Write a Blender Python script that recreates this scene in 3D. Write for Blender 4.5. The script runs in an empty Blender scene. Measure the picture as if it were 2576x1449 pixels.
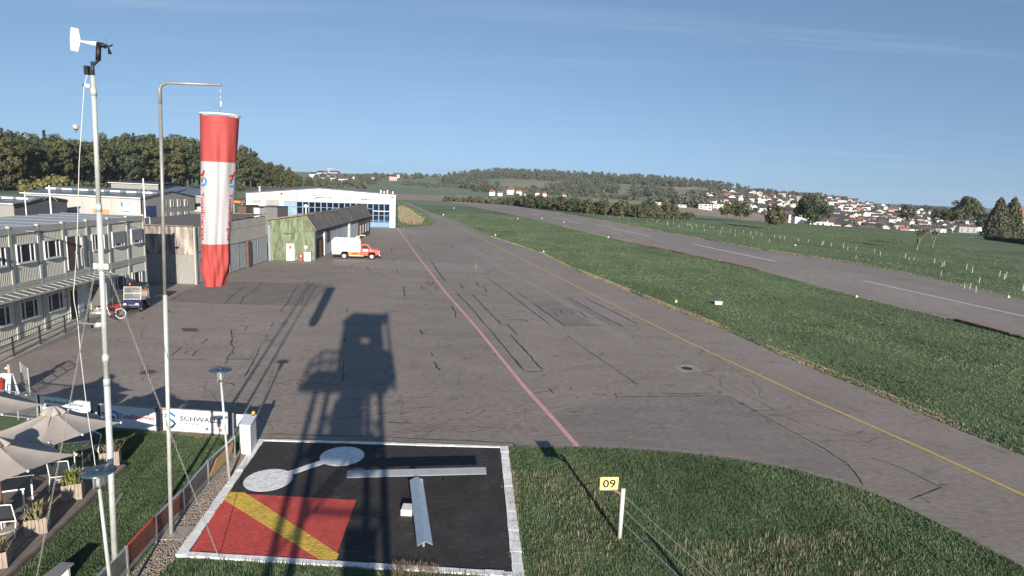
import bpy, bmesh, math, random
import numpy as np
from mathutils import Vector, Matrix
random.seed(7)
rng = np.random.default_rng(11)
R = math.radians
scene = bpy.context.scene
col = scene.collection

# ------------------------------------------------------------------ camera
PW, PH, FPX = 2576.0, 1449.0, 1500.0          # picture units used for surveying the place
PITCH, ROLL, CAMZ = R(9.5), R(2.6), 10.0
cp, sp, cr, sr = math.cos(PITCH), math.sin(PITCH), math.cos(ROLL), math.sin(ROLL)
CM = Matrix(((1, 0, 0), (0, -sp, cp), (0, -cp, -sp))) @ Matrix(((cr, sr, 0), (-sr, cr, 0), (0, 0, 1)))
cam_d = bpy.data.cameras.new('camera')
cam = bpy.data.objects.new('camera', cam_d)
col.objects.link(cam)
rx, dn, fw = CM @ Vector((1, 0, 0)), CM @ Vector((0, 1, 0)), CM @ Vector((0, 0, 1))
cam.matrix_world = Matrix(((rx.x, -dn.x, -fw.x, 0), (rx.y, -dn.y, -fw.y, 0), (rx.z, -dn.z, -fw.z, CAMZ), (0, 0, 0, 1)))
cam_d.sensor_width = 36.0
cam_d.lens = 36.0 * FPX / PW
cam_d.clip_start = 0.05
cam_d.clip_end = 20000
scene.camera = cam

# ------------------------------------------------------------------ sky and sun
SUN_AZ, SUN_EL = R(-13.5), R(15.6)             # direction the light travels towards
w = bpy.data.worlds.new('World')
scene.world = w
w.use_nodes = True
nt = w.node_tree
nt.nodes.clear()
out = nt.nodes.new('ShaderNodeOutputWorld')
bg = nt.nodes.new('ShaderNodeBackground')
sky = nt.nodes.new('ShaderNodeTexSky')
sky.sky_type = 'NISHITA'
sky.sun_disc = False
sky.sun_elevation = SUN_EL
sky.sun_rotation = math.pi + SUN_AZ
sky.altitude = 700
sky.air_density = 1.0
sky.dust_density = 0.0
sky.ozone_density = 1.6
bg.inputs['Strength'].default_value = 0.061
tc = nt.nodes.new('ShaderNodeTexCoord')
sep = nt.nodes.new('ShaderNodeSeparateXYZ')
nt.links.new(tc.outputs['Generated'], sep.inputs[0])
def wmath(op, a, b=None, c=None):
    n = nt.nodes.new('ShaderNodeMath'); n.operation = op
    for i, v in enumerate((a, b, c)):
        if v is None: continue
        if hasattr(v, 'links'): nt.links.new(v, n.inputs[i])
        else: n.inputs[i].default_value = v
    return n.outputs[0]
up_ = nt.nodes.new('ShaderNodeCombineXYZ')      # the clear upper sky carried down: dry air, no glare band at the horizon
nt.links.new(sep.outputs['X'], up_.inputs[0]); nt.links.new(sep.outputs['Y'], up_.inputs[1])
nt.links.new(wmath('MULTIPLY_ADD', wmath('MAXIMUM', sep.outputs['Z'], 0.0), 0.85, 0.15), up_.inputs[2])
nrm_ = nt.nodes.new('ShaderNodeVectorMath'); nrm_.operation = 'NORMALIZE'
nt.links.new(up_.outputs[0], nrm_.inputs[0]); nt.links.new(nrm_.outputs[0], sky.inputs['Vector'])
zc = wmath('MAXIMUM', sep.outputs['Z'], 0.03)
zc = wmath('ADD', zc, 0.05)
comb = nt.nodes.new('ShaderNodeCombineXYZ')
nt.links.new(wmath('DIVIDE', sep.outputs['X'], zc), comb.inputs[0])
nt.links.new(wmath('DIVIDE', sep.outputs['Y'], zc), comb.inputs[1])
mp = nt.nodes.new('ShaderNodeMapping')
mp.inputs['Rotation'].default_value = (0, 0, R(62))
mp.inputs['Scale'].default_value = (0.22, 2.4, 1)
nt.links.new(comb.outputs[0], mp.inputs[0])
n1 = nt.nodes.new('ShaderNodeTexNoise')
n1.inputs['Scale'].default_value = 1.3; n1.inputs['Detail'].default_value = 9; n1.inputs['Roughness'].default_value = 0.62
n1.inputs['Distortion'].default_value = 0.35
nt.links.new(mp.outputs[0], n1.inputs['Vector'])
n2 = nt.nodes.new('ShaderNodeTexNoise')
n2.inputs['Scale'].default_value = 0.35; n2.inputs['Detail'].default_value = 2
nt.links.new(comb.outputs[0], n2.inputs['Vector'])
cl = wmath('MULTIPLY', wmath('SMOOTH_MIN', wmath('MAXIMUM', wmath('MULTIPLY', wmath('SUBTRACT', n1.outputs[0], 0.50), 3.0), 0.0), 1.0, 0.1),
           wmath('MAXIMUM', wmath('MULTIPLY', wmath('SUBTRACT', n2.outputs[0], 0.36), 3.2), 0.0))
cl = wmath('MINIMUM', wmath('MULTIPLY', cl, 0.6), 0.32)
mixc = nt.nodes.new('ShaderNodeMixRGB')
nt.links.new(cl, mixc.inputs[0])
tint = nt.nodes.new('ShaderNodeMixRGB'); tint.blend_type = 'MULTIPLY'; tint.inputs[0].default_value = 1.0
tint.inputs[2].default_value = (0.925, 0.985, 1.03, 1)
nt.links.new(sky.outputs[0], tint.inputs[1])
nt.links.new(tint.outputs[0], mixc.inputs[1])
mixc.inputs[2].default_value = (4.3, 5.1, 6.2, 1)
nt.links.new(mixc.outputs[0], bg.inputs['Color'])
nt.links.new(bg.outputs[0], out.inputs[0])

sl = bpy.data.lights.new('sun', 'SUN')
sl.energy = 4.0
sl.angle = R(0.55)
sl.color = (1.0, 0.90, 0.78)
sun = bpy.data.objects.new('sun', sl)
col.objects.link(sun)
sdir = Vector((math.sin(SUN_AZ) * math.cos(SUN_EL), math.cos(SUN_AZ) * math.cos(SUN_EL), -math.sin(SUN_EL)))
sun.rotation_euler = sdir.to_track_quat('-Z', 'Y').to_euler()
sun.location = (10, -40, 40)
scene.view_settings.view_transform = 'Standard'
scene.view_settings.look = 'None'
scene.view_settings.exposure = 1.10
scene.view_settings.gamma = 1.0
scene.view_settings.use_curve_mapping = False
scene.render.engine = 'CYCLES'
scene.render.resolution_x, scene.render.resolution_y = 1024, 576

# ------------------------------------------------------------------ surveying helpers
def ray(x, y):
    return CM @ Vector(((x - PW / 2) / FPX, (y - PH / 2) / FPX, 1.0))
def G(x, y, z=0.0):
    d = ray(x, y); t = (z - CAMZ) / d.z
    return Vector((d.x * t, d.y * t, z))
def D(x, y, dist):
    d = ray(x, y); k = dist / math.hypot(d.x, d.y)
    return Vector((d.x * k, d.y * k, CAMZ + d.z * k))
def proj(p):
    q = CM.transposed() @ (Vector(p) - Vector((0, 0, CAMZ)))
    if q.z <= 0.01: return None
    return (q.x / q.z * FPX + PW / 2, q.y / q.z * FPX + PH / 2)
class Plane:
    """a vertical plane through two ground points, with u along it and z up"""
    def __init__(s, a, b):
        s.a = Vector((a[0], a[1], 0)); s.t = (Vector((b[0], b[1], 0)) - s.a).normalized()
        s.n = Vector((s.t.y, -s.t.x, 0)); s.len = (Vector((b[0], b[1], 0)) - s.a).length
    def uz(s, x, y):
        d = ray(x, y); k = (s.a.x * s.n.x + s.a.y * s.n.y) / (d.x * s.n.x + d.y * s.n.y)
        p = Vector((0, 0, CAMZ)) + d * k
        return ((p - s.a).dot(s.t), p.z)
    def p(s, u, z, o=0.0):
        return s.a + s.t * u + s.n * o + Vector((0, 0, z))

# ------------------------------------------------------------------ mesh helpers
class MB:
    def __init__(s): s.v = []; s.f = []; s.m = []; s.cm = 0
    def add(s, vs, fs):
        o = len(s.v); s.v += [tuple(v) for v in vs]
        for f in fs: s.f.append(tuple(i + o for i in f)); s.m.append(s.cm)
        return s
    def obox(s, c, ax, ay, az):
        c, ax, ay, az = Vector(c), Vector(ax), Vector(ay), Vector(az)
        vs = [c + ax * i + ay * j + az * k for k in (-1, 1) for j in (-1, 1) for i in (-1, 1)]
        return s.add(vs, [(0, 2, 3, 1), (4, 5, 7, 6), (0, 1, 5, 4), (2, 6, 7, 3), (0, 4, 6, 2), (1, 3, 7, 5)])
    def box(s, x0, x1, y0, y1, z0, z1):
        return s.obox(((x0 + x1) / 2, (y0 + y1) / 2, (z0 + z1) / 2), ((x1 - x0) / 2, 0, 0), (0, (y1 - y0) / 2, 0), (0, 0, (z1 - z0) / 2))
    def pbox(s, pl, u0, u1, z0, z1, o0, o1):
        """box on a Plane: u range, z range, offset range along the normal"""
        return s.obox(pl.p((u0 + u1) / 2, (z0 + z1) / 2, (o0 + o1) / 2), pl.t * ((u1 - u0) / 2), pl.n * ((o1 - o0) / 2), (0, 0, (z1 - z0) / 2))
    def bar(s, a, b, w_, h_=None, up=(0, 0, 1)):
        a, b = Vector(a), Vector(b); h_ = h_ or w_
        t = (b - a); L = t.length; t.normalize(); up = Vector(up)
        if abs(t.dot(up)) > 0.98: up = Vector((0, 1, 0))
        x = t.cross(up).normalized(); y = x.cross(t)
        return s.obox((a + b) / 2, t * (L / 2), x * (w_ / 2), y * (h_ / 2))
    def tube(s, pts, r, n=8, cap=True, closed=False):
        pts = [Vector(p) for p in pts]; N = len(pts)
        rs = r if isinstance(r, (list, tuple)) else [r] * N
        vs = []; prev = None
        for i, p in enumerate(pts):
            if closed: t = pts[(i + 1) % N] - pts[i - 1]
            else: t = pts[min(i + 1, N - 1)] - pts[max(i - 1, 0)]
            t.normalize()
            if prev is None:
                u = t.orthogonal().normalized()
            else:
                u = (prev - t * prev.dot(t)).normalized()
            prev = u; v = t.cross(u)
            for k in range(n):
                a = 2 * math.pi * k / n
                vs.append(p + (u * math.cos(a) + v * math.sin(a)) * rs[i])
        fs = []
        for i in range(N if closed else N - 1):
            j = (i + 1) % N
            for k in range(n):
                fs.append((i * n + k, i * n + (k + 1) % n, j * n + (k + 1) % n, j * n + k))
        if cap and not closed:
            fs.append(tuple(range(n))[::-1]); fs.append(tuple((N - 1) * n + k for k in range(n)))
        return s.add(vs, fs)
    def lathe(s, c, prof, n=16, axis=(0, 0, 1)):
        c = Vector(c); ax = Vector(axis).normalized(); u = ax.orthogonal().normalized(); v = ax.cross(u)
        vs = []
        for (r_, z_) in prof:
            for k in range(n):
                a = 2 * math.pi * k / n
                vs.append(c + ax * z_ + (u * math.cos(a) + v * math.sin(a)) * max(r_, 1e-4))
        fs = []
        for i in range(len(prof) - 1):
            for k in range(n):
                fs.append((i * n + k, i * n + (k + 1) % n, (i + 1) * n + (k + 1) % n, (i + 1) * n + k))
        fs.append(tuple(range(n))[::-1]); fs.append(tuple((len(prof) - 1) * n + k for k in range(n)))
        return s.add(vs, fs)
    def prism(s, poly, ext):
        """planar polygon (3d points) extruded by vector"""
        poly = [Vector(p) for p in poly]; e = Vector(ext); n = len(poly)
        vs = poly + [p + e for p in poly]
        fs = [tuple(range(n))[::-1], tuple(range(n, 2 * n))] + [(i, (i + 1) % n, n + (i + 1) % n, n + i) for i in range(n)]
        return s.add(vs, fs)
    def strip(s, pts, w_, z):
        """flat ribbon on the ground along pts"""
        pts = [Vector((p[0], p[1], z)) for p in pts]; N = len(pts); vs = []
        ww = w_ if isinstance(w_, (list, tuple)) else [w_] * N
        for i, p in enumerate(pts):
            t = pts[min(i + 1, N - 1)] - pts[max(i - 1, 0)]; t.normalize()
            o = Vector((-t.y, t.x, 0)) * (ww[i] / 2); vs += [p + o, p - o]
        return s.add(vs, [(2 * i + 1, 2 * i + 3, 2 * i + 2, 2 * i) for i in range(N - 1)])
    def build(s, name, mats, parent=None, smooth=False, bevel=0.0):
        me = bpy.data.meshes.new(name); me.from_pydata(s.v, [], s.f)
        if not isinstance(mats, (list, tuple)): mats = [mats]
        for m in mats: me.materials.append(m)
        if len(mats) > 1: me.polygons.foreach_set('material_index', s.m)
        bm = bmesh.new(); bm.from_mesh(me); bmesh.ops.recalc_face_normals(bm, faces=bm.faces)
        if bevel: bmesh.ops.bevel(bm, geom=list(bm.edges), offset=bevel, segments=1, affect='EDGES', clamp_overlap=True)
        bm.to_mesh(me); bm.free()
        if smooth:
            me.polygons.foreach_set('use_smooth', [True] * len(me.polygons))
        return link(name, me, parent)
def link(name, me, parent=None):
    o = bpy.data.objects.new(name, me); col.objects.link(o)
    if parent is not None: put(o, parent)
    return o
def put(o, parent):
    o.parent = parent
    o.matrix_parent_inverse = parent_world(parent).inverted()
def parent_world(p):
    m = Matrix.LocRotScale(p.location, p.rotation_euler, p.scale)
    if p.parent: m = parent_world(p.parent) @ p.matrix_parent_inverse @ m
    return m
def thing(name, label, cat, loc=(0, 0, 0), rz=0.0, group=None):
    o = bpy.data.objects.new(name, None); col.objects.link(o)
    o.location = loc; o.rotation_euler = (0, 0, rz); o.empty_display_size = 0.2
    return tag(o, label, cat, group)
def tag(o, label=None, cat=None, group=None, kind=None):
    if label: o['label'] = label
    if cat: o['category'] = cat
    if group: o['group'] = group
    if kind: o['kind'] = kind
    return o
def copy_tree(o, parent=None):
    c = o.copy(); col.objects.link(c); c.parent = parent
    for ch in list(o.children):
        if ch.name in scene.objects: copy_tree(ch, c)
    return c
def sheet(name, pts, z, m, parent=None, kind='structure'):
    """flat polygon sheet, triangulated"""
    me = bpy.data.meshes.new(name); bm = bmesh.new()
    vs = [bm.verts.new((p[0], p[1], z)) for p in pts]; f = bm.faces.new(vs)
    bmesh.ops.recalc_face_normals(bm, faces=[f])
    if f.normal.z < 0: f.normal_flip()
    bmesh.ops.triangulate(bm, faces=bm.faces); bm.to_mesh(me); bm.free()
    me.materials.append(m)
    o = link(name, me, parent)
    if parent is None and kind: o['kind'] = kind
    return o
def np_mesh(name, verts, faces, m, parent=None, smooth=False):
    """verts Nx3, faces Mx3 or Mx4 numpy arrays"""
    me = bpy.data.meshes.new(name); k = faces.shape[1]
    me.vertices.add(len(verts)); me.vertices.foreach_set('co', np.asarray(verts, np.float32).ravel())
    me.loops.add(faces.size); me.loops.foreach_set('vertex_index', faces.astype(np.int32).ravel())
    me.polygons.add(len(faces)); me.polygons.foreach_set('loop_start', np.arange(0, faces.size, k, dtype=np.int32))
    me.polygons.foreach_set('loop_total', np.full(len(faces), k, np.int32))
    me.update(calc_edges=True); me.validate()
    for mm in (m if isinstance(m, (list, tuple)) else [m]): me.materials.append(mm)
    if smooth: me.polygons.foreach_set('use_smooth', [True] * len(me.polygons))
    return me if parent == 'mesh' else link(name, me, parent)

# ------------------------------------------------------------------ materials
def mat(name, c, rough=0.8, var=0.15, scale=1.0, c2=None, scale2=None, var2=0.0, bump=0.0, bscale=None, metal=0.0, spec=0.4,
        stretch=None, detail=5, coords='pos', trans=0.0):
    m = bpy.data.materials.new(name); m.use_nodes = True
    t = m.node_tree; N = t.nodes; L = t.links
    b = N['Principled BSDF']
    b.inputs['Roughness'].default_value = rough; b.inputs['Metallic'].default_value = metal
    b.inputs['Specular IOR Level'].default_value = spec
    if coords == 'pos':
        vec = N.new('ShaderNodeNewGeometry').outputs['Position']
    else:
        vec = N.new('ShaderNodeTexCoord').outputs['Object']
    if stretch:
        mpn = N.new('ShaderNodeMapping'); mpn.inputs['Scale'].default_value = stretch[:3]
        if len(stretch) > 3: mpn.inputs['Rotation'].default_value = (0, 0, stretch[3])
        L.new(vec, mpn.inputs[0]); vec = mpn.outputs[0]
    nz = N.new('ShaderNodeTexNoise'); nz.inputs['Scale'].default_value = scale; nz.inputs['Detail'].default_value = detail
    nz.inputs['Roughness'].default_value = 0.6
    L.new(vec, nz.inputs['Vector'])
    mx = N.new('ShaderNodeMixRGB')
    a = c; z = c2 if c2 else tuple(min(1, x * (1 + var)) for x in c)
    a = c if c2 else tuple(x * (1 - var) for x in c)
    mx.inputs[1].default_value = (*a, 1); mx.inputs[2].default_value = (*z, 1)
    rp = N.new('ShaderNodeMapRange'); rp.inputs[1].default_value = 0.3; rp.inputs[2].default_value = 0.7
    L.new(nz.outputs[0], rp.inputs[0]); L.new(rp.outputs[0], mx.inputs[0])
    colr = mx.outputs[0]
    if scale2:
        n2 = N.new('ShaderNodeTexNoise'); n2.inputs['Scale'].default_value = scale2; n2.inputs['Detail'].default_value = 3
        L.new(vec, n2.inputs['Vector'])
        r2 = N.new('ShaderNodeMapRange'); r2.inputs[1].default_value = 0.3; r2.inputs[2].default_value = 0.7
        r2.inputs[3].default_value = 1 - var2; r2.inputs[4].default_value = 1 + var2
        L.new(n2.outputs[0], r2.inputs[0])
        mm = N.new('ShaderNodeMixRGB'); mm.blend_type = 'MULTIPLY'; mm.inputs[0].default_value = 1
        L.new(colr, mm.inputs[1]); L.new(r2.outputs[0], mm.inputs[2]); colr = mm.outputs[0]
    L.new(colr, b.inputs['Base Color'])
    if bump:
        nb = N.new('ShaderNodeTexNoise'); nb.inputs['Scale'].default_value = bscale or scale * 4; nb.inputs['Detail'].default_value = 4
        L.new(vec, nb.inputs['Vector'])
        bp = N.new('ShaderNodeBump'); bp.inputs['Strength'].default_value = bump; bp.inputs['Distance'].default_value = 0.05
        L.new(nb.outputs[0], bp.inputs['Height']); L.new(bp.outputs[0], b.inputs['Normal'])
    if trans:
        tr = N.new('ShaderNodeBsdfTranslucent'); L.new(colr, tr.inputs[0])
        ms = N.new('ShaderNodeMixShader'); ms.inputs[0].default_value = trans
        L.new(b.outputs[0], ms.inputs[1]); L.new(tr.outputs[0], ms.inputs[2]); L.new(ms.outputs[0], N['Material Output'].inputs[0])
    return m
def glass(name, tintc=(0.8, 0.85, 0.9), clear=0.8, rough=0.03):
    m = bpy.data.materials.new(name); m.use_nodes = True; t = m.node_tree; N = t.nodes; L = t.links
    N.remove(N['Principled BSDF'])
    tr = N.new('ShaderNodeBsdfTransparent'); tr.inputs[0].default_value = (*tintc, 1)
    gl = N.new('ShaderNodeBsdfPrincipled'); gl.inputs['Roughness'].default_value = rough; gl.inputs['Base Color'].default_value = (*[x * 0.35 for x in tintc], 1)
    nz = N.new('ShaderNodeTexNoise'); nz.inputs['Scale'].default_value = 2.0
    mr = N.new('ShaderNodeMapRange'); mr.inputs[3].default_value = 1 - clear - 0.04; mr.inputs[4].default_value = 1 - clear + 0.04
    L.new(nz.outputs[0], mr.inputs[0])
    ms = N.new('ShaderNodeMixShader'); L.new(mr.outputs[0], ms.inputs[0])
    L.new(tr.outputs[0], ms.inputs[1]); L.new(gl.outputs[0], ms.inputs[2]); L.new(ms.outputs[0], N['Material Output'].inputs[0])
    return m

M = {}
def defm(k, *a, **kw): M[k] = mat(k, *a, **kw)
defm('grass', (0.080, 0.125, 0.054), 0.95, c2=(0.122, 0.165, 0.078), scale=0.9, scale2=0.06, var2=0.22, bump=0.6, bscale=6)
defm('field_green', (0.125, 0.17, 0.10), 0.95, c2=(0.17, 0.21, 0.125), scale=0.02, scale2=0.004, var2=0.12)
defm('field_olive', (0.20, 0.21, 0.115), 0.95, c2=(0.25, 0.24, 0.14), scale=0.02, scale2=0.006, var2=0.15)
defm('field_brown', (0.27, 0.20, 0.15), 0.95, c2=(0.33, 0.25, 0.19), scale=0.02)
defm('field_straw', (0.27, 0.22, 0.12), 0.95, c2=(0.33, 0.27, 0.16), scale=0.03)
defm('asphalt', (0.226, 0.192, 0.168), 0.9, c2=(0.278, 0.24, 0.212), scale=0.35, scale2=5.0, var2=0.2, bump=0.25, bscale=35, stretch=(0.6, 1.4, 1, R(0)))
defm('asphalt_runway', (0.225, 0.191, 0.17), 0.9, c2=(0.285, 0.246, 0.22), scale=0.2, scale2=2.0, var2=0.1, bump=0.25, bscale=30, stretch=(1, 0.35, 1, R(15)))
defm('asphalt_patch', (0.165, 0.142, 0.125), 0.9, c2=(0.22, 0.19, 0.167), scale=0.8, scale2=4, var2=0.1, bump=0.25, bscale=35)
defm('bitumen', (0.03, 0.028, 0.028), 0.6, var=0.3, scale=3)
defm('concrete', (0.30, 0.28, 0.255), 0.9, scale=1.5, var=0.18, scale2=12, var2=0.1, bump=0.15)
defm('gravel', (0.22, 0.18, 0.15), 0.95, c2=(0.40, 0.34, 0.29), scale=16, bump=1.0, bscale=22)
defm('soil', (0.16, 0.115, 0.085), 0.95, c2=(0.23, 0.17, 0.12), scale=5, bump=0.6)
defm('paint_white', (0.80, 0.80, 0.77), 0.8, var=0.12, scale=3, scale2=20, var2=0.12)
defm('paint_runway_white', (0.52, 0.50, 0.48), 0.85, var=0.2, scale=2, scale2=9, var2=0.15)
defm('paint_yellow', (0.52, 0.38, 0.12), 0.8, var=0.12, scale=2, scale2=14, var2=0.15)
defm('paint_pink', (0.60, 0.33, 0.32), 0.8, var=0.1, scale=2, scale2=10, var2=0.1)
defm('pad_black', (0.028, 0.026, 0.027), 0.85, c2=(0.045, 0.041, 0.040), scale=1.2, scale2=8, var2=0.2, bump=0.3, bscale=25)
defm('pad_red', (0.52, 0.075, 0.06), 0.8, var=0.12, scale=2.5, scale2=10, var2=0.1, bump=0.35, bscale=14)
defm('pad_yellow', (0.62, 0.41, 0.07), 0.8, var=0.15, scale=2.5, scale2=9, var2=0.15, bump=0.5, bscale=12)
defm('pad_white', (0.76, 0.76, 0.75), 0.8, var=0.12, scale=4, scale2=9, var2=0.15, bump=0.5, bscale=14)
defm('galv', (0.56, 0.59, 0.57), 0.42, var=0.12, scale=5, metal=0.35, coords='obj')
defm('alu', (0.66, 0.68, 0.68), 0.33, var=0.08, scale=4, metal=0.8)
defm('steel_grey', (0.30, 0.30, 0.29), 0.5, var=0.15, scale=4, metal=0.4)
defm('dark_metal', (0.03, 0.035, 0.045), 0.45, var=0.2, scale=5)
defm('black', (0.012, 0.012, 0.014), 0.55, var=0.3, scale=5)
defm('white', (0.74, 0.74, 0.72), 0.5, var=0.04, scale=1.5, scale2=0.5, var2=0.04)
defm('offwhite', (0.60, 0.60, 0.57), 0.6, var=0.06, scale=2)
defm('red_fabric', (0.50, 0.085, 0.08), 0.65, var=0.08, scale=2, trans=0.25)
defm('white_fabric', (0.55, 0.54, 0.56), 0.7, var=0.04, scale=2, trans=0.25)
defm('parasol_cloth', (0.41, 0.37, 0.335), 0.85, var=0.07, scale=3, scale2=0.8, var2=0.08, trans=0.15)
defm('wood_deck', (0.15, 0.122, 0.105), 0.85, c2=(0.27, 0.22, 0.19), scale=3, stretch=(6, 0.7, 1, R(8)), bump=0.2)
defm('wood_planter', (0.24, 0.19, 0.155), 0.85, c2=(0.40, 0.33, 0.28), scale=5, stretch=(4, 4, 0.6), bump=0.2)
defm('plywood', (0.40, 0.26, 0.12), 0.7, var=0.15, scale=4, stretch=(1, 1, 4))
defm('container_wall', (0.52, 0.515, 0.44), 0.6, var=0.05, scale=1.2, scale2=0.3, var2=0.05)
defm('container_frame', (0.40, 0.40, 0.355), 0.55, var=0.06, scale=1.5)
defm('roof_pale', (0.34, 0.37, 0.40), 0.55, var=0.08, scale=1, scale2=5, var2=0.06)
defm('window_dark', (0.012, 0.012, 0.02), 0.08, var=0.5, scale=0.8, spec=0.6)
defm('blind', (0.26, 0.265, 0.285), 0.6, var=0.04, scale=3)
defm('frame_white', (0.58, 0.59, 0.60), 0.45, var=0.03, scale=3)
defm('metal_grey', (0.255, 0.25, 0.235), 0.6, var=0.10, scale=0.8, scale2=4, var2=0.08)
defm('metal_blue', (0.20, 0.235, 0.255), 0.6, var=0.12, scale=1.2, scale2=5, var2=0.1)
defm('rusty', (0.045, 0.035, 0.03), 0.8, c2=(0.40, 0.36, 0.31), scale=1.2, stretch=(2.2, 2.2, 0.35), scale2=1.2, var2=0.25)
defm('rust_edge', (0.20, 0.12, 0.08), 0.9, c2=(0.30, 0.24, 0.18), scale=2)
defm('green_wall', (0.055, 0.085, 0.050), 0.75, c2=(0.215, 0.25, 0.15), scale=2.2, stretch=(2.0, 2.0, 0.42), scale2=0.7, var2=0.28, detail=10)
defm('eternit', (0.105, 0.098, 0.09), 0.9, c2=(0.17, 0.16, 0.15), scale=0.6, scale2=3, var2=0.15, bump=0.2)
defm('brown_wood', (0.11, 0.072, 0.055), 0.8, var=0.2, scale=2)
defm('blue_roof', (0.13, 0.165, 0.205), 0.45, var=0.07, scale=0.3, scale2=2, var2=0.05, metal=0.2)
defm('hall_light', (0.40, 0.395, 0.375), 0.6, var=0.05, scale=0.6)
defm('hall_grey', (0.27, 0.265, 0.25), 0.6, var=0.06, scale=0.6)
defm('hall_dark', (0.045, 0.05, 0.062), 0.6, var=0.15, scale=0.6)
defm('hall_darkgrey', (0.14, 0.145, 0.15), 0.65, var=0.08, scale=0.6)
defm('door_blue', (0.16, 0.27, 0.40), 0.45, var=0.05, scale=1)
defm('blue_dark', (0.03, 0.06, 0.15), 0.4, var=0.15, scale=2)
defm('truck_red', (0.55, 0.085, 0.045), 0.35, var=0.08, scale=2, spec=0.5)
defm('truck_orange', (0.65, 0.22, 0.08), 0.4, var=0.06, scale=2)
defm('tyre', (0.018, 0.018, 0.018), 0.85, var=0.2, scale=4)
defm('glass_dark', (0.03, 0.035, 0.045), 0.06, var=0.2, scale=2, spec=0.7)
defm('glass_pale', (0.26, 0.36, 0.42), 0.08, var=0.15, scale=1, spec=0.7)
defm('cart_blue', (0.03, 0.04, 0.10), 0.3, var=0.1, scale=2, spec=0.6)
defm('cream', (0.55, 0.50, 0.42), 0.6, var=0.05, scale=3)
defm('red', (0.50, 0.04, 0.035), 0.5, var=0.1, scale=3)
defm('orange', (0.75, 0.20, 0.05), 0.5, var=0.1, scale=3)
defm('amber', (0.85, 0.38, 0.06), 0.3, var=0.1, scale=6)
defm('sign_yellow', (0.80, 0.66, 0.22), 0.5, var=0.04, scale=4)
defm('sign_blue', (0.03, 0.17, 0.38), 0.5, var=0.05, scale=4)
defm('navy', (0.015, 0.03, 0.075), 0.5, var=0.1, scale=4)
defm('logo_red', (0.45, 0.012, 0.03), 0.5, var=0.05, scale=4)
defm('logo_blue', (0.05, 0.22, 0.55), 0.5, var=0.05, scale=4)
defm('logo_green', (0.10, 0.42, 0.42), 0.5, var=0.05, scale=4)
defm('logo_yellow', (0.70, 0.42, 0.08), 0.5, var=0.05, scale=4)
defm('banner_pale', (0.62, 0.66, 0.70), 0.55, var=0.03, scale=2)
defm('lamp_blue', (0.035, 0.06, 0.085), 0.3, var=0.15, scale=5, spec=0.6)
defm('bark', (0.10, 0.08, 0.065), 0.9, var=0.25, scale=3, stretch=(3, 3, 0.6))
defm('bark_pale', (0.17, 0.15, 0.128), 0.9, var=0.25, scale=2, stretch=(3, 3, 0.6))
defm('leaf_a', (0.050, 0.068, 0.026), 0.7, c2=(0.13, 0.135, 0.052), scale=0.16, scale2=0.9, var2=0.3, trans=0.2)
defm('leaf_b', (0.066, 0.070, 0.030), 0.7, c2=(0.145, 0.138, 0.060), scale=0.2, scale2=0.9, var2=0.3, trans=0.2)
defm('leaf_c', (0.040, 0.060, 0.030), 0.7, c2=(0.095, 0.115, 0.052), scale=0.2, scale2=0.9, var2=0.3, trans=0.15)
defm('leaf_conifer', (0.022, 0.038, 0.020), 0.75, c2=(0.05, 0.068, 0.035), scale=0.4, scale2=1.5, var2=0.25, trans=0.08)
defm('leaf_yew', (0.065, 0.075, 0.042), 0.75, c2=(0.135, 0.14, 0.08), scale=0.5, scale2=1.5, var2=0.25, trans=0.08)
defm('leaf_willow', (0.14, 0.145, 0.055), 0.7, c2=(0.22, 0.20, 0.085), scale=0.4, scale2=1, var2=0.2, trans=0.2)
defm('wood_far', (0.045, 0.060, 0.038), 0.9, c2=(0.115, 0.118, 0.068), scale=0.05, scale2=0.25, var2=0.4)
defm('hedge_far', (0.048, 0.066, 0.035), 0.9, c2=(0.115, 0.11, 0.06), scale=0.1, scale2=0.5, var2=0.4, trans=0.1)
defm('blade', (0.066, 0.115, 0.050), 0.75, c2=(0.168, 0.228, 0.115), scale=2.0, scale2=0.18, var2=0.32, trans=0.25, stretch=(1, 0.35, 1))
defm('blade_dry', (0.25, 0.20, 0.125), 0.8, c2=(0.42, 0.36, 0.25), scale=1.5, trans=0.2)
defm('blade_red', (0.16, 0.10, 0.075), 0.8, c2=(0.29, 0.20, 0.145), scale=1.5, trans=0.15)
defm('plant_pale', (0.17, 0.18, 0.08), 0.8, c2=(0.36, 0.32, 0.2), scale=4, trans=0.2)
defm('plant_green', (0.11, 0.15, 0.03), 0.8, c2=(0.25, 0.27, 0.08), scale=4, trans=0.2)
defm('wall_white', (0.80, 0.785, 0.75), 0.8, var=0.04, scale=0.2)
defm('wall_cream', (0.66, 0.58, 0.44), 0.8, var=0.05, scale=0.2)
defm('wall_grey', (0.42, 0.41, 0.40), 0.8, var=0.05, scale=0.2)
defm('wall_rose', (0.55, 0.38, 0.31), 0.8, var=0.05, scale=0.2)
defm('roof_dark', (0.05, 0.048, 0.052), 0.8, var=0.2, scale=0.4)
defm('roof_brown', (0.11, 0.075, 0.06), 0.85, var=0.2, scale=0.4)
defm('roof_red', (0.26, 0.11, 0.075), 0.85, var=0.2, scale=0.4)
defm('haze_hill', (0.10, 0.13, 0.15), 0.95, var=0.08, scale=0.002)
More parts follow.
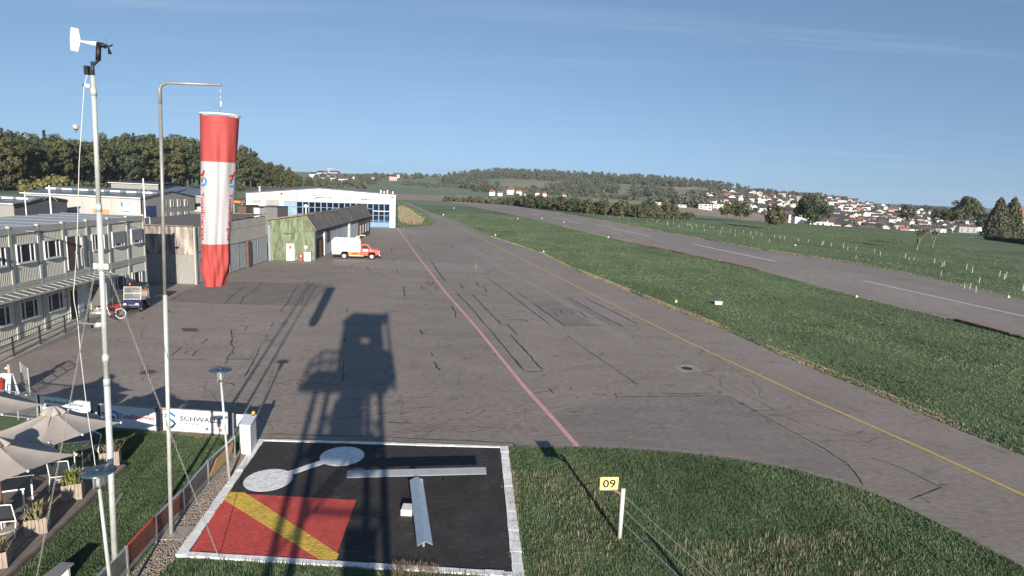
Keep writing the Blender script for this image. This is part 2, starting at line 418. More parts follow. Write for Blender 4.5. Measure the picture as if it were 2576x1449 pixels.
def weather(m, tone, dark, pale_scale, blot_scale, big=0.05, bigv=0.10):
    """pale grit, dark stains and broad uneven tone on an old surface"""
    t = m.node_tree; N = t.nodes; L = t.links; b = N['Principled BSDF']; src = b.inputs['Base Color'].links[0].from_socket
    pos = N.new('ShaderNodeNewGeometry').outputs['Position']
    def nz(sc, lo, hi, a, b_, st=None):
        v = pos
        if st: mpn = N.new('ShaderNodeMapping'); mpn.inputs['Scale'].default_value = st; L.new(pos, mpn.inputs[0]); v = mpn.outputs[0]
        n = N.new('ShaderNodeTexNoise'); n.inputs['Scale'].default_value = sc; n.inputs['Detail'].default_value = 4; L.new(v, n.inputs['Vector'])
        r = N.new('ShaderNodeMapRange'); r.inputs[1].default_value = lo; r.inputs[2].default_value = hi; r.inputs[3].default_value = a; r.inputs[4].default_value = b_; L.new(n.outputs[0], r.inputs[0]); return r.outputs[0]
    def mix(kind, fac, c1, c2_):
        x = N.new('ShaderNodeMixRGB'); x.blend_type = kind
        for i, v in ((0, fac), (1, c1), (2, c2_)):
            if hasattr(v, 'links'): L.new(v, x.inputs[i])
            else: x.inputs[i].default_value = v
        return x.outputs[0]
    c = mix('MULTIPLY', 1.0, src, nz(big, 0.35, 0.65, 1 - bigv, 1 + bigv, (1, 0.4, 1)))
    c = mix('MIX', nz(blot_scale, 0.60, 0.74, 0.0, 0.55), c, (*dark, 1))
    c = mix('MIX', nz(pale_scale, 0.62, 0.72, 0.0, 0.5, (0.5, 1.5, 1)), c, (*tone, 1))
    L.new(c, b.inputs['Base Color'])
weather(M['asphalt'], (0.36, 0.325, 0.295), (0.125, 0.108, 0.098), 6.0, 0.9)
weather(M['asphalt_runway'], (0.38, 0.345, 0.32), (0.14, 0.122, 0.112), 4.0, 0.6)
weather(M['asphalt_patch'], (0.30, 0.27, 0.245), (0.10, 0.09, 0.08), 6.0, 0.9)
weather(M['pad_black'], (0.13, 0.12, 0.115), (0.018, 0.017, 0.018), 5.0, 1.5, 0.6, 0.2)
weather(M['pad_red'], (0.36, 0.13, 0.11), (0.24, 0.04, 0.035), 5.0, 2.0, 0.5, 0.1)
weather(M['pad_yellow'], (0.55, 0.42, 0.18), (0.33, 0.2, 0.03), 5.0, 2.0, 0.5, 0.1)
weather(M['paint_white'], (0.82, 0.82, 0.80), (0.30, 0.28, 0.26), 6.0, 3.5, 0.6, 0.12)
weather(M['grass'], (0.20, 0.19, 0.10), (0.06, 0.095, 0.04), 3.0, 0.35, 0.06, 0.14)
M['glass_clear'] = glass('glass_clear', (0.86, 0.88, 0.9), 0.72)
M['glass_hangar'] = glass('glass_hangar', (0.42, 0.52, 0.66), 0.90)
M['glass_screen'] = glass('glass_screen', (0.72, 0.70, 0.70), 0.62, 0.15)
M['glass_red'] = glass('glass_red', (0.80, 0.42, 0.36), 0.62, 0.15)
# ================================================================== ground and terrain
COLX = [0, 400, 800, 1000, 1130, 1250, 1400, 1700, 2000, 2300, 2576]
ROWD = [300, 400, 550, 700, 1000, 1300, 1600, 1800, 2400, 4000, 4800]
ZT = [[0, 0, 0, 2, 5, 10, 15, 18, 10, 0, 0],
      [0, 0, 0, 2, 5, 10, 15, 18, 10, 0, 0],
      [0, 0, 0, -2.6, 2, 9, 20, 28, 20, 0, 0],
      [0, 0, -1, -2, 4, 14, 28, 35, 20, 0, 0],
      [0, 0, -1, -1.7, 5, 14, 28, 36, 20, 0, 0],
      [0, -0.5, -1.5, -2.2, 4, 17, 38, 56, 40, 0, 0],
      [0, -1, -2, -2.6, 2, 17, 38, 56, 40, 0, 0],
      [0, -3, -5, -2, 5, 22, 42, 54, 40, 0, 0],
      [0, -7, -9, -11, -13, 1, 18, 25, 10, 14, 0],
      [0, -20, -30, -35, -30, -21, -7, 3, -10, 17, 0],
      [0, -20, -30, -35, -28, -18, -5, -2, -15, 18, 0]]
COLA = [math.atan2(ray(x, 473 + (x - 1288) * 0.0454).x, ray(x, 473 + (x - 1288) * 0.0454).y) for x in COLX]
def terrain_z(x, y):
    d = math.hypot(x, y)
    if d <= ROWD[0] or y <= 0: return 0.0
    a = math.atan2(x, y)
    c = max(COLA[0], min(COLA[-1] - 1e-9, a))
    i = max(0, min(len(COLA) - 2, sum(1 for q in COLA if q <= c) - 1))
    t = (c - COLA[i]) / (COLA[i + 1] - COLA[i]); t = t * t * (3 - 2 * t)
    if d >= ROWD[-1]: j = len(ROWD) - 2; s = 1.0
    else:
        j = max(0, sum(1 for q in ROWD if q <= d) - 1); j = min(j, len(ROWD) - 2)
        s = (d - ROWD[j]) / (ROWD[j + 1] - ROWD[j])
    z0 = ZT[i][j] * (1 - s) + ZT[i][j + 1] * s
    z1 = ZT[i + 1][j] * (1 - s) + ZT[i + 1][j + 1] * s
    z = z0 * (1 - t) + z1 * t
    if d > 420: z += 1.2 * math.sin(x * 0.013) * math.cos(y * 0.009) * min(1, (d - 420) / 300)
    fade = 1.0 if abs(a) < R(60) else max(0.0, 1 - (abs(a) - R(60)) / R(25))
    return z * fade
def T(x, y, dmin=150, dmax=3000):
    """where the line of sight through a picture point meets the terrain"""
    r = ray(x, y); k0 = 1 / math.hypot(r.x, r.y); d = dmin; prev = dmin
    while d < dmax:
        p = r * (k0 * d)
        if CAMZ + p.z <= terrain_z(p.x, p.y):
            lo, hi = prev, d
            for _ in range(14):
                m_ = (lo + hi) / 2; p = r * (k0 * m_)
                if CAMZ + p.z <= terrain_z(p.x, p.y): hi = m_
                else: lo = m_
            p = r * (k0 * hi)
            return Vector((p.x, p.y, terrain_z(p.x, p.y)))
        prev = d; d += max(4, d * 0.012)
    return None
def inpoly(x, y, poly):
    c = False; n = len(poly); j = n - 1
    for i in range(n):
        xi, yi = poly[i][:2]; xj, yj = poly[j][:2]
        if (yi > y) != (yj > y) and x < (xj - xi) * (y - yi) / (yj - yi) + xi: c = not c
        j = i
    return c
COVER = [  # land cover seen from the tower: (slot, outline)
    (1, [(600, 400), (1420, 400), (1420, 520), (600, 520)]),
    (1, [(1420, 400), (2000, 430), (2000, 600), (1420, 545)]),
    (1, [(2000, 430), (2576, 500), (2576, 720), (2000, 556)]),
    (4, [(0, 455), (300, 462), (620, 474), (620, 482), (300, 476), (0, 466)]),
    (3, [(980, 487), (1190, 493), (1290, 501), (1270, 507), (1150, 506), (980, 502)]),
    (4, [(960, 440), (1140, 437), (1140, 444), (960, 446)]),
    (3, [(1120, 461), (1180, 463), (1180, 468), (1110, 467)]),
    (2, [(1255, 448), (1400, 452), (1440, 478), (1330, 482), (1260, 470)]),
    (2, [(1520, 462), (1640, 468), (1640, 492), (1480, 484)]),
    (4, [(1640, 464), (1860, 482), (1850, 487), (1640, 472)]),
    (2, [(1640, 470), (1860, 486), (1850, 496), (1700, 492)]),
    (4, [(1470, 497), (1660, 512), (1660, 518), (1470, 503)]),
    (3, [(1640, 516), (1940, 536), (1900, 552), (1740, 540)]),
    (3, [(1900, 540), (2080, 555), (2080, 566), (1850, 556)]),
]
azs = [R(a) for a in range(-180, -48, 6)] + [R(-48 + 0.3 * i) for i in range(0, 321)] + [R(a) for a in range(54, 180, 6)]
dsl = [6, 12, 25, 50, 90, 140, 190, 240, 280, 300] + list(range(312, 700, 12)) + list(range(700, 1900, 24)) + [2000, 2200, 2400, 2800, 3300, 4000, 4400, 4800]
NV, NA = len(dsl), len(azs)
gv = [(0, 0, 0)]
for a in azs:
    for d in dsl:
        x, y = d * math.sin(a), d * math.cos(a); gv.append((x, y, terrain_z(x, y)))
gf, gm = [], []
for i in range(NA):
    j = (i + 1) % NA
    gf.append((0, 1 + i * NV, 1 + j * NV)); gm.append(0)
    for k in range(NV - 1):
        f = (1 + i * NV + k, 1 + i * NV + k + 1, 1 + j * NV + k + 1, 1 + j * NV + k); gf.append(f)
        slot = 0
        if dsl[k] > 280 and abs(azs[i]) < R(50):
            c = [sum(gv[q][m_] for q in f) / 4 for m_ in range(3)]; p = proj(c)
            if p:
                for s_, poly in COVER:
                    if inpoly(p[0], p[1], poly): slot = s_
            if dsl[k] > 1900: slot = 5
        gm.append(slot)
me = bpy.data.meshes.new('ground'); me.from_pydata(gv, [], [f[::-1] for f in gf])
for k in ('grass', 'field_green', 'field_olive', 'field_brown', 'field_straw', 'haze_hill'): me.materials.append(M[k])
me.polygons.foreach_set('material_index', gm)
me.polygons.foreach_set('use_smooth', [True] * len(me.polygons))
ground = tag(link('ground', me), kind='structure', label='green airfield meadow running out to fields and hills')

# ------------------------------------------------------------------ asphalt
TAXR = [(1030, 511), (1091, 536.7), (1146, 554), (1234, 595), (1366, 639), (1454, 683), (1593, 739), (1715, 788), (1844, 839),
        (1980, 901.5), (2137, 964), (2264, 1019), (2420, 1084), (2576, 1147)]
NEARE = [(1276, 1124), (1450, 1128), (1580, 1131), (1700, 1140), (1850, 1157), (2000, 1183), (2120, 1216), (2220, 1250), (2320, 1297), (2430, 1352), (2576, 1428)]
pts = [G(*p) for p in NEARE] + [Vector((16.5, 12, 0)), Vector((18, 2, 0)), Vector((30, 6, 0)), Vector((26, 18, 0))] + [G(*p) for p in TAXR[::-1]]
pts += [G(1004, 505), G(1062, 533), G(1097, 557), G(1086, 566), G(1000, 574), Vector((-60, 128, 0)), Vector((-75, 100, 0)), Vector((-75, 26, 0)), Vector((-30, 25, 0)),
        Vector((-18.6, 22.75, 0)), Vector((-13.4, 22.15, 0)), Vector((-10.5, 22.05, 0)), Vector((-9.7, 21.75, 0)), Vector((-9.0, 21.72, 0))]
apron = tag(sheet('apron', pts, 0.006, M['asphalt']), label='wide grey patched asphalt apron and taxiway')
RWL = [(1128, 508), (1290, 540), (1400, 565), (1500, 590), (1700, 632), (1900, 677), (2150, 745), (2350, 793), (2576, 852)]
RWR = [(1222, 508), (1300, 519), (1400, 535), (1600, 571), (1900, 627), (2100, 655), (2300, 691), (2576, 754)]
pl_ = [G(*p) for p in RWL]; pr_ = [G(*p) for p in RWR]
pl_.append(pl_[-1] + (pl_[-1] - pl_[-2]) * 3); pr_.append(pr_[-1] + (pr_[-1] - pr_[-2]) * 3)
runway = tag(sheet('runway', pl_ + pr_[::-1], 0.006, M['asphalt_runway']), label='long grey asphalt runway with white centre dashes')
# runway centre dashes and threshold bars
def quad_strip(name, a, b, w_, z, m, parent, n=6):
    a, b = Vector(a), Vector(b)
    return MB().strip([a.lerp(b, i / n) for i in range(n + 1)], w_, z).build(name, m, parent)
for a, b in (((1340, 538), (1352, 541)), ((1390, 548), (1456, 562)), ((1536, 574), (1636, 594.5)), ((1744, 614.5), (1951, 657.5)), ((2172, 706), (2600, 801))):
    quad_strip('centreline_dash', G(*a), G(*b), 0.75 if a[0] < 2000 else 0.5, 0.012, M['paint_runway_white'], runway)
for k, (a, b) in enumerate((((1134, 507.4), (1210, 513.5)), ((1166, 506.2), (1228, 510.6)))):
    quad_strip('threshold_bar', G(*a), G(*b), 3.2, 0.012, M['paint_runway_white'], runway)
for a, b in (((1500, 564), (1560, 575)),):
    quad_strip('edge_line', G(*a), G(*b), 0.5, 0.012, M['paint_runway_white'], runway)

def P1(x, y): return G((400 + x / 2.862) / 1.1925, (800 + y / 2.862) / 1.1925)
def P2(x, y): return G((1000 + x / 2.862) / 1.1925, (640 + y / 2.862) / 1.1925)
def P3(x, y): return G((1500 + x / 2.147) / 1.1925, (940 + y / 2.147) / 1.1925)
def P4(x, y): return G((1500 + x / 1.639) / 1.1925, (1280 + y / 1.639) / 1.1925)
def fine(pts, n=5, jit=0.0):
    o = []
    for a, b in zip(pts[:-1], pts[1:]):
        for i in range(n):
            p = Vector(a).lerp(Vector(b), i / n)
            if jit and i: p += Vector((random.uniform(-jit, jit), random.uniform(-jit, jit), 0))
            o.append(p)
    return o + [Vector(pts[-1])]
yl = [(1012, 510), (1060, 528), (1100, 545), (1310, 650), (1500, 745), (1740, 865), (2050, 1010), (2330, 1133), (2576, 1247), (2750, 1330)]
MB().strip(fine([G(*p) for p in yl]), 0.19, 0.016).build('taxi_line', M['paint_yellow'], apron)
rl = [(999, 573), (1014, 594), (1055, 650), (1120, 735), (1195, 820), (1320, 975), (1390, 1052), (1453, 1124)]
MB().strip(fine([G(*p) for p in rl]), 0.22, 0.016).build('red_line', M['paint_pink'], apron)
sheet('asphalt_repair', [P1(640, 130), P1(1100, 132), P1(1690, 155), P1(1500, 340), P1(900, 325), P1(250, 300), P1(420, 215)], 0.010, M['asphalt_patch'], apron)
0 and sheet('asphalt_repair', [P2(1060, 687), P2(1185, 690), P2(1440, 955), P2(1640, 1180), P2(1805, 1360), P2(1640, 1360), P2(1200, 830)], 0.010, M['asphalt_patch'], apron)
C1 = [[(840, 545), (850, 600), (845, 640), (835, 665), (862, 685), (850, 740), (800, 785), (818, 800), (785, 835)], [(860, 600), (920, 580), (975, 572)],
      [(800, 540), (885, 548)], [(890, 500), (980, 512), (1050, 508)], [(985, 515), (950, 552)], [(820, 795), (1020, 800)], [(1090, 695), (1050, 775), (950, 955)],
      [(300, 795), (650, 798)], [(420, 690), (370, 730), (325, 768)], [(645, 870), (760, 852)], [(580, 722), (540, 725), (512, 770)], [(640, 620), (585, 665)], [(465, 725), (440, 750)],
      [(280, 350), (305, 385), (355, 405)], [(970, 165), (860, 240), (780, 320)], [(1110, 140), (1050, 195), (950, 260), (915, 320)],
      [(1420, 150), (1350, 260), (1320, 320), (1280, 360), (1265, 390)], [(1520, 165), (1490, 220)], [(1465, 265), (1435, 330)], [(1210, 475), (1183, 520)],
      [(1150, 585), (1135, 608)], [(800, 195), (1320, 205), (1680, 210)], [(640, 315), (900, 320), (1100, 325), (1250, 300)], [(330, 290), (420, 225)],
      [(1220, 1012), (1280, 1000)], [(1290, 1018), (1350, 1005)], [(1400, 975), (1470, 985)], [(1400, 1000), (1440, 1020)], [(1805, 810), (1805, 900)],
      [(1770, 900), (1800, 920), (1795, 990)], [(1810, 610), (1818, 660)], [(1835, 345), (1838, 400)], [(90, 440), (68, 458)],
      [(2070, 1005), (2190, 1020)], [(2180, 1340), (2400, 1345)], [(795, 1000), (850, 1005), (860, 1020)], [(905, 425), (940, 410), (955, 418)], [(830, 570), (860, 580)], [(825, 640), (895, 655)]]
C2 = [[(1060, 685), (1200, 830), (1400, 1070), (1640, 1360)], [(1185, 690), (1300, 810), (1440, 955), (1495, 955), (1580, 1045)], [(1520, 1042), (1650, 1180), (1805, 1360)],
      [(1640, 1360), (1805, 1360)], [(1310, 545), (1480, 665), (1700, 840), (1880, 972)], [(1565, 670), (1680, 745)], [(1700, 765), (1990, 968), (2310, 966)],
      [(2015, 720), (2250, 850), (2480, 968), (2620, 966)], [(2020, 722), (2160, 720), (2200, 745)], [(2200, 745), (2620, 953)], [(1010, 795), (1050, 855), (1045, 895)],
      [(1050, 855), (1190, 857)], [(840, 805), (1010, 808)], [(290, 450), (300, 480), (335, 515), (390, 510), (440, 540)], [(820, 580), (800, 600), (840, 620), (860, 590)],
      [(800, 622), (760, 625), (755, 640), (775, 655), (830, 655)], [(870, 625), (900, 660)], [(800, 670), (860, 695)], [(1080, 600), (1125, 650)],
      [(1220, 590), (1250, 625), (1300, 640), (1320, 680)], [(1290, 530), (1320, 510), (1380, 490)], [(1285, 700), (1330, 710)], [(1840, 830), (1950, 820), (2000, 825), (2110, 840), (2180, 900), (2235, 900)],
      [(1900, 850), (1930, 890)], [(1940, 825), (1970, 860)], [(2030, 860), (2070, 850)], [(2010, 950), (2110, 945)], [(1420, 915), (1640, 915), (1680, 940)], [(1430, 880), (1500, 890)],
      [(735, 905), (780, 908)], [(745, 1000), (768, 1042)], [(840, 1195), (855, 1225)], [(870, 1270), (885, 1315), (915, 1350)], [(650, 180), (675, 225)], [(715, 260), (765, 335)],
      [(830, 400), (975, 605)], [(840, 175), (860, 200)], [(600, 630), (610, 680), (615, 715)], [(595, 730), (645, 732)], [(500, 300), (498, 345)], [(515, 390), (520, 425)],
      [(545, 485), (550, 520)], [(165, 435), (155, 475)], [(1445, 455), (1480, 458)], [(930, 105), (980, 140)], [(1010, 270), (1025, 300)]]
C3 = [[(430, 140), (570, 245), (725, 350), (890, 460)], [(755, 538), (1100, 535), (1475, 533), (1700, 665), (2100, 880), (2235, 970), (2290, 1030), (2340, 1110)],
      [(1040, 520), (1420, 515), (1415, 500)], [(740, 517), (755, 545)], [(735, 517), (790, 517)], [(590, 523), (680, 522)], [(220, 513), (310, 503), (365, 490)],
      [(315, 480), (345, 517)], [(445, 478), (462, 485), (450, 495)], [(960, 740), (1085, 740)]]
C4 = [[(1810, 150), (1980, 205), (2170, 300), (2015, 360)], [(2065, 348), (2120, 378)], [(2160, 288), (2205, 285)]]
def crack(pts, thick=1.0):
    fp = fine(pts, 7, 0.025 * thick)
    ws = [max(0.02, 0.062 * thick * random.uniform(0.55, 1.35)) for _ in fp]
    ws[0] = ws[-1] = 0.015
    MB().strip(fp, ws, 0.013).build('crack_seal', M['bitumen'], apron)
for cs, fn, th in ((C1, P1, 1.1), (C2, P2, 1.6), (C3, P3, 0.85), (C4, P4, 0.7)):
    for c_ in cs: crack([fn(*p) for p in c_], th)
pts = list(pts)
defm('hairline', (0.075, 0.066, 0.06), 0.9, var=0.2, scale=2)
crack([G(660, 1092), G(960, 1100), G(1290, 1115), G(1297, 1123)], 0.9)
# small scattered crack seals across the apron, few where the photograph shows them clean
for k in range(70):
    x_, y_ = random.uniform(900, 1900), random.uniform(640, 1060)
    if x_ > 1200 + (y_ - 640) * 2.1 or x_ < 1000 - (y_ - 640) * .7: continue
    p = G(x_, y_); a = random.uniform(0, math.pi); L_ = random.uniform(0.15, 0.5)
    crack([p, p + Vector((math.cos(a), math.sin(a), 0)) * L_], 0.8)
defm('asphalt_pale', (0.27, 0.245, 0.225), 0.9, var=0.12, scale=1.5)
for pts_, w_ in (([(170, 440), (160, 480), (190, 530), (290, 565), (560, 578), (850, 580), (1080, 575), (1300, 545)], 0.18),
                 ([(-60, 425), (300, 425), (900, 455), (1270, 490)], 0.35), ([(330, 395), (1300, 425)], 0.25), ([(390, 480), (800, 510)], 0.2),
                 ([(220, 240), (420, 170)], 0.3), ([(380, 740), (640, 700), (900, 655), (1040, 600)], 0.12), ([(860, 1040), (1400, 1000), (1580, 970)], 0.1)):
    MB().strip(fine([P2(*p) for p in pts_], 5), w_, 0.0115).build('worn_line', M['asphalt_pale'], apron)
for pts_ in ([(1480, 470), (1830, 650), (2576, 1080)], [(1200, 270), (1420, 420), (1500, 480)]):
    MB().strip(fine([P2(*p) for p in pts_], 5), 0.06, 0.0115).build('paving_joint', M['asphalt_patch'], apron)
MB().strip(fine([P3(*p) for p in [(640, 10), (1250, 340), (1400, 420), (2150, 830)]], 5), 0.05, 0.0115).build('paving_joint', M['asphalt_patch'], apron)
for a, b in (((240, 402), (280, 405)), ((530, 422), (600, 424)), ((870, 438), (930, 440))):
    quad_strip('faded_dash', P2(*a), P2(*b), 0.25, 0.016, M['paint_yellow'], apron, 2)
quad_strip('faded_dash', P2(1222, 430), P2(1222, 480), 0.2, 0.016, M['paint_yellow'], apron, 2)
# lanes and squares of older and newer surfacing
defm('asphalt_lane', (0.245, 0.212, 0.192), 0.9, c2=(0.30, 0.262, 0.24), scale=0.5, scale2=5, var2=0.18, bump=0.25, bscale=35, stretch=(0.6, 1.4, 1))
defm('asphalt_old', (0.185, 0.16, 0.146), 0.9, c2=(0.24, 0.21, 0.19), scale=0.5, scale2=5, var2=0.18, bump=0.25, bscale=35, stretch=(0.6, 1.4, 1))
for m_, q_ in (('asphalt_lane', [P2(1180, 270), P2(1500, 480), P2(1830, 650), P2(2576, 1080), P2(2576, 1170), P2(1760, 650), P2(1420, 480), P2(1120, 270)]),
               ('asphalt_old', [P3(760, 540), P3(1470, 536), P3(1690, 668), P3(2230, 972), P3(2330, 1100), P3(1500, 900), P3(900, 860), P3(500, 850), P3(330, 640)]),
               ('asphalt_old', [P2(1700, 770), P2(1985, 968), P2(2480, 966), P2(2250, 850), P2(2015, 722)]),
               ('asphalt_lane', [P1(300, 800), P1(820, 800), P1(1020, 805), P1(950, 955), P1(640, 960), P1(420, 900)]),
               ('asphalt_lane', [P2(0, 395), P2(620, 405), P2(1250, 440), P2(1300, 500), P2(800, 500), P2(300, 460), P2(0, 445)])):
    sheet('resurfaced_area', q_, 0.0085 + 0.0006 * random.random(), M[m_], apron)
# hairline cracks wandering over the old surface
rw = random.Random(91)
hair = MB()
for k in range(260):
    x_, y_ = rw.uniform(300, 2300), rw.uniform(600, 1110)
    p = G(x_, y_)
    if not inpoly(p.x, p.y, pts): continue
    a = rw.choice((R(105), R(15), R(15))) + rw.uniform(-0.5, 0.5); L_ = rw.uniform(0.8, 4.5); n_ = int(L_ / 0.12) + 3; path = [p]; a0 = a
    for i in range(n_):
        a += rw.uniform(-0.3, 0.3) - 0.12 * (a - a0); path.append(path[-1] + Vector((math.cos(a), math.sin(a), 0)) * 0.13)
    hair.strip(path, [rw.uniform(0.006, 0.02) * (1 + p.y / 60) for _ in path], 0.0125)
tag(hair.build('hairline_cracks', M['hairline'], apron), kind='stuff')
# manholes
def disc(name, c, r, z, m, parent, n=20):
    mb = MB(); mb.lathe((c[0], c[1], z), [(r, 0), (r, 0.004)], n); return mb.build(name, m, parent)
sheet('manhole_surround', [G(1688, 918.5), G(1740, 918), G(1770, 934), G(1715, 937)], 0.014, M['concrete'], apron)
c_ = G(1728, 927.5); disc('manhole_cover', c_, 0.33, 0.017, M['bitumen'], apron)
disc('manhole_cover', G(372, 937), 0.36, 0.012, M['brown_wood'], apron)
sheet('manhole_surround', [G(455, 826), G(495, 826), G(500, 834), G(462, 834)], 0.012, M['brown_wood'], apron)

# grass island between apron and hangar, with dry hay
# ================================================================== signal square
PC = [G(650, 1107), G(1276, 1125), G(1317, 1454), G(444, 1400)]
sig = thing('signal_square', 'black signal square with white edging, red panel and white dumbbell', 'signal square', PC[3].lerp(PC[1], 0.5))
MB().prism([Vector((p.x, p.y, -0.02)) for p in PC], (0, 0, 0.045)).build('base_slab', M['pad_black'], sig)
cen = sum(PC, Vector()) / 4
for k in range(4):
    a, b = PC[k], PC[(k + 1) % 4]
    t = (b - a).normalized(); nrm = Vector((-t.y, t.x, 0))
    if nrm.dot(cen - a) < 0: nrm = -nrm
    wd = [0.14, 0.28, 0.17, 0.24][k]
    n = max(4, int((b - a).length / 0.5))
    for i in range(n):   # kerb stones
        p0, p1 = a.lerp(b, i / n) + t * 0.004, a.lerp(b, (i + 1) / n) - t * 0.004
        h = 0.05 + random.uniform(-0.006, 0.008); o = random.uniform(-0.012, 0.012)
        MB().prism([p0 - nrm * (0.02 + o), p1 - nrm * (0.02 + o), p1 + nrm * (wd + o), p0 + nrm * (wd + o)], (0, 0, h)).build('kerb_stone', M['paint_white'], sig)
def polyz(name, pts, z0, z1, m, parent):
    return MB().prism([Vector((p[0], p[1], z0)) for p in pts], (0, 0, z1 - z0)).build(name, m, parent)
polyz('red_panel', [G(572, 1242), G(896, 1260), G(842, 1412), G(480, 1390)], 0.026, 0.032, M['pad_red'], sig)
polyz('yellow_stripe', [G(562, 1258), G(580, 1240), G(616, 1241), G(852, 1396), G(846, 1413), G(804, 1410)], 0.0325, 0.036, M['pad_yellow'], sig)
def disk(cx, cy, rr, name):
    c = G(cx, cy); MB().lathe((c.x, c.y, 0.026), [(rr, 0), (rr, 0.008)], 36).build(name, M['pad_white'], sig)
disk(675, 1209, 0.77, 'dumbbell_disc'); disk(861, 1149, 0.79, 'dumbbell_disc')
a, b = G(735, 1190), G(812, 1164)
t = (b - a).normalized(); q = Vector((-t.y, t.x, 0)) * 0.16
polyz('dumbbell_bar', [a - t * 0.25 - q, b + t * 0.25 - q, b + t * 0.25 + q, a - t * 0.25 + q], 0.026, 0.0325, M['pad_white'], sig)
# landing T
def ridge_beam(a, b, w_, h_, name, m, parent, thick=0.03):
    a, b = Vector(a), Vector(b); t = (b - a).normalized(); q = Vector((-t.y, t.x, 0)) * (w_ / 2); up = Vector((0, 0, h_))
    mb = MB(); e = b - a; th = Vector((0, 0, -thick))
    mb.prism([a - q, a + up, a + q, a + q + th, a + up + th, a - q + th], e)
    return mb.build(name, m, parent)
TB0, TB1 = G(874, 1193, 0.52), G(1222, 1184, 0.52)
ST0, ST1 = G(1047, 1207, 0.46), G(1069, 1371, 0.28)
lt = thing('landing_t', 'white ridged landing T standing on the black signal square', 'landing T', (ST0.x, ST0.y, 0))
ridge_beam(TB0, TB1, 0.40, 0.13, 'cross_bar', M['alu'], lt)
ridge_beam(ST0, ST1, 0.42, 0.12, 'stem', M['alu'], lt)
for p in (ST0.lerp(ST1, 0.12), ST0.lerp(ST1, 0.9)):
    MB().bar((p.x, p.y, 0.02), (p.x, p.y, p.z + 0.09), 0.06).build('support', M['steel_grey'], lt)
for p in (TB0.lerp(TB1, 0.3), TB0.lerp(TB1, 0.7)):
    MB().bar((p.x, p.y + 0.1, 0.02), (p.x, p.y + 0.1, p.z + 0.03), 0.03).build('support', M['black'], lt)
p = G(1026, 1295); MB().box(p.x - 0.2, p.x + 0.14, p.y - 0.12, p.y + 0.28, 0.02, 0.22).build('ballast_box', M['white'], lt, bevel=0.01)
# ================================================================== lettering helper
def text_verts(body, size=1.0, spacing=1.0, bold=0.0):
    cu = bpy.data.curves.new('txt', 'FONT'); cu.body = body; cu.size = size; cu.space_character = spacing; cu.offset = bold
    cu.resolution_u = 3
    o = bpy.data.objects.new('txt', cu); col.objects.link(o)
    dg = bpy.context.evaluated_depsgraph_get()
    me_ = bpy.data.meshes.new_from_object(o.evaluated_get(dg))
    vs = [tuple(v.co) for v in me_.vertices]; fs = [tuple(p.vertices) for p in me_.polygons]
    bpy.data.objects.remove(o); bpy.data.curves.remove(cu); bpy.data.meshes.remove(me_)
    return vs, fs
def lettering(name, body, m, parent, fn, width=None, height=None, bold=0.0):
    """flat lettering mapped by fn(x, y) -> 3d point; x runs 0..width, y 0..cap height"""
    vs, fs = text_verts(body, 1.0, bold=bold)
    xs = [v[0] for v in vs]; x0, x1 = min(xs), max(xs)
    sx = width / (x1 - x0) if width else 1; sy = height / 0.70 if height else sx
    if not width: sx = sy
    mb = MB(); mb.add([fn((v[0] - x0) * sx, v[1] * sy) for v in vs], fs)
    me_ = bpy.data.meshes.new(name); me_.from_pydata(mb.v, [], mb.f); me_.materials.append(m)
    return link(name, me_, parent)
def arc_pts(cx, cy, r, a0, a1, n=14):
    return [(cx + r * math.cos(R(a0 + (a1 - a0) * i / n)), cy + r * math.sin(R(a0 + (a1 - a0) * i / n))) for i in range(n + 1)]
def stroke(name, pts2, w_, m, parent, fn):
    """flat stroke of a mark mapped through fn"""
    N = len(pts2); L_, R_ = [], []
    for i, p in enumerate(pts2):
        a, b = pts2[max(i - 1, 0)], pts2[min(i + 1, N - 1)]
        dx, dy = b[0] - a[0], b[1] - a[1]; l = math.hypot(dx, dy) or 1
        L_.append(fn(p[0] - dy / l * w_ / 2, p[1] + dx / l * w_ / 2)); R_.append(fn(p[0] + dy / l * w_ / 2, p[1] - dx / l * w_ / 2))
    mb = MB(); mb.add(L_ + R_, [(i, i + 1, N + i + 1, N + i) for i in range(N - 1)])
    me_ = bpy.data.meshes.new(name); me_.from_pydata(mb.v, [], mb.f); me_.materials.append(m)
    return link(name, me_, parent)
def swirl_mark(parent, fn, s=1.0):
    """ring-shaped emblem in red, blue, green and yellow"""
    stroke('emblem_red', [(-0.62 * s, 0.52 * s), (-0.3 * s, 0.42 * s), (0.0, 0.28 * s), (0.45 * s, 0.2 * s)], 0.17 * s, M['logo_red'], parent, fn)
    stroke('emblem_red_tail', [(-0.30 * s, 0.42 * s), (-0.24 * s, 0.15 * s), (-0.16 * s, -0.05 * s)], 0.15 * s, M['logo_red'], parent, fn)
    stroke('emblem_blue', arc_pts(0.35 * s, 0.32 * s, 0.36 * s, 160, -40), 0.17 * s, M['logo_blue'], parent, fn)
    stroke('emblem_green', arc_pts(0.35 * s, 0.32 * s, 0.36 * s, -70, -150), 0.15 * s, M['logo_green'], parent, fn)
    stroke('emblem_yellow', arc_pts(0.35 * s, 0.32 * s, 0.36 * s, -150, -185), 0.13 * s, M['logo_yellow'], parent, fn)

# ================================================================== corrugated sheet
def corrugated(mb, pl, u0, u1, z0, z1, o, pitch=0.13, depth=0.03):
    n = max(1, int(round((u1 - u0) / pitch))); w_ = (u1 - u0) / n; vs = []
    for i in range(n):
        b = u0 + i * w_
        for f, d in ((0, 0), (0.3, 0), (0.45, depth), (0.85, depth)):
            vs.append((b + f * w_, d))
    vs.append((u1, 0))
    pts = [pl.p(u, z0, o + d) for u, d in vs] + [pl.p(u, z1, o + d) for u, d in vs]
    N = len(vs); mb.add(pts, [(i, i + 1, N + i + 1, N + i) for i in range(N - 1)])
    return mb

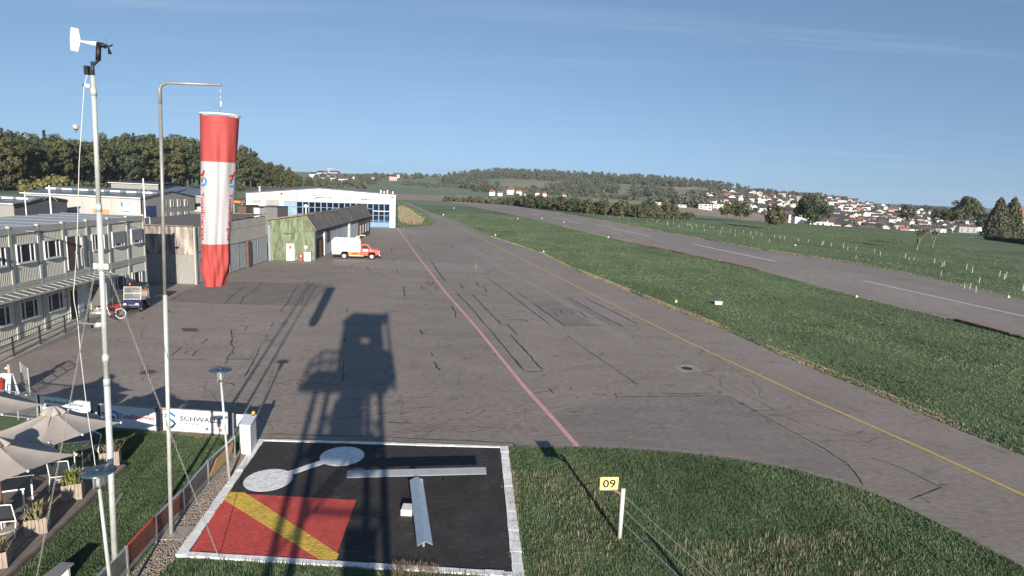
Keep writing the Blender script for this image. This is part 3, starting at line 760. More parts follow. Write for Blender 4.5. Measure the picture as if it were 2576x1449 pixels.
# ================================================================== two-storey container building
FC = G(362, 756); FAZ = R(-5.2)
FT = Vector((-math.sin(FAZ), -math.cos(FAZ), 0))            # along the facade towards the tower
FP = Plane(FC - FT * 0.6, FC + FT * 20)
if FP.n.x < 0: FP.n = -FP.n
UO = 0.6                                                     # shift of surveyed u
posts = [u + UO for u in (-0.6, 1.75, 4.1, 6.55, 8.95, 11.15, 13.4, 15.8, 18.2, 20.6)]
cb = thing('container_building', 'two-storey beige grey building of stacked site containers with white windows', 'building', FP.p(0, 0))
DEP = 6.0
for fl, (z0, z1) in enumerate(((0.32, 3.06), (3.5, 6.24))):
    for i in range(len(posts) - 1):
        mb = corrugated(MB(), FP, posts[i] + 0.08, posts[i + 1] - 0.08, z0, z1, -0.06, 0.13, 0.02)
        mb.build('wall_panel', M['container_wall'], cb)
for i, u in enumerate(posts):
    MB().pbox(FP, u - 0.09, u - 0.015, 0.06, 6.6, -0.1, 0.018).build('corner_post', M['container_frame'], cb)
    MB().pbox(FP, u + 0.015, u + 0.09, 0.06, 6.6, -0.1, 0.018).build('corner_post', M['container_frame'], cb)
    MB().pbox(FP, u - 0.05, u + 0.05, 6.58, 6.70, -0.15, 0.04).build('roof_cap', M['container_frame'], cb)
for i in range(len(posts) - 1):
    u0, u1 = posts[i] + 0.092, posts[i + 1] - 0.092
    MB().pbox(FP, u0, u1, 6.24, 6.6, -0.1, 0.012).build('top_beam', M['container_frame'], cb)
    MB().pbox(FP, u0, u1, 3.06, 3.27, -0.1, 0.012).build('middle_beam', M['container_frame'], cb)
    MB().pbox(FP, u0, u1, 3.285, 3.5, -0.1, 0.012).build('middle_beam', M['container_frame'], cb)
    MB().pbox(FP, u0, u1, 0.08, 0.32, -0.1, 0.012).build('base_beam', M['container_frame'], cb)
    # each module has its own roof sheet with a raised seam towards the next
    MB().pbox(FP, u0 - 0.02, u1 + 0.02, 6.50, 6.57, -DEP, -0.1).build('roof_sheet', M['roof_pale'], cb)
    MB().pbox(FP, u0 - 0.06, u0 + 0.02, 6.573, 6.60, -DEP, -0.16).build('roof_seam', M['steel_grey'], cb)
    MB().pbox(FP, posts[i] - 0.05, posts[i] + 0.03, 6.46, 6.55, -DEP, -0.16).build('roof_gutter', M['steel_grey'], cb)
MB().pbox(FP, -0.02, 0.06, 0.06, 6.5, -DEP, -0.1).build('end_wall', M['container_wall'], cb)
MB().pbox(FP, posts[-1] - 0.06, posts[-1] + 0.02, 0.06, 6.5, -DEP, -0.1).build('end_wall', M['container_wall'], cb)
MB().pbox(FP, 0, posts[-1], 0.06, 6.5, -DEP - 0.08, -DEP).build('rear_wall', M['container_wall'], cb)
MB().pbox(FP, 0.1, posts[-1] - 0.1, 0.0, 0.08, -DEP, -0.15).build('foundation', M['concrete'], cb)
def window(pl, parent, u0, u1, z0, z1, o=0.0, shut=0.0, lights=(0.22, 0.56, 0.22), fm='frame_white', wm='window_dark', sill=True):
    wd = MB(); t = 0.05
    wd.pbox(pl, u0, u1, z1 - t, z1, o - 0.06, o + 0.07); wd.pbox(pl, u0, u1, z0, z0 + t, o - 0.06, o + 0.07)
    wd.pbox(pl, u0, u0 + t, z0 + t, z1 - t, o - 0.06, o + 0.07); wd.pbox(pl, u1 - t, u1, z0 + t, z1 - t, o - 0.06, o + 0.07)
    f = wd.build('window', M[fm], parent)
    x = u0 + t; W_ = u1 - u0 - 2 * t
    tops = z1 - t - shut * (z1 - z0 - 2 * t)
    for k, fr in enumerate(lights):
        x1_ = x + fr * W_
        if k: MB().pbox(pl, x - 0.035, x + 0.035, z0 + t, tops if shut < 0.99 else z1 - t, o + 0.0, o + 0.055).build('mullion', M[fm], f)
        MB().pbox(pl, x + (0.04 if k else 0.003), x1_ - (0.04 if k < len(lights) - 1 else 0.003), z0 + t + 0.003, z1 - t - 0.003, o - 0.0, o + 0.02).build('pane', M[wm], f)
        x = x1_
    if shut:
        n = 8; hh = (z1 - t - tops) / n
        for k in range(n):
            MB().pbox(pl, u0 + t + 0.003, u1 - t - 0.003, tops + k * hh + 0.004, tops + (k + 1) * hh - 0.004, o + 0.057, o + 0.075).build('shutter_slat', M['blind'], f)
    if sill:
        MB().pbox(pl, u0 - 0.03, u1 + 0.03, z0 - 0.05, z0 - 0.003, o - 0.02, o + 0.13).build('sill', M[fm], f)
    return f
for u0, u1, s in ((-0.15, 1.32, 0.84), (2.3, 3.8, 0.84), (4.75, 6.15, 0), (9.4, 10.8, 0), (11.6, 13.05, 0), (13.85, 15.3, 0), (16.3, 17.8, 0)):
    window(FP, cb, u0 + UO, u1 + UO, 4.6, 5.68, 0.0, s)
for u0, u1 in ((0.15, 1.55), (2.4, 3.85), (4.9, 6.2), (9.5, 10.9), (11.75, 13.15), (13.95, 15.4), (16.3, 17.8)):
    window(FP, cb, u0 + UO, u1 + UO, 1.38, 2.44, 0.0)
# upper fire door and entrance opening with its shade painted black
def door_leaf(pl, parent, u0, u1, z0, z1, m, o=0.0, name='door'):
    d = MB().pbox(pl, u0, u1, z0, z1, o - 0.05, o + 0.035).build(name, M[m], parent)
    fr = MB(); fr.pbox(pl, u0 - 0.07, u0 - 0.002, z0, z1 + 0.07, o - 0.05, o + 0.06); fr.pbox(pl, u1 + 0.002, u1 + 0.07, z0, z1 + 0.07, o - 0.05, o + 0.06)
    fr.pbox(pl, u0 - 0.002, u1 + 0.002, z1 + 0.002, z1 + 0.07, o - 0.05, o + 0.06); fr.build('door_frame', M['frame_white'], d)
    MB().pbox(pl, u0 + 0.08, u0 + 0.12, (z0 + z1) / 2 - 0.08, (z0 + z1) / 2 + 0.08, o + 0.036, o + 0.09).build('handle', M['steel_grey'], d)
    return d
door_leaf(FP, cb, 7.85 + UO, 8.7 + UO, 3.62, 5.72, 'brown_wood')
MB().pbox(FP, 7.35 + UO, 7.47 + UO, 3.75, 5.85, 0.03, 0.13).build('downpipe', M['steel_grey'], cb)
MB().pbox(FP, 7.33 + UO, 7.49 + UO, 4.9, 5.6, 0.132, 0.2).build('aerial_box', M['frame_white'], cb)
door_leaf(FP, cb, 8.1 + UO, 8.85 + UO, 0.5, 2.55, 'black', name='entrance_shade')  # black leaf stands in for the shade in the entrance opening
MB().pbox(FP, 7.55 + UO, 8.0 + UO, 0.5, 2.5, 0.03, 0.06).build('side_light', M['glass_pale'], cb)
# glazed porch screen beside the door with a white end post
ps = MB().pbox(FP, 6.55 + UO, 6.65 + UO, 0.35, 2.5, 0.9, 1.0).build('porch_screen', M['frame_white'], cb)
MB().pbox(FP, 6.58 + UO, 6.61 + UO, 0.5, 2.45, 0.06, 0.895).build('pane', M['glass_screen'], ps)
MB().pbox(FP, 6.55 + UO, 6.65 + UO, 2.45, 2.5, 0.06, 0.895).build('top_rail', M['frame_white'], ps)
MB().pbox(FP, 6.4 + UO, 7.3 + UO, 0.52, 0.66, 0.6, 0.95).build('white_step_box', M['frame_white'], ps)
# slatted canopy
CU0, CU1, CO = 5.15 + UO, 19.6 + UO, 0.78
can = MB().pbox(FP, CU0, CU1, 2.80, 2.90, CO, CO + 0.06).build('canopy', M['container_frame'], cb)
MB().pbox(FP, CU0, CU1, 3.02, 3.10, 0.03, 0.08).build('wall_rail', M['container_frame'], can)
n = int((CU1 - CU0) / 0.58)
for i in range(n + 1):
    u = CU0 + 0.03 + (CU1 - CU0 - 0.06) * i / n
    MB().bar(FP.p(u, 3.075, 0.085), FP.p(u, 2.905, CO + 0.05), 0.04, 0.03).build('slat', M['container_frame'], can)
MB().obox((FP.p((CU0 + CU1) / 2, 2.955, 0.43)), FP.t * ((CU1 - CU0) / 2), (FP.p(0, 3.03, 0.085) - FP.p(0, 2.87, CO - 0.005)) / 2, Vector((0, 0, 0.004))).build('cover_sheet', M['hall_darkgrey'], can)
# wall lamps on brackets under the roof edge
for u in (12.15, 2.78, 19.0):
    lp = MB().bar(FP.p(u + UO, 6.36, 0.021), FP.p(u + UO, 6.36, 0.62), 0.05).build('wall_lamp', M['steel_grey'], cb)
    MB().obox(FP.p(u + UO, 6.33, 0.70), FP.t * 0.17, FP.n * 0.16, (0, 0, 0.06)).build('lamp_head', M['dark_metal'], lp, bevel=0.03)
# direction plates beside the entrance
cs = MB().pbox(FP, 9.0 + UO, 9.06 + UO, 2.42, 2.82, 0.04, 0.5).build('hanging_sign', M['sign_yellow'], cb)
def fc(x, y): return FP.p(9.064 + UO, 2.52 + y, 0.13 + x)
stroke('letter_c', arc_pts(0.14, 0.1, 0.09, 50, 310), 0.045, M['black'], cs, fc)
MB().pbox(FP, 9.12 + UO, 9.34 + UO, 2.0, 2.1, 0.035, 0.045).build('red_plate', M['red'], cb)
# ramp, steps and railing
rp = thing('entrance_ramp', 'long concrete ramp with steps up to the dark entrance opening', 'ramp', FP.p(8, 0, 1.0))
a0, a1 = 17.4 + UO, 9.3 + UO
mb = MB(); q = [FP.p(a0, 0, 0.12), FP.p(a0, 0, 1.62), FP.p(a1, 0, 1.45), FP.p(a1, 0, 0.12)]
qt = [q[0] + Vector((0, 0, 0.03)), q[1] + Vector((0, 0, 0.03)), q[2] + Vector((0, 0, 0.46)), q[3] + Vector((0, 0, 0.46))]
mb.add(q + qt, [(0, 1, 2, 3), (4, 5, 6, 7), (0, 1, 5, 4), (1, 2, 6, 5), (2, 3, 7, 6), (3, 0, 4, 7)]); mb.build('ramp_slab', M['concrete'], rp)
MB().pbox(FP, 7.0 + UO, a1 - 0.003, 0.0, 0.46, 0.12, 1.1).build('landing', M['concrete'], rp)
for k in range(3):
    MB().pbox(FP, 7.1 + UO + k * 0.02, 9.0 + UO - k * 0.1, 0.0, 0.345 - 0.115 * k, 1.104 + k * 0.3, 1.40 + k * 0.3).build('step', M['concrete'], rp)
rl_ = thing('ramp_railing', 'dark metal handrail along the outer edge of the concrete ramp', 'railing', FP.p(a0, 0, 1.5))
tops = []
for u in (17.2, 15.9, 13.87, 11.73, 9.5):
    h = 0.03 + 0.43 * max(0, (17.4 - u) / 8.1)
    MB().bar(FP.p(u + UO, h - 0.02, 1.42), FP.p(u + UO, h + 1.05, 1.42), 0.07).build('post', M['dark_metal'], rl_)
    tops.append(FP.p(u + UO, h + 1.05, 1.42))
for dz, nm in ((0, 'handrail'), (-0.3, 'mid_rail'), (-0.6, 'mid_rail')):
    MB().tube([p + Vector((0, 0, dz)) for p in tops], 0.025, 6).build(nm, M['dark_metal'], rl_)

# ================================================================== anemometer mast
AB = Vector((-9.29, 13.15, 0))
def on_axis(xpix, ypix, base=AB, lean=None):
    """point of a line of sight at the same distance as a mast foot"""
    d = ray(xpix, ypix); k = base.y / d.y; return Vector((0, 0, CAMZ)) + d * k
mt0, mt1 = on_axis(291, 1449), on_axis(234, 190)
mast_dir = (mt1 - mt0).normalized(); mfoot = mt0 - mast_dir * (mt0.z / mast_dir.z)
am = thing('anemometer_mast', 'tall galvanised telescopic mast carrying a wind vane with propeller', 'mast', mfoot)
def ml(z): return mfoot + mast_dir * (z / mast_dir.z)
ztop = mt1.z
MB().tube([ml(0), ml(5.2)], 0.064, 20).build('lower_tube', M['galv'], am, True)
MB().tube([ml(5.2), ml(9.2)], 0.056, 20).build('middle_tube', M['galv'], am, True)
MB().tube([ml(9.2), ml(ztop)], 0.048, 20).build('upper_tube', M['galv'], am, True)
for z in (5.2, on_axis(226, 1000).z + 1.0, 9.2, ztop - 0.3): MB().tube([ml(z - 0.12), ml(z + 0.05)], 0.072 if z < 9 else 0.060, 20).build('collar', M['galv'], am, True)
MB().tube([ml(ztop), ml(ztop + 0.28)], 0.035, 10).build('sensor_post', M['dark_metal'], am, True)
MB().obox(ml(ztop + 0.1) + Vector((-0.12, 0, 0)), (0.045, 0, 0), (0, 0.04, 0), (0, 0, 0.09)).build('junction_box', M['black'], am)
vt = on_axis(247, 152); MB().tube([ml(ztop + 0.2), vt], 0.03, 8).build('sensor_stub', M['dark_metal'], am)
MB().tube([vt, vt + Vector((0.03, 0, 0.30))], 0.05, 12).build('swivel_housing', M['black'], am, True)
hub = vt + Vector((0.03, 0, 0.32))
vdir = (on_axis(285, 121) - on_axis(205, 107)).normalized()
tail, nose = hub - vdir * 0.40, hub + vdir * 0.17
MB().tube([hub - vdir * 0.02, tail], [0.052, 0.018], 12).build('tail_boom', M['white'], am, True)
MB().tube([hub - vdir * 0.02, hub + vdir * 0.1, nose], [0.054, 0.05, 0.026], 12).build('nose_cone', M['black'], am, True)
up = Vector((0, 0, 1)); fin = MB()
pf = [tail + vdir * 0.03 + up * 0.0, tail + vdir * 0.05 - up * 0.01, tail - vdir * 0.0 + up * 0.24, tail - vdir * 0.15 + up * 0.25, tail - vdir * 0.19 + up * 0.0, tail - vdir * 0.19 - up * 0.21, tail - vdir * 0.04 - up * 0.22]
fin.prism([pf[0], pf[2], pf[3], pf[4], pf[5], pf[6]], vdir.cross(up) * 0.015); fin.build('tail_fin', M['white'], am)
prop = nose + vdir * 0.03; side = vdir.cross(up).normalized()
for k in range(4):
    a = R(20 + 90 * k); d = up * math.cos(a) + side * math.sin(a); e = (-up * math.sin(a) + side * math.cos(a)) * 0.7 + vdir * 0.6
    MB().add([prop + d * 0.02 - e * 0.012, prop + d * 0.02 + e * 0.012, prop + d * 0.16 + e * 0.045, prop + d * 0.16 - e * 0.045], [(0, 1, 2, 3)]).build('propeller_blade', M['black'], am)
MB().tube([nose - vdir * 0.01, nose + vdir * 0.07], [0.03, 0.012], 10).build('propeller_hub', M['black'], am, True)
# brackets with cord
def bracket(e):
    b = ml(e.z - 0.02)
    br = MB().tube([b, e], 0.02, 8).build('cord_bracket', M['steel_grey'], am)
    MB().tube([b + Vector((-0.07, 0, 0)), b + Vector((-0.16, -0.02, 0.005))], 0.045, 10).build('insulator', M['white'], br)
    MB().tube([e + Vector((0.03 * math.cos(t_), 0, 0.03 * math.sin(t_))) for t_ in [R(a) for a in range(0, 330, 30)]], 0.008, 6).build('eye', M['black'], br)
    return e
e1 = bracket(on_axis(212, 214)); e2 = bracket(on_axis(196, 812))
jt = ml(ztop + 0.02) + Vector((-0.1, -0.02, 0))
MB().tube([jt, e1, on_axis(199, 411), on_axis(196, 537), on_axis(194, 600), on_axis(191, 663), on_axis(187, 713), on_axis(185, 736), on_axis(187, 761), on_axis(193, 790), e2, on_axis(203, 896), on_axis(216, 1007), on_axis(225, 1072), on_axis(236, 1143), on_axis(262, 1350), on_axis(275, 1480)], 0.0075, 6).build('cord', M['offwhite'], am)
# collar with guy chains
cz = 7.85; cc = ml(cz)
MB().tube([ml(cz - 0.09), ml(cz + 0.09)], 0.085, 20).build('guy_collar', M['galv'], am, True)
for s_ in (-1, 1):
    MB().obox(cc + Vector((0.125 * s_, -0.02, 0.02)), (0.042, 0, 0), (0, 0.012, 0), (0, 0, 0.06)).build('guy_lug', M['white'], am)
def chain_mesh(a, b, L_=0.085, r=0.0055, name='guy_chain', m='steel_grey', parent=None, wdt=0.017):
    a, b = Vector(a), Vector(b); t = (b - a).normalized(); n_ = int((b - a).length / (L_ * 0.78)); u = t.orthogonal().normalized(); v = t.cross(u); mb = MB()
    for i in range(n_):
        c = a.lerp(b, (i + 0.5) / n_); s_ = u if i % 2 else v
        pts_ = []
        for k in range(10):
            an = 2 * math.pi * k / 10; pts_.append(c + t * (math.cos(an) * L_ / 2) + s_ * (math.sin(an) * wdt))
        mb.tube(pts_, r, 4, closed=True)
    return mb.build(name, M[m], parent)
chain_mesh(cc + Vector((-0.125, -0.02, -0.03)), on_axis(72, 1560) + Vector((0, 0, 0)), parent=am)
chain_mesh(cc + Vector((0.125, -0.02, -0.03)), G(550, 1401, 0.05), parent=am)

# ================================================================== windsock and its gallows pole
WB = G(431, 1347)
def wl(x, y): return on_axis(x, y, WB)
wt = wl(402, 224); wdir = (wt - WB).normalized()
wp = thing('windsock_pole', 'tall slim grey gallows pole with a horizontal arm at its top', 'pole', WB)
def wq(f): return WB.lerp(wt, f)
MB().tube([wq(0), wq(0.57)], 0.052, 16).build('lower_tube', M['galv'], wp, True)
MB().tube([wq(0.57), wq(0.97)], 0.043, 16).build('upper_tube', M['steel_grey'], wp, True)
MB().tube([wq(0.965), wt, wt + Vector((0.05, 0, 0.1)), wl(420, 208), wl(557, 214)], [0.043, 0.042, 0.04, 0.034, 0.03], 12).build('arm', M['steel_grey'], wp, True)
MB().tube([WB, WB + Vector((0, 0, 0.06))], 0.12, 16).build('foot_plate', M['concrete'], wp)
polyz('base_slab', [WB + Vector((-0.30, -0.28, 0)), WB + Vector((0.42, -0.22, 0)), WB + Vector((0.42, 0.45, 0)), WB + Vector((-0.25, 0.4, 0))], 0.005, 0.045, M['concrete'], wp)
ws = thing('windsock', 'red and white banded windsock hanging limp from the gallows arm', 'windsock', wl(554, 290))
stop, sbot = wl(553, 288), wl(541, 718)
tip = wl(557, 217)
chain_mesh(tip, wl(556, 258), 0.09, 0.006, 'chain', 'steel_grey', ws, 0.022)
MB().tube([wl(556, 254), wl(555, 268)], 0.02, 8).build('swivel', M['galv'], ws)
for a in (0, 120, 240):
    MB().tube([wl(556, 264), stop + Vector((0.42 * math.cos(R(a)), 0.42 * math.sin(R(a)), 0.02))], 0.005, 5).build('hanger_wire', M['steel_grey'], ws)
SL = stop.z - sbot.z
def sock_p(th, f, off=0.0):
    """point on the limp sock; th around (0 faces the tower), f from ring to mouth"""
    c = stop.lerp(sbot, f)
    r = 0.445 + (0.285 - 0.445) * f
    if f > 0.9: r *= 1 - 0.18 * ((f - 0.9) / 0.1)
    fold = 0.03 * f * math.cos(2 * th + 0.6) + 0.013 * min(1, f * 3) * math.cos(5 * th + 6 * f + 1.0) + 0.007 * math.cos(9 * th - 9 * f)
    fold += 0.035 * math.exp(-((f - 0.88) / 0.1) ** 2) * (math.cos(7 * th + 10 * f) + 0.6 * math.cos(13 * th - 16 * f))
    seam = -0.05 * math.exp(-((th - 0.58) / 0.16) ** 2) * min(1, f * 4)
    rr = r + (fold + seam) * min(1.0, f * 8) + off
    return Vector((c.x + rr * math.sin(th), c.y - rr * math.cos(th), c.z))
def sock_band(name, f0, f1, m):
    nf, na = max(6, int((f1 - f0) * 60)), 64; vs, fs = [], []
    for i in range(nf + 1):
        for k in range(na): vs.append(sock_p(2 * math.pi * k / na - math.pi, f0 + (f1 - f0) * i / nf))
    for i in range(nf):
        for k in range(na): fs.append((i * na + k, i * na + (k + 1) % na, (i + 1) * na + (k + 1) % na, (i + 1) * na + k))
    mb = MB(); mb.add(vs, fs); return mb.build(name, M[m], ws, True)
sock_band('red_band', 0.015, 0.27, 'red_fabric'); wb_ = sock_band('white_band', 0.27, 0.745, 'white_fabric'); sock_band('red_band', 0.745, 1.0, 'red_fabric')
MB().tube([sock_p(R(a), 0.004, 0.01) for a in range(-180, 180, 12)], 0.022, 8, closed=True).build('ring', M['white'], ws, True)
for th0, sgn in ((R(-26), 1), (R(88), 1)):
    def fn(x, y, th0=th0): return sock_p(th0 + (y - 0.09) / 0.38, 0.445 + x / SL, 0.012)
    lettering('lettering', 'TotalEnergies', M['logo_red'], wb_, fn, width=1.2, height=0.105, bold=0.014)
    def fm(x, y, th0=th0): return sock_p(th0 + (y - 0.11) / 0.38, 0.36 + x / SL, 0.012)
    swirl_mark(wb_, fm, 0.28)
# ================================================================== post lamps
def post_lamp(base, h, label, lean=(0, 0)):
    o = thing('post_lamp', label, 'lamp', base, group='post lamps by the terrace')
    b = Vector(base); tp = b + Vector((lean[0], lean[1], h - 0.42))
    MB().tube([b, tp], [0.042, 0.034], 12).build('post', M['galv'], o, True)
    MB().lathe(tp, [(0.06, 0), (0.075, 0.03), (0.06, 0.06)], 16).build('base_ring', M['black'], o, True)
    MB().lathe(tp, [(0.055, 0.062), (0.055, 0.15), (0.035, 0.26)], 16).build('bulb', M['offwhite'], o, True)
    for k in range(4):
        a = R(45 + 90 * k); e = Vector((math.cos(a) * 0.095, math.sin(a) * 0.095, 0))
        MB().bar(tp + e + Vector((0, 0, 0.02)), tp + e + Vector((0, 0, 0.37)), 0.022).build('cage_rod', M['alu'], o)
    MB().lathe(tp, [(0.09, 0.045), (0.098, 0.05), (0.098, 0.36), (0.09, 0.365)], 20).build('glass_cylinder', M['glass_clear'], o, True)
    MB().lathe(tp, [(0.05, 0.372), (0.33, 0.38), (0.345, 0.395), (0.20, 0.425), (0.09, 0.44)], 40).build('shade', M['lamp_blue'], o, True)
    MB().lathe(tp, [(0.09, 0.441), (0.085, 0.47), (0.03, 0.48)], 20).build('cap', M['lamp_blue'], o, True)
    return o
L1b = G(577, 1207); L1t = on_axis(555, 930, L1b)
post_lamp(L1b, L1t.z + 0.02, 'slim post lamp with blue disc shade in front of the white banner', (L1t.x - L1b.x, 0))
L2h = G(247, 1188, 3.55); post_lamp((L2h.x + 0.12, L2h.y, 0), 3.6, 'post lamp with blue disc shade behind the mast on the lawn', (-0.12, 0))

# ================================================================== banner fence
def banner(x0, x1, ytop0, ytop1, label, m, h=0.97, z0=0.07, posts_c='dark_metal'):
    a, b = G(x0, ytop0, h), G(x1, ytop1, h)
    pl = Plane(a, b)
    if pl.n.y > 0: pl.n = -pl.n
    o = thing('banner_board', label, 'banner', pl.p(0, 0))
    L_ = pl.len
    MB().pbox(pl, 0.03, L_ - 0.03, z0, h - 0.02, -0.012, 0.012).build('banner_sheet', M[m], o)
    fr = MB(); fr.pbox(pl, 0, L_, h - 0.018, h + 0.02, -0.02, 0.02); fr.pbox(pl, 0, L_, z0 - 0.04, z0 - 0.002, -0.02, 0.02); fr.build('rail', M['steel_grey'], o)
    for u in (-0.03, L_ + 0.03): MB().pbox(pl, u - 0.028, u + 0.028, 0, h + 0.02, -0.028, 0.028).build('post', M[posts_c], o)
    return o, pl, L_
o, pl, L_ = banner(98, 228, 993.5, 1011, 'pale banner with dark heading lettering at the left of the fence', 'banner_pale')  # shade on this banner is put into the pale blue sheet colour
lettering('heading', 'Aérodrome', M['navy'], o, lambda x, y: pl.p(0.27 + x, 0.71 + y, 0.014), width=L_ * 0.40, height=0.14, bold=0.02)
lettering('heading', 'Régional', M['navy'], o, lambda x, y: pl.p(0.27 + L_ * 0.43 + x, 0.71 + y, 0.014), width=L_ * 0.31, height=0.14, bold=0.02)
for k, (w0, w1) in enumerate(((0.28, 1.9), (0.35, 1.5))):
    MB().pbox(pl, w0, w1, 0.56 - 0.16 * k, 0.60 - 0.16 * k, 0.0125, 0.0145).build('small_print', M['sign_blue'], o)
MB().pbox(pl, 0.03, L_ - 0.03, 0.20, 0.30, 0.0125, 0.0145).build('blue_band', M['sign_blue'], o)
o, pl2, L_ = banner(250, 392, 1016, 1027, 'pale banner with ring emblem and long dark red wording', 'banner_pale')  # sheet colour carries the shade here too
lettering('wording', 'TotalEnergies', M['logo_red'], o, lambda x, y: pl2.p(L_ * 0.325 + x, 0.46 + y, 0.014), width=L_ * 0.645, height=0.18, bold=0.02)
swirl_mark(o, lambda x, y: pl2.p(L_ * 0.17 + x, 0.36 + y, 0.014), 0.5)
o, pl3, L_ = banner(407, 576, 1026, 1037, 'bright white banner with folded S emblem on the fence', 'white')
lettering('wording', 'SCHWALLE', M['navy'], o, lambda x, y: pl3.p(L_ * 0.27 + x, 0.50 + y, 0.014), width=L_ * 0.62, height=0.19, bold=0.022)
lettering('wording_small', 'GARAGE SA', M['navy'], o, lambda x, y: pl3.p(L_ * 0.29 + x, 0.355 + y, 0.014), width=L_ * 0.265, height=0.075, bold=0.022)
sS = [(0.20, 0.28), (0.10, 0.34), (-0.06, 0.43), (-0.20, 0.30), (-0.06, 0.19), (0.06, 0.13), (0.18, 0.02), (0.06, -0.10), (-0.02, -0.14), (-0.2, -0.03)]
for nm, seg, mm in (('emblem', sS[:4], 'sign_blue'), ('emblem', sS[3:6], 'logo_blue'), ('emblem', sS[5:], 'navy')):
    stroke(nm, seg, 0.095, M[mm], o, lambda x, y: pl3.p(L_ * 0.125 + x, 0.34 + y * 1.15, 0.014))
for u, c in ((0.665, 'navy'), (0.87, 'logo_red')):
    pts_ = [pl3.p(L_ * u + 0.065 * math.cos(R(a)), 0.22 + 0.065 * math.sin(R(a)), 0.013) for a in range(0, 360, 20)]
    MB().prism(pts_, pl3.n * 0.003).build('round_badge', M[c], o)
    stroke('badge_mark', [(-0.03, 0.02), (0.03, -0.02)], 0.02, M['offwhite'], o, lambda x, y: pl3.p(L_ * u + x, 0.22 + y, 0.0175))
lettering('wording_small', 'Jeep', M['black'], o, lambda x, y: pl3.p(L_ * 0.725 + x, 0.195 + y, 0.014), width=L_ * 0.09, height=0.06, bold=0.01)
# short notice panel at the end of the banners
a, b = G(588, 1040, 0.95), G(612, 1041, 0.95); pn = Plane(a, b)
if pn.n.y > 0: pn.n = -pn.n
o = thing('notice_panel', 'small white notice panel between the banner and the metal cabinet', 'sign', pn.p(0, 0))
MB().pbox(pn, 0, 0.10, 0.45, 0.92, -0.01, 0.01).build('dark_strip', M['navy'], o)
MB().pbox(pn, 0.105, pn.len, 0.45, 0.92, -0.01, 0.01).build('panel', M['white'], o)
for u in (-0.03, pn.len + 0.03): MB().pbox(pn, u - 0.025, u + 0.025, 0, 0.96, -0.025, 0.025).build('post', M['alu'], o)
# chain-link fence to the left of the banners
a, b = G(-60, 975, 1.15), G(90, 991, 1.15); pf_ = Plane(a, b)
if pf_.n.y > 0: pf_.n = -pf_.n
o = thing('mesh_fence', 'low chain-link fence panel with pale tube frame left of the banners', 'fence', pf_.p(0, 0))
LF = pf_.len
for u in (0.0, LF * 0.34, LF * 0.67, LF): MB().tube([pf_.p(u, 0), pf_.p(u, 1.17)], 0.025, 8).build('post', M['alu'], o)
for z in (1.15, 0.1): MB().tube([pf_.p(0, z), pf_.p(LF, z)], 0.022, 8).build('rail', M['alu'], o)
mb = MB(); st = 0.075
for s_ in (1, -1):
    u = -1.0
    while u < LF + 1.0:
        u0_, z0_, u1_, z1_ = u, 0.12, u + s_ * 1.0, 1.12
        # clip to the panel
        if s_ == 1: c0, c1 = max(0, u0_), min(LF, u1_); zz = lambda q: 0.12 + (q - u)
        else: c0, c1 = min(LF, u0_), max(0, u1_); zz = lambda q: 0.12 + (u - q)
        if (c1 - c0) * s_ > 0.01: mb.bar(pf_.p(c0, zz(c0)), pf_.p(c1, zz(c1)), 0.006)
        u += st * 1.4
mb.build('wire_mesh', M['alu'], o)
# gate post with a yellow post, board and bin at the far left
g0, g1 = G(30, 1003), G(73, 985)
gp = Plane(G(50, 994), G(74, 988)); 
o = thing('open_gate', 'narrow galvanised gate standing open beside the ramp', 'gate', G(68, 988))
ga, gb = G(57, 977), G(76, 993); gpl = Plane(ga, gb)
for u in (0, gpl.len): MB().tube([gpl.p(u, 0), gpl.p(u, 1.25)], 0.035, 8).build('post', M['alu'], o)
for z in (0.12, 0.4, 0.68, 0.96, 1.22): MB().tube([gpl.p(0, z), gpl.p(gpl.len, z)], 0.014, 6).build('bar', M['alu'], o)
for k in range(1, 7): MB().tube([gpl.p(gpl.len * k / 7, 0.12), gpl.p(gpl.len * k / 7, 1.22)], 0.006, 5).build('upright', M['alu'], o)
b_ = G(30, 990); o = thing('wooden_post', 'squared pale wooden post between the board and the open gate', 'post', b_)
MB().box(b_.x - 0.06, b_.x + 0.06, b_.y - 0.06, b_.y + 0.06, 0, 1.35).build('post', M['wood_planter'], o, bevel=0.01)
MB().lathe((b_.x - 0.1, b_.y - 0.05, 1.15), [(0.05, 0), (0.06, 0.05), (0.02, 0.09)], 10).build('post_lamp_head', M['offwhite'], o)
b_ = G(22, 996); o = thing('a_frame_board', 'pale blue folding pavement board standing by the gate', 'sign', b_)
for s_ in (-1, 1):
    MB().prism([b_ + Vector((-0.28, s_ * 0.25, 0.02)), b_ + Vector((0.28, s_ * 0.25, 0.02)), b_ + Vector((0.24, s_ * 0.03, 1.02)), b_ + Vector((-0.24, s_ * 0.03, 1.02))], (0, 0.02 * s_, 0)).build('board', M['banner_pale'], o)
    for k in range(3):
        f = 0.25 + 0.22 * k
        MB().bar(b_ + Vector((-0.2, s_ * (0.25 - 0.22 * f) + s_ * 0.026, f)), b_ + Vector((0.2, s_ * (0.25 - 0.22 * f) + s_ * 0.026, f)), 0.02).build('rule', M['sign_blue'], o)
b_ = G(-4, 1003); o = thing('red_bin', 'red litter bin cut off by the left picture edge', 'bin', b_)
MB().lathe(b_, [(0.19, 0), (0.21, 0.05), (0.22, 0.75), (0.2, 0.8)], 18).build('body', M['red'], o, True)
MB().lathe(b_ + Vector((0, 0, 0.802)), [(0.23, 0), (0.23, 0.04), (0.1, 0.13), (0.02, 0.14)], 18).build('lid', M['red'], o, True)

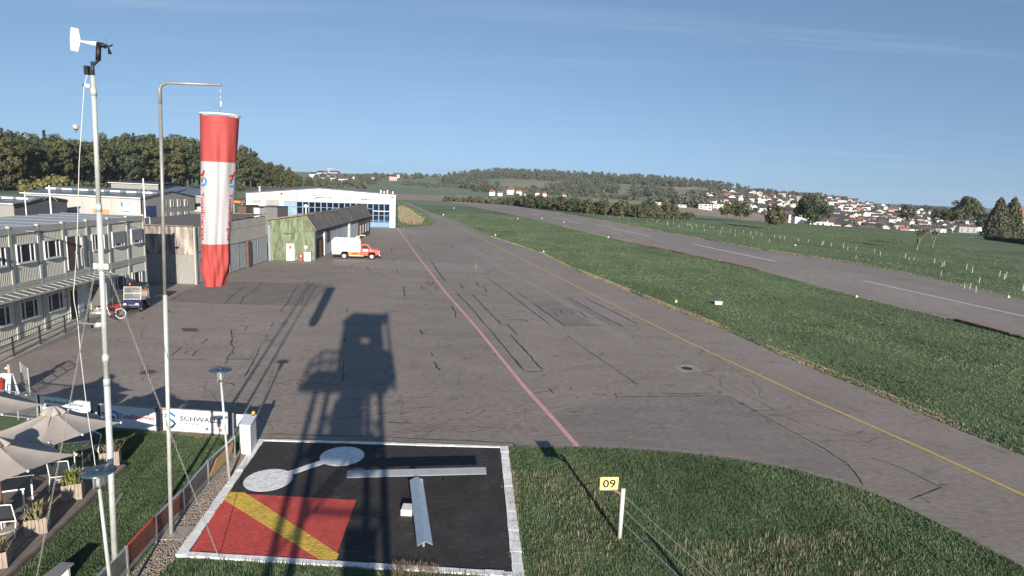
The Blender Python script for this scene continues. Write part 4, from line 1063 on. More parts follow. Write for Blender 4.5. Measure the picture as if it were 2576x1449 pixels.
# ================================================================== metal cabinet with amber light
c0, c1, c2_ = G(603, 1144), G(631, 1146), G(646, 1121)
ch_ = 1.12; ex = (c1 - c0); ey = (c2_ - c1)
o = thing('equipment_cabinet', 'tall pale metal cabinet with sloping lid at the corner of the signal square', 'cabinet', (c0 + c2_) / 2)
body = MB().prism([c0, c1, c1 + ey, c0 + ey], (0, 0, ch_)).build('body', M['white'], o, bevel=0.012)
e_x, e_y = ex.normalized(), ey.normalized(); up = Vector((0, 0, 1))
q = c0 - e_x * 0.03 - e_y * 0.03 + up * (ch_ + 0.002)
MB().prism([q, q + e_x * (ex.length + 0.06), q + e_x * (ex.length + 0.06) + e_y * (ey.length + 0.06) + up * 0.05, q + e_y * (ey.length + 0.06) + up * 0.05], (0, 0, 0.05)).build('lid', M['banner_pale'], o, bevel=0.008)
fr_n = e_x.cross(up); fr_n = fr_n if fr_n.dot(c0 - c2_) > 0 else -fr_n
MB().obox(c0 + e_x * (ex.length * 0.5) + up * 0.55 + fr_n * 0.012, e_x * (ex.length * 0.42), fr_n * 0.008, up * 0.46).build('door', M['white'], o, bevel=0.004)
MB().obox(c0 + e_x * (ex.length * 0.82) + up * 0.6 + fr_n * 0.03, e_x * 0.012, fr_n * 0.012, up * 0.06).build('handle', M['black'], o)
MB().prism([c0 - fr_n * 0.02, c1 - fr_n * 0.02, c1 + ey, c0 + ey], (0, 0, -0.03)).build('plinth', M['concrete'], o)
bl = c0.lerp(c1, 0.8) + e_y * ey.length * 0.95 + up * (ch_ + 0.10)
bl_ = MB().lathe(bl, [(0.05, 0), (0.05, 0.05)], 14).build('beacon_base', M['black'], o)
MB().lathe(bl + up * 0.051, [(0.062, 0), (0.062, 0.06), (0.04, 0.10), (0.01, 0.11)], 14).build('beacon_dome', M['amber'], bl_, True)

# ================================================================== wind screens along the lawn
scr_pts = [G(255, 1512), G(320, 1452), G(391.7, 1364), G(461, 1294), G(530, 1223), G(590, 1150)]
scr_pts = [Vector((-9.18 - 0.06 * k, 12.2 + (20.1 - 12.2) * k / 5, 0)) for k in range(6)]
scr_pts = [Vector((-9.22, 12.3, 0)), Vector((-9.30, 13.5, 0)), Vector((-9.42, 14.9, 0)), Vector((-9.47, 16.35, 0)), Vector((-9.68, 18.2, 0)), Vector((-9.72, 20.15, 0))]
SL_ = ['leftmost clear wind screen panel beside the mast foot', 'red-tinted wind screen panel nearest the mast', 'wind screen panel behind the gallows pole foot', 'smoky wind screen panel on the lawn edge', 'wind screen panel with a plywood board, next to the cabinet']
for k in range(5):
    a, b = scr_pts[k], scr_pts[k + 1]; sp_ = Plane(a, b)
    if sp_.n.x < 0: sp_.n = -sp_.n
    o = thing('wind_screen', SL_[k], 'wind screen', a, group='wind screens along the lawn')
    hh = 0.78
    for u in ((0.0, sp_.len) if k == 4 else (0.0,)): MB().pbox(sp_, u - 0.03, u + 0.03, 0, hh + 0.02, -0.03, 0.03).build('post', M['alu'], o)
    MB().pbox(sp_, 0.032, sp_.len - 0.032, 0.10, 0.22, -0.02, 0.02).build('bottom_rail', M['steel_grey'], o)
    MB().pbox(sp_, 0.032, sp_.len - 0.032, hh - 0.03, hh + 0.01, -0.025, 0.025).build('top_rail', M['pad_red'] if k == 1 else M['alu'], o)
    mm = M['glass_red'] if k in (1, 2) else M['glass_screen']
    for j in range(2):
        u0, u1 = 0.035 + j * (sp_.len - 0.07) / 2, 0.035 + (j + 1) * (sp_.len - 0.07) / 2
        MB().pbox(sp_, u0 + 0.004, u1 - 0.004, 0.222, hh - 0.032, -0.006, 0.006).build('pane', mm, o)
    if k == 4:
        MB().prism([sp_.p(0.0, 0.25, 0.045), sp_.p(0.3, 0.15, 0.045), sp_.p(1.55, 0.28, 0.045), sp_.p(1.75, 0.66, 0.045), sp_.p(0.5, 0.62, 0.045)], sp_.n * 0.02).build('plywood_board', M['plywood'], o)
# gravel strip between screens and signal square
sheet('gravel_strip', [Vector((-9.12, 12.6, 0)), Vector((-8.55, 13.6, 0)), G(458, 1392) + Vector((-0.06, 0, 0)), G(648, 1110) + Vector((-0.06, 0, 0)), Vector((-9.75, 21.7, 0)), Vector((-9.8, 19, 0)), Vector((-9.5, 16.3, 0)), Vector((-9.3, 14.2, 0))], 0.01, M['gravel'])
gv_, gf_ = [], []
ico = [(-1, 0, 0), (1, 0, 0), (0, -1, 0), (0, 1, 0), (0, 0, -0.7), (0, 0, 0.7)]; icf = [(0, 2, 5), (2, 1, 5), (1, 3, 5), (3, 0, 5), (2, 0, 4), (1, 2, 4), (3, 1, 4), (0, 3, 4)]
for _ in range(5200):
    f = random.random(); y = 12.9 + 8.6 * f
    xl = -9.22 - 0.055 * (y - 12.5); xr = -8.56 - (y - 14.4) * 0.135 if y > 14.4 else -8.5
    x = random.uniform(xl + 0.05, xr - 0.02); s = random.uniform(0.014, 0.035); o_ = len(gv_)
    gv_ += [(x + p[0] * s * random.uniform(.7, 1.3), y + p[1] * s * random.uniform(.7, 1.3), 0.012 + s * 0.4 + p[2] * s) for p in ico]; gf_ += [tuple(i + o_ for i in f_) for f_ in icf]
tag(np_mesh('gravel_stones', np.array(gv_), np.array(gf_), M['gravel']), 'brown gravel stones beside the signal square', 'gravel', kind='stuff')

# ================================================================== timber terrace
DA, DB = G(15, 1449, 0.15), G(306, 1177, 0.15)
dt = (DB - DA).normalized(); dt.z = 0; dn_ = Vector((-dt.y, dt.x, 0))
dk = thing('timber_deck', 'weathered grey timber terrace deck on the lawn', 'deck', Vector((DA.x, DA.y, 0)))
L0, L1_, Wd = -1.2, (DB - DA).length + 0.25, 5.2
seam_u = (G(118, 1290, 0.15) - DA).dot(dt)
pw_ = 0.142
org = Vector((DA.x, DA.y, 0))
for k in range(int(Wd / pw_)):
    y0, y1 = k * pw_ + 0.007, (k + 1) * pw_ - 0.007
    for (u0, u1) in ((L0, seam_u - 0.004), (seam_u + 0.004, L1_)):
        zt = 0.15 + random.uniform(-0.003, 0.003)
        MB().prism([org + dt * u0 + dn_ * y0, org + dt * u1 + dn_ * y0, org + dt * u1 + dn_ * y1, org + dt * u0 + dn_ * y1], (0, 0, 0)).v
        c = org + dt * ((u0 + u1) / 2) + dn_ * ((y0 + y1) / 2) + Vector((0, 0, zt - 0.015))
        MB().obox(c, dt * ((u1 - u0) / 2), dn_ * ((y1 - y0) / 2), (0, 0, 0.014)).build('plank', M['wood_deck'], dk)
MB().obox(org + dt * ((L0 + L1_) / 2) - dn_ * 0.02 + Vector((0, 0, 0.07)), dt * ((L1_ - L0) / 2), dn_ * 0.015, (0, 0, 0.068)).build('edge_board', M['wood_deck'], dk)
MB().obox(org + dt * ((L0 + L1_) / 2) + dn_ * (Wd / 2) + Vector((0, 0, 0.06)), dt * ((L1_ - L0) / 2 - 0.05), dn_ * (Wd / 2 - 0.1), (0, 0, 0.055)).build('joists', M['brown_wood'], dk)

# planters
def planter(p, rz, label, kind, s=0.27, h=0.5):
    o = thing('planter_box', label, 'planter', p, rz, 'wooden planters along the deck edge')
    Mx = Matrix.Translation(p) @ Matrix.Rotation(rz, 4, 'Z')
    for side in range(4):
        Ms = Mx @ Matrix.Rotation(side * math.pi / 2, 4, 'Z')
        n = 6
        for k in range(n):
            y0, y1 = -s + 2 * s * k / n + 0.004, -s + 2 * s * (k + 1) / n - 0.004; dz = random.uniform(-0.008, 0.008)
            mb = MB(); mb.box(s - 0.018, s, y0, y1, 0.0, h + dz); mb.v = [tuple(Ms @ Vector(v)) for v in mb.v]; mb.build('slat', M['wood_planter'], o)
    mb = MB(); mb.box(-s + 0.03, s - 0.03, -s + 0.03, s - 0.03, 0.02, h - 0.06); mb.v = [tuple(Mx @ Vector(v)) for v in mb.v]; mb.build('soil', M['soil'], o)
    vs, fs = [], []
    for k in range(190):
        a = random.uniform(0, 2 * math.pi); r = abs(random.gauss(0, 0.10)); b = Vector((r * math.cos(a), r * math.sin(a), h - 0.08))
        hh = random.uniform(0.22, 0.46) if kind != 'low' else random.uniform(0.12, 0.24)
        tipv = b + Vector((math.cos(a), math.sin(a), 0)) * random.uniform(0.02, 0.22) + Vector((0, 0, hh)); wv = Vector((-math.sin(a), math.cos(a), 0)) * random.uniform(0.008, 0.02)
        i0 = len(vs); mid = b.lerp(tipv, 0.6) + Vector((0, 0, 0.03)); vs += [Mx @ (b - wv), Mx @ (b + wv), Mx @ (mid + wv * 1.5), Mx @ (mid - wv * 1.5), Mx @ tipv]
        fs += [(i0, i0 + 1, i0 + 2, i0 + 3), (i0 + 3, i0 + 2, i0 + 4)]
    mb = MB(); mb.add(vs, fs); pm = 'plant_green' if kind == 'green' else 'plant_pale'
    mb.build('foliage', M[pm], o)
    return o
def atz(x, y, z): p = G(x, y, z); return Vector((p.x, p.y, z))
planter(atz(297, 1166, 0.155) + Vector((-0.25, 0.0, 0)), R(28), 'wooden planter with pale dry grass at the far end of the deck', 'pale', 0.28, 0.5)
planter(atz(202, 1250, 0.155) + Vector((-0.2, 0.0, 0)), R(28), 'wooden planter with bushy green herb beside the white chair', 'green', 0.25, 0.5)
planter(atz(113, 1336, 0.155) + Vector((-0.2, 0.02, 0)), R(28), 'wooden planter with pale grass at the middle of the deck edge', 'pale', 0.25, 0.45)
planter(atz(2, 1420, 0.155) + Vector((-0.1, 0.0, 0)), R(28), 'wooden planter with dark plants in the bottom left corner', 'low', 0.27, 0.42)

# chairs and tables
def chair_parts(o, p, rz):
    Mx = Matrix.Translation(p) @ Matrix.Rotation(rz, 4, 'Z')
    def b(name, pts_, r, m, par=o):
        MB().tube([Mx @ Vector(q) for q in pts_], r, 6).build(name, M[m], par)
    for s in (-0.27, 0.27):
        b('frame_side', [(s, 0.26, 0), (s, 0.25, 0.64), (s, -0.12, 0.66), (s, -0.30, 0.66)], 0.016, 'white')
        b('leg', [(s, -0.36, 0), (s, -0.22, 0.44), (s, -0.36, 0.98)], 0.016, 'white')
    b('back_rail', [(-0.27, -0.36, 0.98), (0.27, -0.36, 0.98)], 0.016, 'white')
    b('seat_rail', [(-0.27, 0.24, 0.43), (0.27, 0.24, 0.43)], 0.014, 'white')
    b('seat_rail', [(-0.27, -0.22, 0.43), (0.27, -0.22, 0.43)], 0.014, 'white')
    mb = MB(); mb.obox((0, 0.01, 0.44), (0.25, 0, 0), (0, 0.22, 0), (0, 0, 0.008)); mb.v = [tuple(Mx @ Vector(v)) for v in mb.v]; mb.build('seat', M['dark_metal'], o)
    mb = MB(); mb.obox((0, -0.30, 0.74), (0.25, 0, 0), (0, 0.008, 0.002), (0, -0.055, 0.20)); mb.v = [tuple(Mx @ Vector(v)) for v in mb.v]; mb.build('backrest', M['dark_metal'], o)
for p, rz, lb in ((atz(183, 1228, 0.155) + Vector((-0.35, 0.1, 0)), R(-160 + 180), 'white framed terrace chair with dark sling beside the green planter'),
                  (atz(50, 1345, 0.155) + Vector((-0.35, 0.1, 0)), R(15), 'white framed terrace chair nearest the bottom left corner'),
                  (atz(222, 1175, 0.155) + Vector((-0.2, 0.25, 0)), R(150), 'white framed terrace chair half hidden by the lamp shade'),
                  (atz(8, 1345, 0.155) + Vector((-0.5, 0.0, 0)), R(-20), 'white framed terrace chair cut by the left edge')):
    o = thing('terrace_chair', lb, 'chair', p, group='terrace chairs'); chair_parts(o, p, rz)
def table(p, rz, lb, w_=0.55, d_=0.4):
    o = thing('terrace_table', lb, 'table', p, group='terrace tables'); Mx = Matrix.Translation(p) @ Matrix.Rotation(rz, 4, 'Z')
    def bx(nm, c, h_, m):
        mb = MB(); mb.obox(c, (h_[0], 0, 0), (0, h_[1], 0), (0, 0, h_[2])); mb.v = [tuple(Mx @ Vector(v)) for v in mb.v]; mb.build(nm, M[m], o)
    bx('table_top', (0, 0, 0.73), (w_, d_, 0.012), 'dark_metal')
    for s in (-1, 1): bx('rim', (0, s * (d_ + 0.012), 0.728), (w_ + 0.02, 0.011, 0.018), 'white')
    for sx in (-1, 1):
        for sy in (-1, 1): bx('leg', (sx * (w_ - 0.04), sy * (d_ - 0.04), 0.358), (0.02, 0.02, 0.357), 'white')
table(atz(30, 1290, 0.155) + Vector((-0.45, 0.15, 0)), R(25), 'dark topped terrace table under the nearest parasol', 0.7, 0.42)
table(atz(190, 1165, 0.155) + Vector((-0.45, 0.3, 0)), R(25), 'dark topped terrace table under the large parasol', 0.7, 0.42)

# parasols
def parasol(c, half, rz, z_edge, z_top, label, group='sand-coloured parasols on the terrace', zb=0.155):
    c = Vector((c[0], c[1], 0)); o = thing('parasol', label, 'parasol', (c.x, c.y, zb), group=group)
    up = Vector((0, 0, 1))
    tips = []
    for k in range(8):
        a = rz + k * math.pi / 4; r = half if k % 2 == 0 else half * 0.735
        tips.append(c + Vector((math.cos(a) * r, math.sin(a) * r, z_edge + (0 if k % 2 == 0 else 0.07))))
    apex = c + up * z_top
    can_ = MB(); n = 6
    for k in range(8):
        a, b = tips[k], tips[(k + 1) % 8]; vs, fs = [], []
        for i in range(n + 1):
            t = 0.07 + 0.93 * i / n
            for j in range(n + 1):
                s = j / n; e = a.lerp(b, s); p = apex.lerp(e, t)
                sag = 4 * s * (1 - s)
                p = p - up * (0.055 * sag * t) - up * 0.07 * math.sin(math.pi * t) + (apex - e) * (0.07 * sag * t * t) * Vector((1, 1, 0)).length / 1.414
                vs.append(p)
        for i in range(n):
            for j in range(n): q = i * (n + 1) + j; fs.append((q, q + 1, q + n + 2, q + n + 1))
        MB().add(vs, fs).build('canopy_panel', M['parasol_cloth'], o, True)
        MB().tube([apex.lerp(a, 0.07) - up * 0.03, apex.lerp(a, 0.5) - up * 0.10, a - up * 0.03], 0.014, 6).build('rib', M['brown_wood'], o)
        MB().obox(a, (0.02, 0, 0), (0, 0.02, 0), (0, 0, 0.03)).build('tip_cap', M['white'], o)
    # frilled vent on top
    vs, fs = [], []; nf = 48
    for i, (r, z) in enumerate(((0.02, 0.10), (0.12, 0.07), (0.25, -0.02), (0.33, -0.10))):
        for k in range(nf):
            a = 2 * math.pi * k / nf; rr = r * (1 + 0.10 * (i / 3) * math.sin(8 * a + 0.5)); vs.append(apex + Vector((rr * math.cos(a), rr * math.sin(a), z + 0.035 * (i / 3) * math.sin(8 * a))))
    for i in range(3):
        for k in range(nf): fs.append((i * nf + k, i * nf + (k + 1) % nf, (i + 1) * nf + (k + 1) % nf, (i + 1) * nf + k))
    MB().add(vs, fs).build('vent_frill', M['parasol_cloth'], o, True)
    MB().tube([c + up * (zb), c + up * (z_top + 0.12)], 0.03, 12).build('pole', M['brown_wood'], o, True)
    MB().lathe(c + up * zb, [(0.32, 0), (0.32, 0.05), (0.06, 0.07), (0.05, 0.3)], 20).build('base', M['concrete'], o)
parasol((-13.83, 17.25), 1.72, R(24), 2.08, 2.72, 'large sunlit sand-coloured parasol in front of the banners')
parasol((-13.62, 14.95), 1.75, R(24), 2.08, 2.72, 'nearest sand-coloured parasol cut by the left picture edge')
parasol((-17.3, 18.6), 1.75, R(20), 2.05, 2.7, 'far sand-coloured parasol left of the banners at the picture edge')
# bench end / rail post at the bottom edge
b_ = G(158, 1423, 0.45); b_.z = 0; o = thing('garden_bench', 'grey bench back edge poking in at the bottom of the lawn', 'bench', b_)
d_ = (G(161, 1421, 0.45) - G(125, 1449, 0.45)).normalized(); q_ = Vector((-d_.y, d_.x, 0))
MB().obox(b_ + Vector((0, 0, 0.42)) - d_ * 0.35, d_ * 0.5, q_ * 0.17, (0, 0, 0.025)).build('seat', M['steel_grey'], o, bevel=0.008)
for s in (0.0, -0.75): MB().obox(b_ + d_ * s + Vector((0, 0, 0.197)), d_ * 0.03, q_ * 0.15, (0, 0, 0.197)).build('leg', M['offwhite'], o)
# watering lance lying in the grass
a, b = G(285, 1284), G(308, 1246); MBx = MB().bar(a + Vector((0, 0, 0.05)), b + Vector((0, 0, 0.05)), 0.09, 0.04); oo = MBx.build('grey_board', M['steel_grey']); tag(oo, 'short grey board lying on the lawn behind the mast', 'board')
# bollard-like marker 09
sgp = G(1558, 1356); sgt = on_axis(1568, 1229, sgp)
o = thing('runway_sign', 'yellow sign reading 09 fixed to a pale post in the meadow', 'sign', sgp)
MB().tube([sgp, sgt], 0.062, 14).build('post', M['offwhite'], o, True)
s0 = on_axis(1507, 1220, sgp); sx = Vector((1, 0.12, 0)).normalized(); sc = on_axis(1532.5, 1217, sgp) + Vector((0, 0.03, 0)); sn = Vector((sx.y, -sx.x, 0))
MB().obox(sc, sx * 0.27, sn * 0.02, (0, 0, 0.19)).build('sign_board', M['sign_yellow'], o, bevel=0.006)
MB().obox(sc + Vector((0, 0, -0.205)), sx * 0.27, sn * 0.022, (0, 0, 0.012)).build('bottom_rail', M['rust_edge'], o)
MB().bar(sc + Vector((0, 0, -0.12)) - sn * 0.045, sgt + Vector((0.0, 0, -0.2)), 0.05).build('bracket', M['rust_edge'], o)
lettering('digits', '09', M['black'], o, lambda x, y: sc + sx * (-0.19 + x) + sn * 0.024 + Vector((0, 0, -0.115 + y)), width=0.38, height=0.235, bold=0.02)
# plain wire fence running from the post
o2 = thing('wire_fence', 'thin three-strand wire fence running from the sign post', 'fence', G(1800, 1530))
pe = Vector((5.6, 11.3, 0))
MB().tube([pe, pe + Vector((0, 0, 1.5))], 0.06, 12).build('post', M['offwhite'], o2, True)
for z in (1.42, 1.0, 0.6):
    a = sgp.lerp(sgt, z / 1.6); b = pe + Vector((0, 0, z * 0.93)); pts_ = [a.lerp(b, i / 8) - Vector((0, 0, 0.05 * math.sin(math.pi * i / 8))) for i in range(9)]
    MB().tube(pts_, 0.007, 5).build('wire', M['galv'], o2)
# ================================================================== grey shed with rusty upper front
ga, gb, gc = G(340, 713), G(493, 716), G(671, 656)
gs = thing('grey_shed', 'grey corrugated shed with rust-streaked white upper front', 'shed', gb)
FPg = Plane(Vector((-37.5, gb.y - 0.35, 0)), gb)
if FPg.n.y > 0: FPg.n = -FPg.n
Lg = FPg.len
n = int(Lg / 0.78)
for k in range(n):
    u0, u1 = Lg * k / n + 0.005, Lg * (k + 1) / n - 0.005; lo = random.uniform(-0.04, 0.04)
    MB().pbox(FPg, u0, u1, 2.75 + lo, 5.32 + random.uniform(-0.05, 0.05), 0.0, 0.03 + random.uniform(0, 0.012)).build('upper_sheet', M['rusty'], gs)
    corrugated(MB(), FPg, u0, u1, 0.05, 2.72, -0.03, 0.26, 0.035).build('lower_sheet', M['metal_grey'], gs)
MB().pbox(FPg, 0, Lg, 0.0, 5.25, -0.2, -0.05).build('front_wall', M['hall_darkgrey'], gs)
MB().pbox(FPg, Lg - 0.02, Lg + 0.10, 0, 5.3, -0.2, 0.05).build('corner_trim', M['container_frame'], gs)
SPg = Plane(gb, gc)
if SPg.n.x < 0: SPg.n = -SPg.n
Ls = SPg.len
MB().pbox(SPg, 0.12, Ls, 0, 5.4, -0.25, -0.08).build('side_wall', M['hall_darkgrey'], gs)
cuts = [0.15, 2.6, 6.6, 11.4, 12.3, Ls - 0.02]
for k in range(len(cuts) - 1):
    corrugated(MB(), SPg, cuts[k], cuts[k + 1] - 0.03, 3.0, 4.45, -0.04, 0.22, 0.04).build('side_sheet', M['metal_grey'], gs)
    corrugated(MB(), SPg, cuts[k], cuts[k + 1] - 0.03, 4.45, 5.35, -0.02, 0.30, 0.045).build('parapet_sheet', M['metal_grey'], gs)
# sliding doors, slightly out of line
for k, (u0, u1, o, m) in enumerate(((0.2, 2.4, 0.02, 'metal_blue'), (2.5, 4.6, 0.05, 'metal_blue'), (4.7, 7.0, 0.02, 'metal_blue'), (7.1, 9.3, 0.05, 'metal_blue'), (9.4, 11.5, 0.02, 'metal_blue'), (12.4, 14.6, 0.06, 'metal_blue'), (14.7, Ls - 0.1, 0.09, 'metal_blue'))):
    d = corrugated(MB(), SPg, u0, min(u1, Ls - 0.1), 0.08, 2.92, o, 0.25, 0.045).build('sliding_door', M[m], gs)
    MB().pbox(SPg, u0, u0 + 0.07, 0.08, 2.94, o + 0.05, o + 0.09).build('stile', M['steel_grey'], d)
MB().pbox(SPg, 11.6, 12.3, 0, 2.95, 0.02, 0.30).build('door_pillar', M['brown_wood'], gs)
MB().pbox(SPg, 0.1, Ls, 2.93, 3.0, 0.0, 0.12).build('door_track', M['steel_grey'], gs)
rf = MB(); rf.add([FPg.p(-0.3, 5.28, 0.25), FPg.p(Lg, 5.30, 0.25), SPg.p(Ls + 0.1, 5.62, 0.1), SPg.p(Ls + 0.1, 5.62, -9), FPg.p(-0.3, 5.28, -Ls)], [(0, 1, 2, 3, 4)]); rf.build('roof', M['eternit'], gs)
MB().bar(FPg.p(-0.3, 5.30, 0.26), FPg.p(Lg + 0.05, 5.34, 0.26), 0.10, 0.06).build('roof_edge', M['rust_edge'], gs)
MB().bar(FPg.p(Lg, 5.36, 0.24), SPg.p(Ls + 0.1, 5.66, 0.12), 0.10, 0.06).build('roof_edge', M['rust_edge'], gs)
a_ = FPg.p(4.0, 5.34, -0.5); MB().tube([a_, a_ + Vector((0, 0, 0.6)), a_ + Vector((0.5, 0, 0.6)), a_ + Vector((0.5, 0, 0))], 0.03, 6).build('roof_rail', M['galv'], gs)

# ================================================================== green hangar
h0, h1, h2 = G(676, 655.5), G(791, 655.5), G(931, 590)
gh = thing('green_hangar', 'weathered green sheet-clad hangar with mossy grey steep roof', 'hangar', h1)
FH = Plane(h0, h1)
if FH.n.y > 0: FH.n = -FH.n
def hu(x, y): return FH.uz(x, y)
outl = [hu(676, 655.5), hu(672, 553), hu(768, 541), hu(790, 580), hu(791, 655.5)]
outl[0] = (outl[0][0], 0.0); outl[-1] = (outl[-1][0], 0.0)
MB().prism([FH.p(u, z, -0.12) for u, z in outl], -FH.n * 0.15).build('gable_backing', M['hall_darkgrey'], gh)
def ztop(u):
    ps = outl[1:4]
    for (ua, za), (ub, zb) in zip(ps[:-1], ps[1:]):
        if ua <= u <= ub: return za + (zb - za) * (u - ua) / (ub - ua)
    return ps[-1][1] if u > ps[-1][0] else ps[0][1]
uL, uR = outl[0][0], outl[-1][0]; n = 16
for k in range(n):
    u0, u1 = uL + (uR - uL) * k / n, uL + (uR - uL) * (k + 1) / n
    for (za, zb, dd) in ((0.05, 1.9, 0.0), (1.92, 3.6, 0.012), (3.62, 9, 0.022)):
        t0, t1 = min(zb, ztop(u0)), min(zb, ztop(u1))
        if min(t0, t1) <= za + 0.05: continue
        o_ = -0.05 + dd + random.uniform(0, 0.012)
        MB().prism([FH.p(u0 + 0.004, za, o_), FH.p(u1 - 0.004, za, o_), FH.p(u1 - 0.004, t1, o_), FH.p(u0 + 0.004, t0, o_)], FH.n * 0.02).build('cladding_sheet', M['green_wall'], gh)
for (x, y, w_, h_, m, nm) in ((730.5, 655, 0.92, 2.08, 'white', 'white_door'),):
    u = hu(x, y)[0]; d = MB().pbox(FH, u - w_ / 2, u + w_ / 2, 0.03, h_, 0.02, 0.06).build(nm, M[m], gh)
    MB().pbox(FH, u - w_ / 2 - 0.1, u + w_ / 2 + 0.1, h_ + 0.01, h_ + 0.12, 0.0, 0.12).build('lintel', M['rust_edge'], gh)
    MB().pbox(FH, u - 0.13, u + 0.13, 1.45, 1.85, 0.061, 0.066).build('red_notice', M['red'], d)
u = hu(743, 655)[0]
sg = MB().pbox(FH, hu(712, 590)[0], hu(742, 590)[0], 3.15, 3.55, 0.0, 0.02).build('name_board', M['green_wall'], gh)
for k in range(5): MB().pbox(FH, hu(714, 590)[0] + k * 0.24, hu(714, 590)[0] + k * 0.24 + 0.16, 3.22, 3.42, 0.021, 0.026).build('name_letter', M['black'], sg)
u = hu(770, 640)[0]; MB().pbox(FH, u - 0.15, u + 0.15, 1.5, 1.85, 0.02, 0.04).build('white_plate', M['white'], gh)
MB().pbox(FH, uL - 0.02, uL + 0.25, 0.0, 4.3, 0.0, 0.08).build('corner_strip', M['metal_blue'], gh)
u = hu(757, 655)[0]; p = FH.p(u, 0, 0.35)
o = thing('fire_hydrant', 'small red fire hose box standing at the green wall', 'fire box', p)
MB().obox(p + Vector((0, 0, 0.45)), FH.t * 0.17, FH.n * 0.13, (0, 0, 0.45)).build('body', M['red'], o, bevel=0.02)
MB().obox(p + Vector((0, 0, 0.62)) + FH.n * 0.136, FH.t * 0.07, FH.n * 0.004, (0, 0, 0.07)).build('label_plate', M['white'], o)
u = hu(770, 655)[0] + 0.15; p = FH.p(u, 0, 0.40)
o = thing('white_cupboard', 'low white cupboard standing against the green wall', 'cupboard', p)
MB().obox(p + Vector((0, 0, 0.53)), FH.t * 0.40, FH.n * 0.2, (0, 0, 0.53)).build('body', M['white'], o, bevel=0.015)
MB().obox(p + Vector((0, 0, 1.08)), FH.t * 0.43, FH.n * 0.23, (0, 0, 0.018)).build('lid', M['offwhite'], o)
# side wall and roof
SH = Plane(h1, h2)
if SH.n.x < 0: SH.n = -SH.n
Lh = SH.len
ez = outl[3][1]
MB().pbox(SH, 0.3, Lh, 0, ez + 0.1, -0.4, -0.2).build('side_wall', M['hall_darkgrey'], gh)
MB().pbox(SH, 0.05, 0.8, 0, ez - 0.05, -0.1, 0.02).build('corner_panel', M['metal_blue'], gh)
op = MB().pbox(SH, 1.0, 5.2, 0.05, 2.6, -0.18, -0.12).build('doorway_shade', M['black'], gh)  # black panel in place of the shaded inside of the doorway
MB().pbox(SH, 3.1, 4.9, 0.05, 2.3, -0.10, -0.05).build('wooden_door', M['brown_wood'], gh)
MB().pbox(SH, 5.25, 5.6, 0.05, 3.3, -0.18, 0.0).build('white_door_post', M['white'], gh)
n = 11; u0_, u1_ = 5.7, Lh - 12
for k in range(n):
    corrugated(MB(), SH, u0_ + (u1_ - u0_) * k / n + 0.02, u0_ + (u1_ - u0_) * (k + 1) / n - 0.02, 0.05, ez - 0.05, -0.12 + 0.04 * (k % 2), 0.3, 0.04).build('side_door_leaf', M['metal_blue'], gh)
MB().pbox(SH, 6.4, 8.4, 1.7, 3.3, -0.02, 0.01).build('red_notice_board', M['brown_wood'], gh)
for u in (u1_ - 8.5, u1_ - 7.6): MB().pbox(SH, u, u + 0.3, 0.0, ez - 0.02, -0.02, 0.14).build('rail_post', M['offwhite'], gh)
br_ = MB().pbox(SH, u1_ + 0.05, Lh, 0, ez - 0.05, -0.15, 0.0).build('annex_wall', M['brown_wood'], gh)
for k in range(4):
    u = u1_ + 1.6 + k * 2.6; MB().pbox(SH, u, u + 0.9, 0.9, 2.4, 0.0, 0.04).build('annex_window', M['frame_white'], br_)
# roof: low top slope and steep side slope, in sheets
ridge0 = FH.p(outl[2][0], outl[2][1] + 0.08, 0.3); eave0 = FH.p(outl[3][0], outl[3][1], 0.3) + SH.n * 0.22
left0 = FH.p(outl[1][0], outl[1][1] + 0.05, 0.3)
e_far = SH.p(Lh, 0, 0) + SH.n * 0.22; e_far.z = eave0.z - 0.25; off = e_far - eave0
r_far = ridge0 + off; r_far.z = ridge0.z + 0.05
n = 9
for k in range(n):
    f0, f1 = k / n + 0.0008, (k + 1) / n - 0.0008
    for (A, B, A2, B2, nm) in ((ridge0, eave0, r_far, e_far, 'side_roof_sheet'), (left0, ridge0, left0 + off, r_far, 'top_roof_sheet')):
        q = [A.lerp(A2, f0), B.lerp(B2, f0), B.lerp(B2, f1), A.lerp(A2, f1)]
        nn_ = (q[1] - q[0]).cross(q[3] - q[0]).normalized(); nn_ = nn_ if nn_.z > 0 else -nn_
        lift = nn_ * random.uniform(0, 0.02)
        MB().prism([x + lift for x in q], nn_ * 0.06).build(nm, M['eternit'], gh)
MB().tube([left0, ridge0, eave0], 0.09, 6).build('verge', M['rust_edge'], gh)
for k in range(16):
    p = ridge0.lerp(r_far, random.random()); MB().lathe(p + Vector((random.uniform(-.2, .3), 0, -0.05)), [(0.25, 0), (0.18, 0.1), (0.02, 0.14)], 7).build('moss_clump', M['soil'], gh)
vtp = ridge0.lerp(r_far, 0.06) + Vector((-0.6, 0, 0)); vn = MB().tube([vtp, vtp + Vector((0, 0, 0.7))], 0.09, 8).build('vent_pipe', M['galv'], gh)
MB().lathe(vtp + Vector((0, 0, 0.7)), [(0.1, 0), (0.28, 0.12), (0.28, 0.3), (0.05, 0.45)], 14).build('vent_ball', M['white'], vn, True)

# ================================================================== white hangar
wr = G(994, 573); wl_ = D(621, 560, 134); wl_.z = 0
WH = Plane(wl_, wr)
if WH.n.y > 0: WH.n = -WH.n
wh = thing('white_hangar', 'wide white hangar with blue-framed glass doors and low pitched roof', 'hangar', wr)
wu = WH.uz
uR_ = WH.len; zL, zR = wu(621, 487)[1], wu(997, 491)[1]; uP, zP = wu(803, 475)
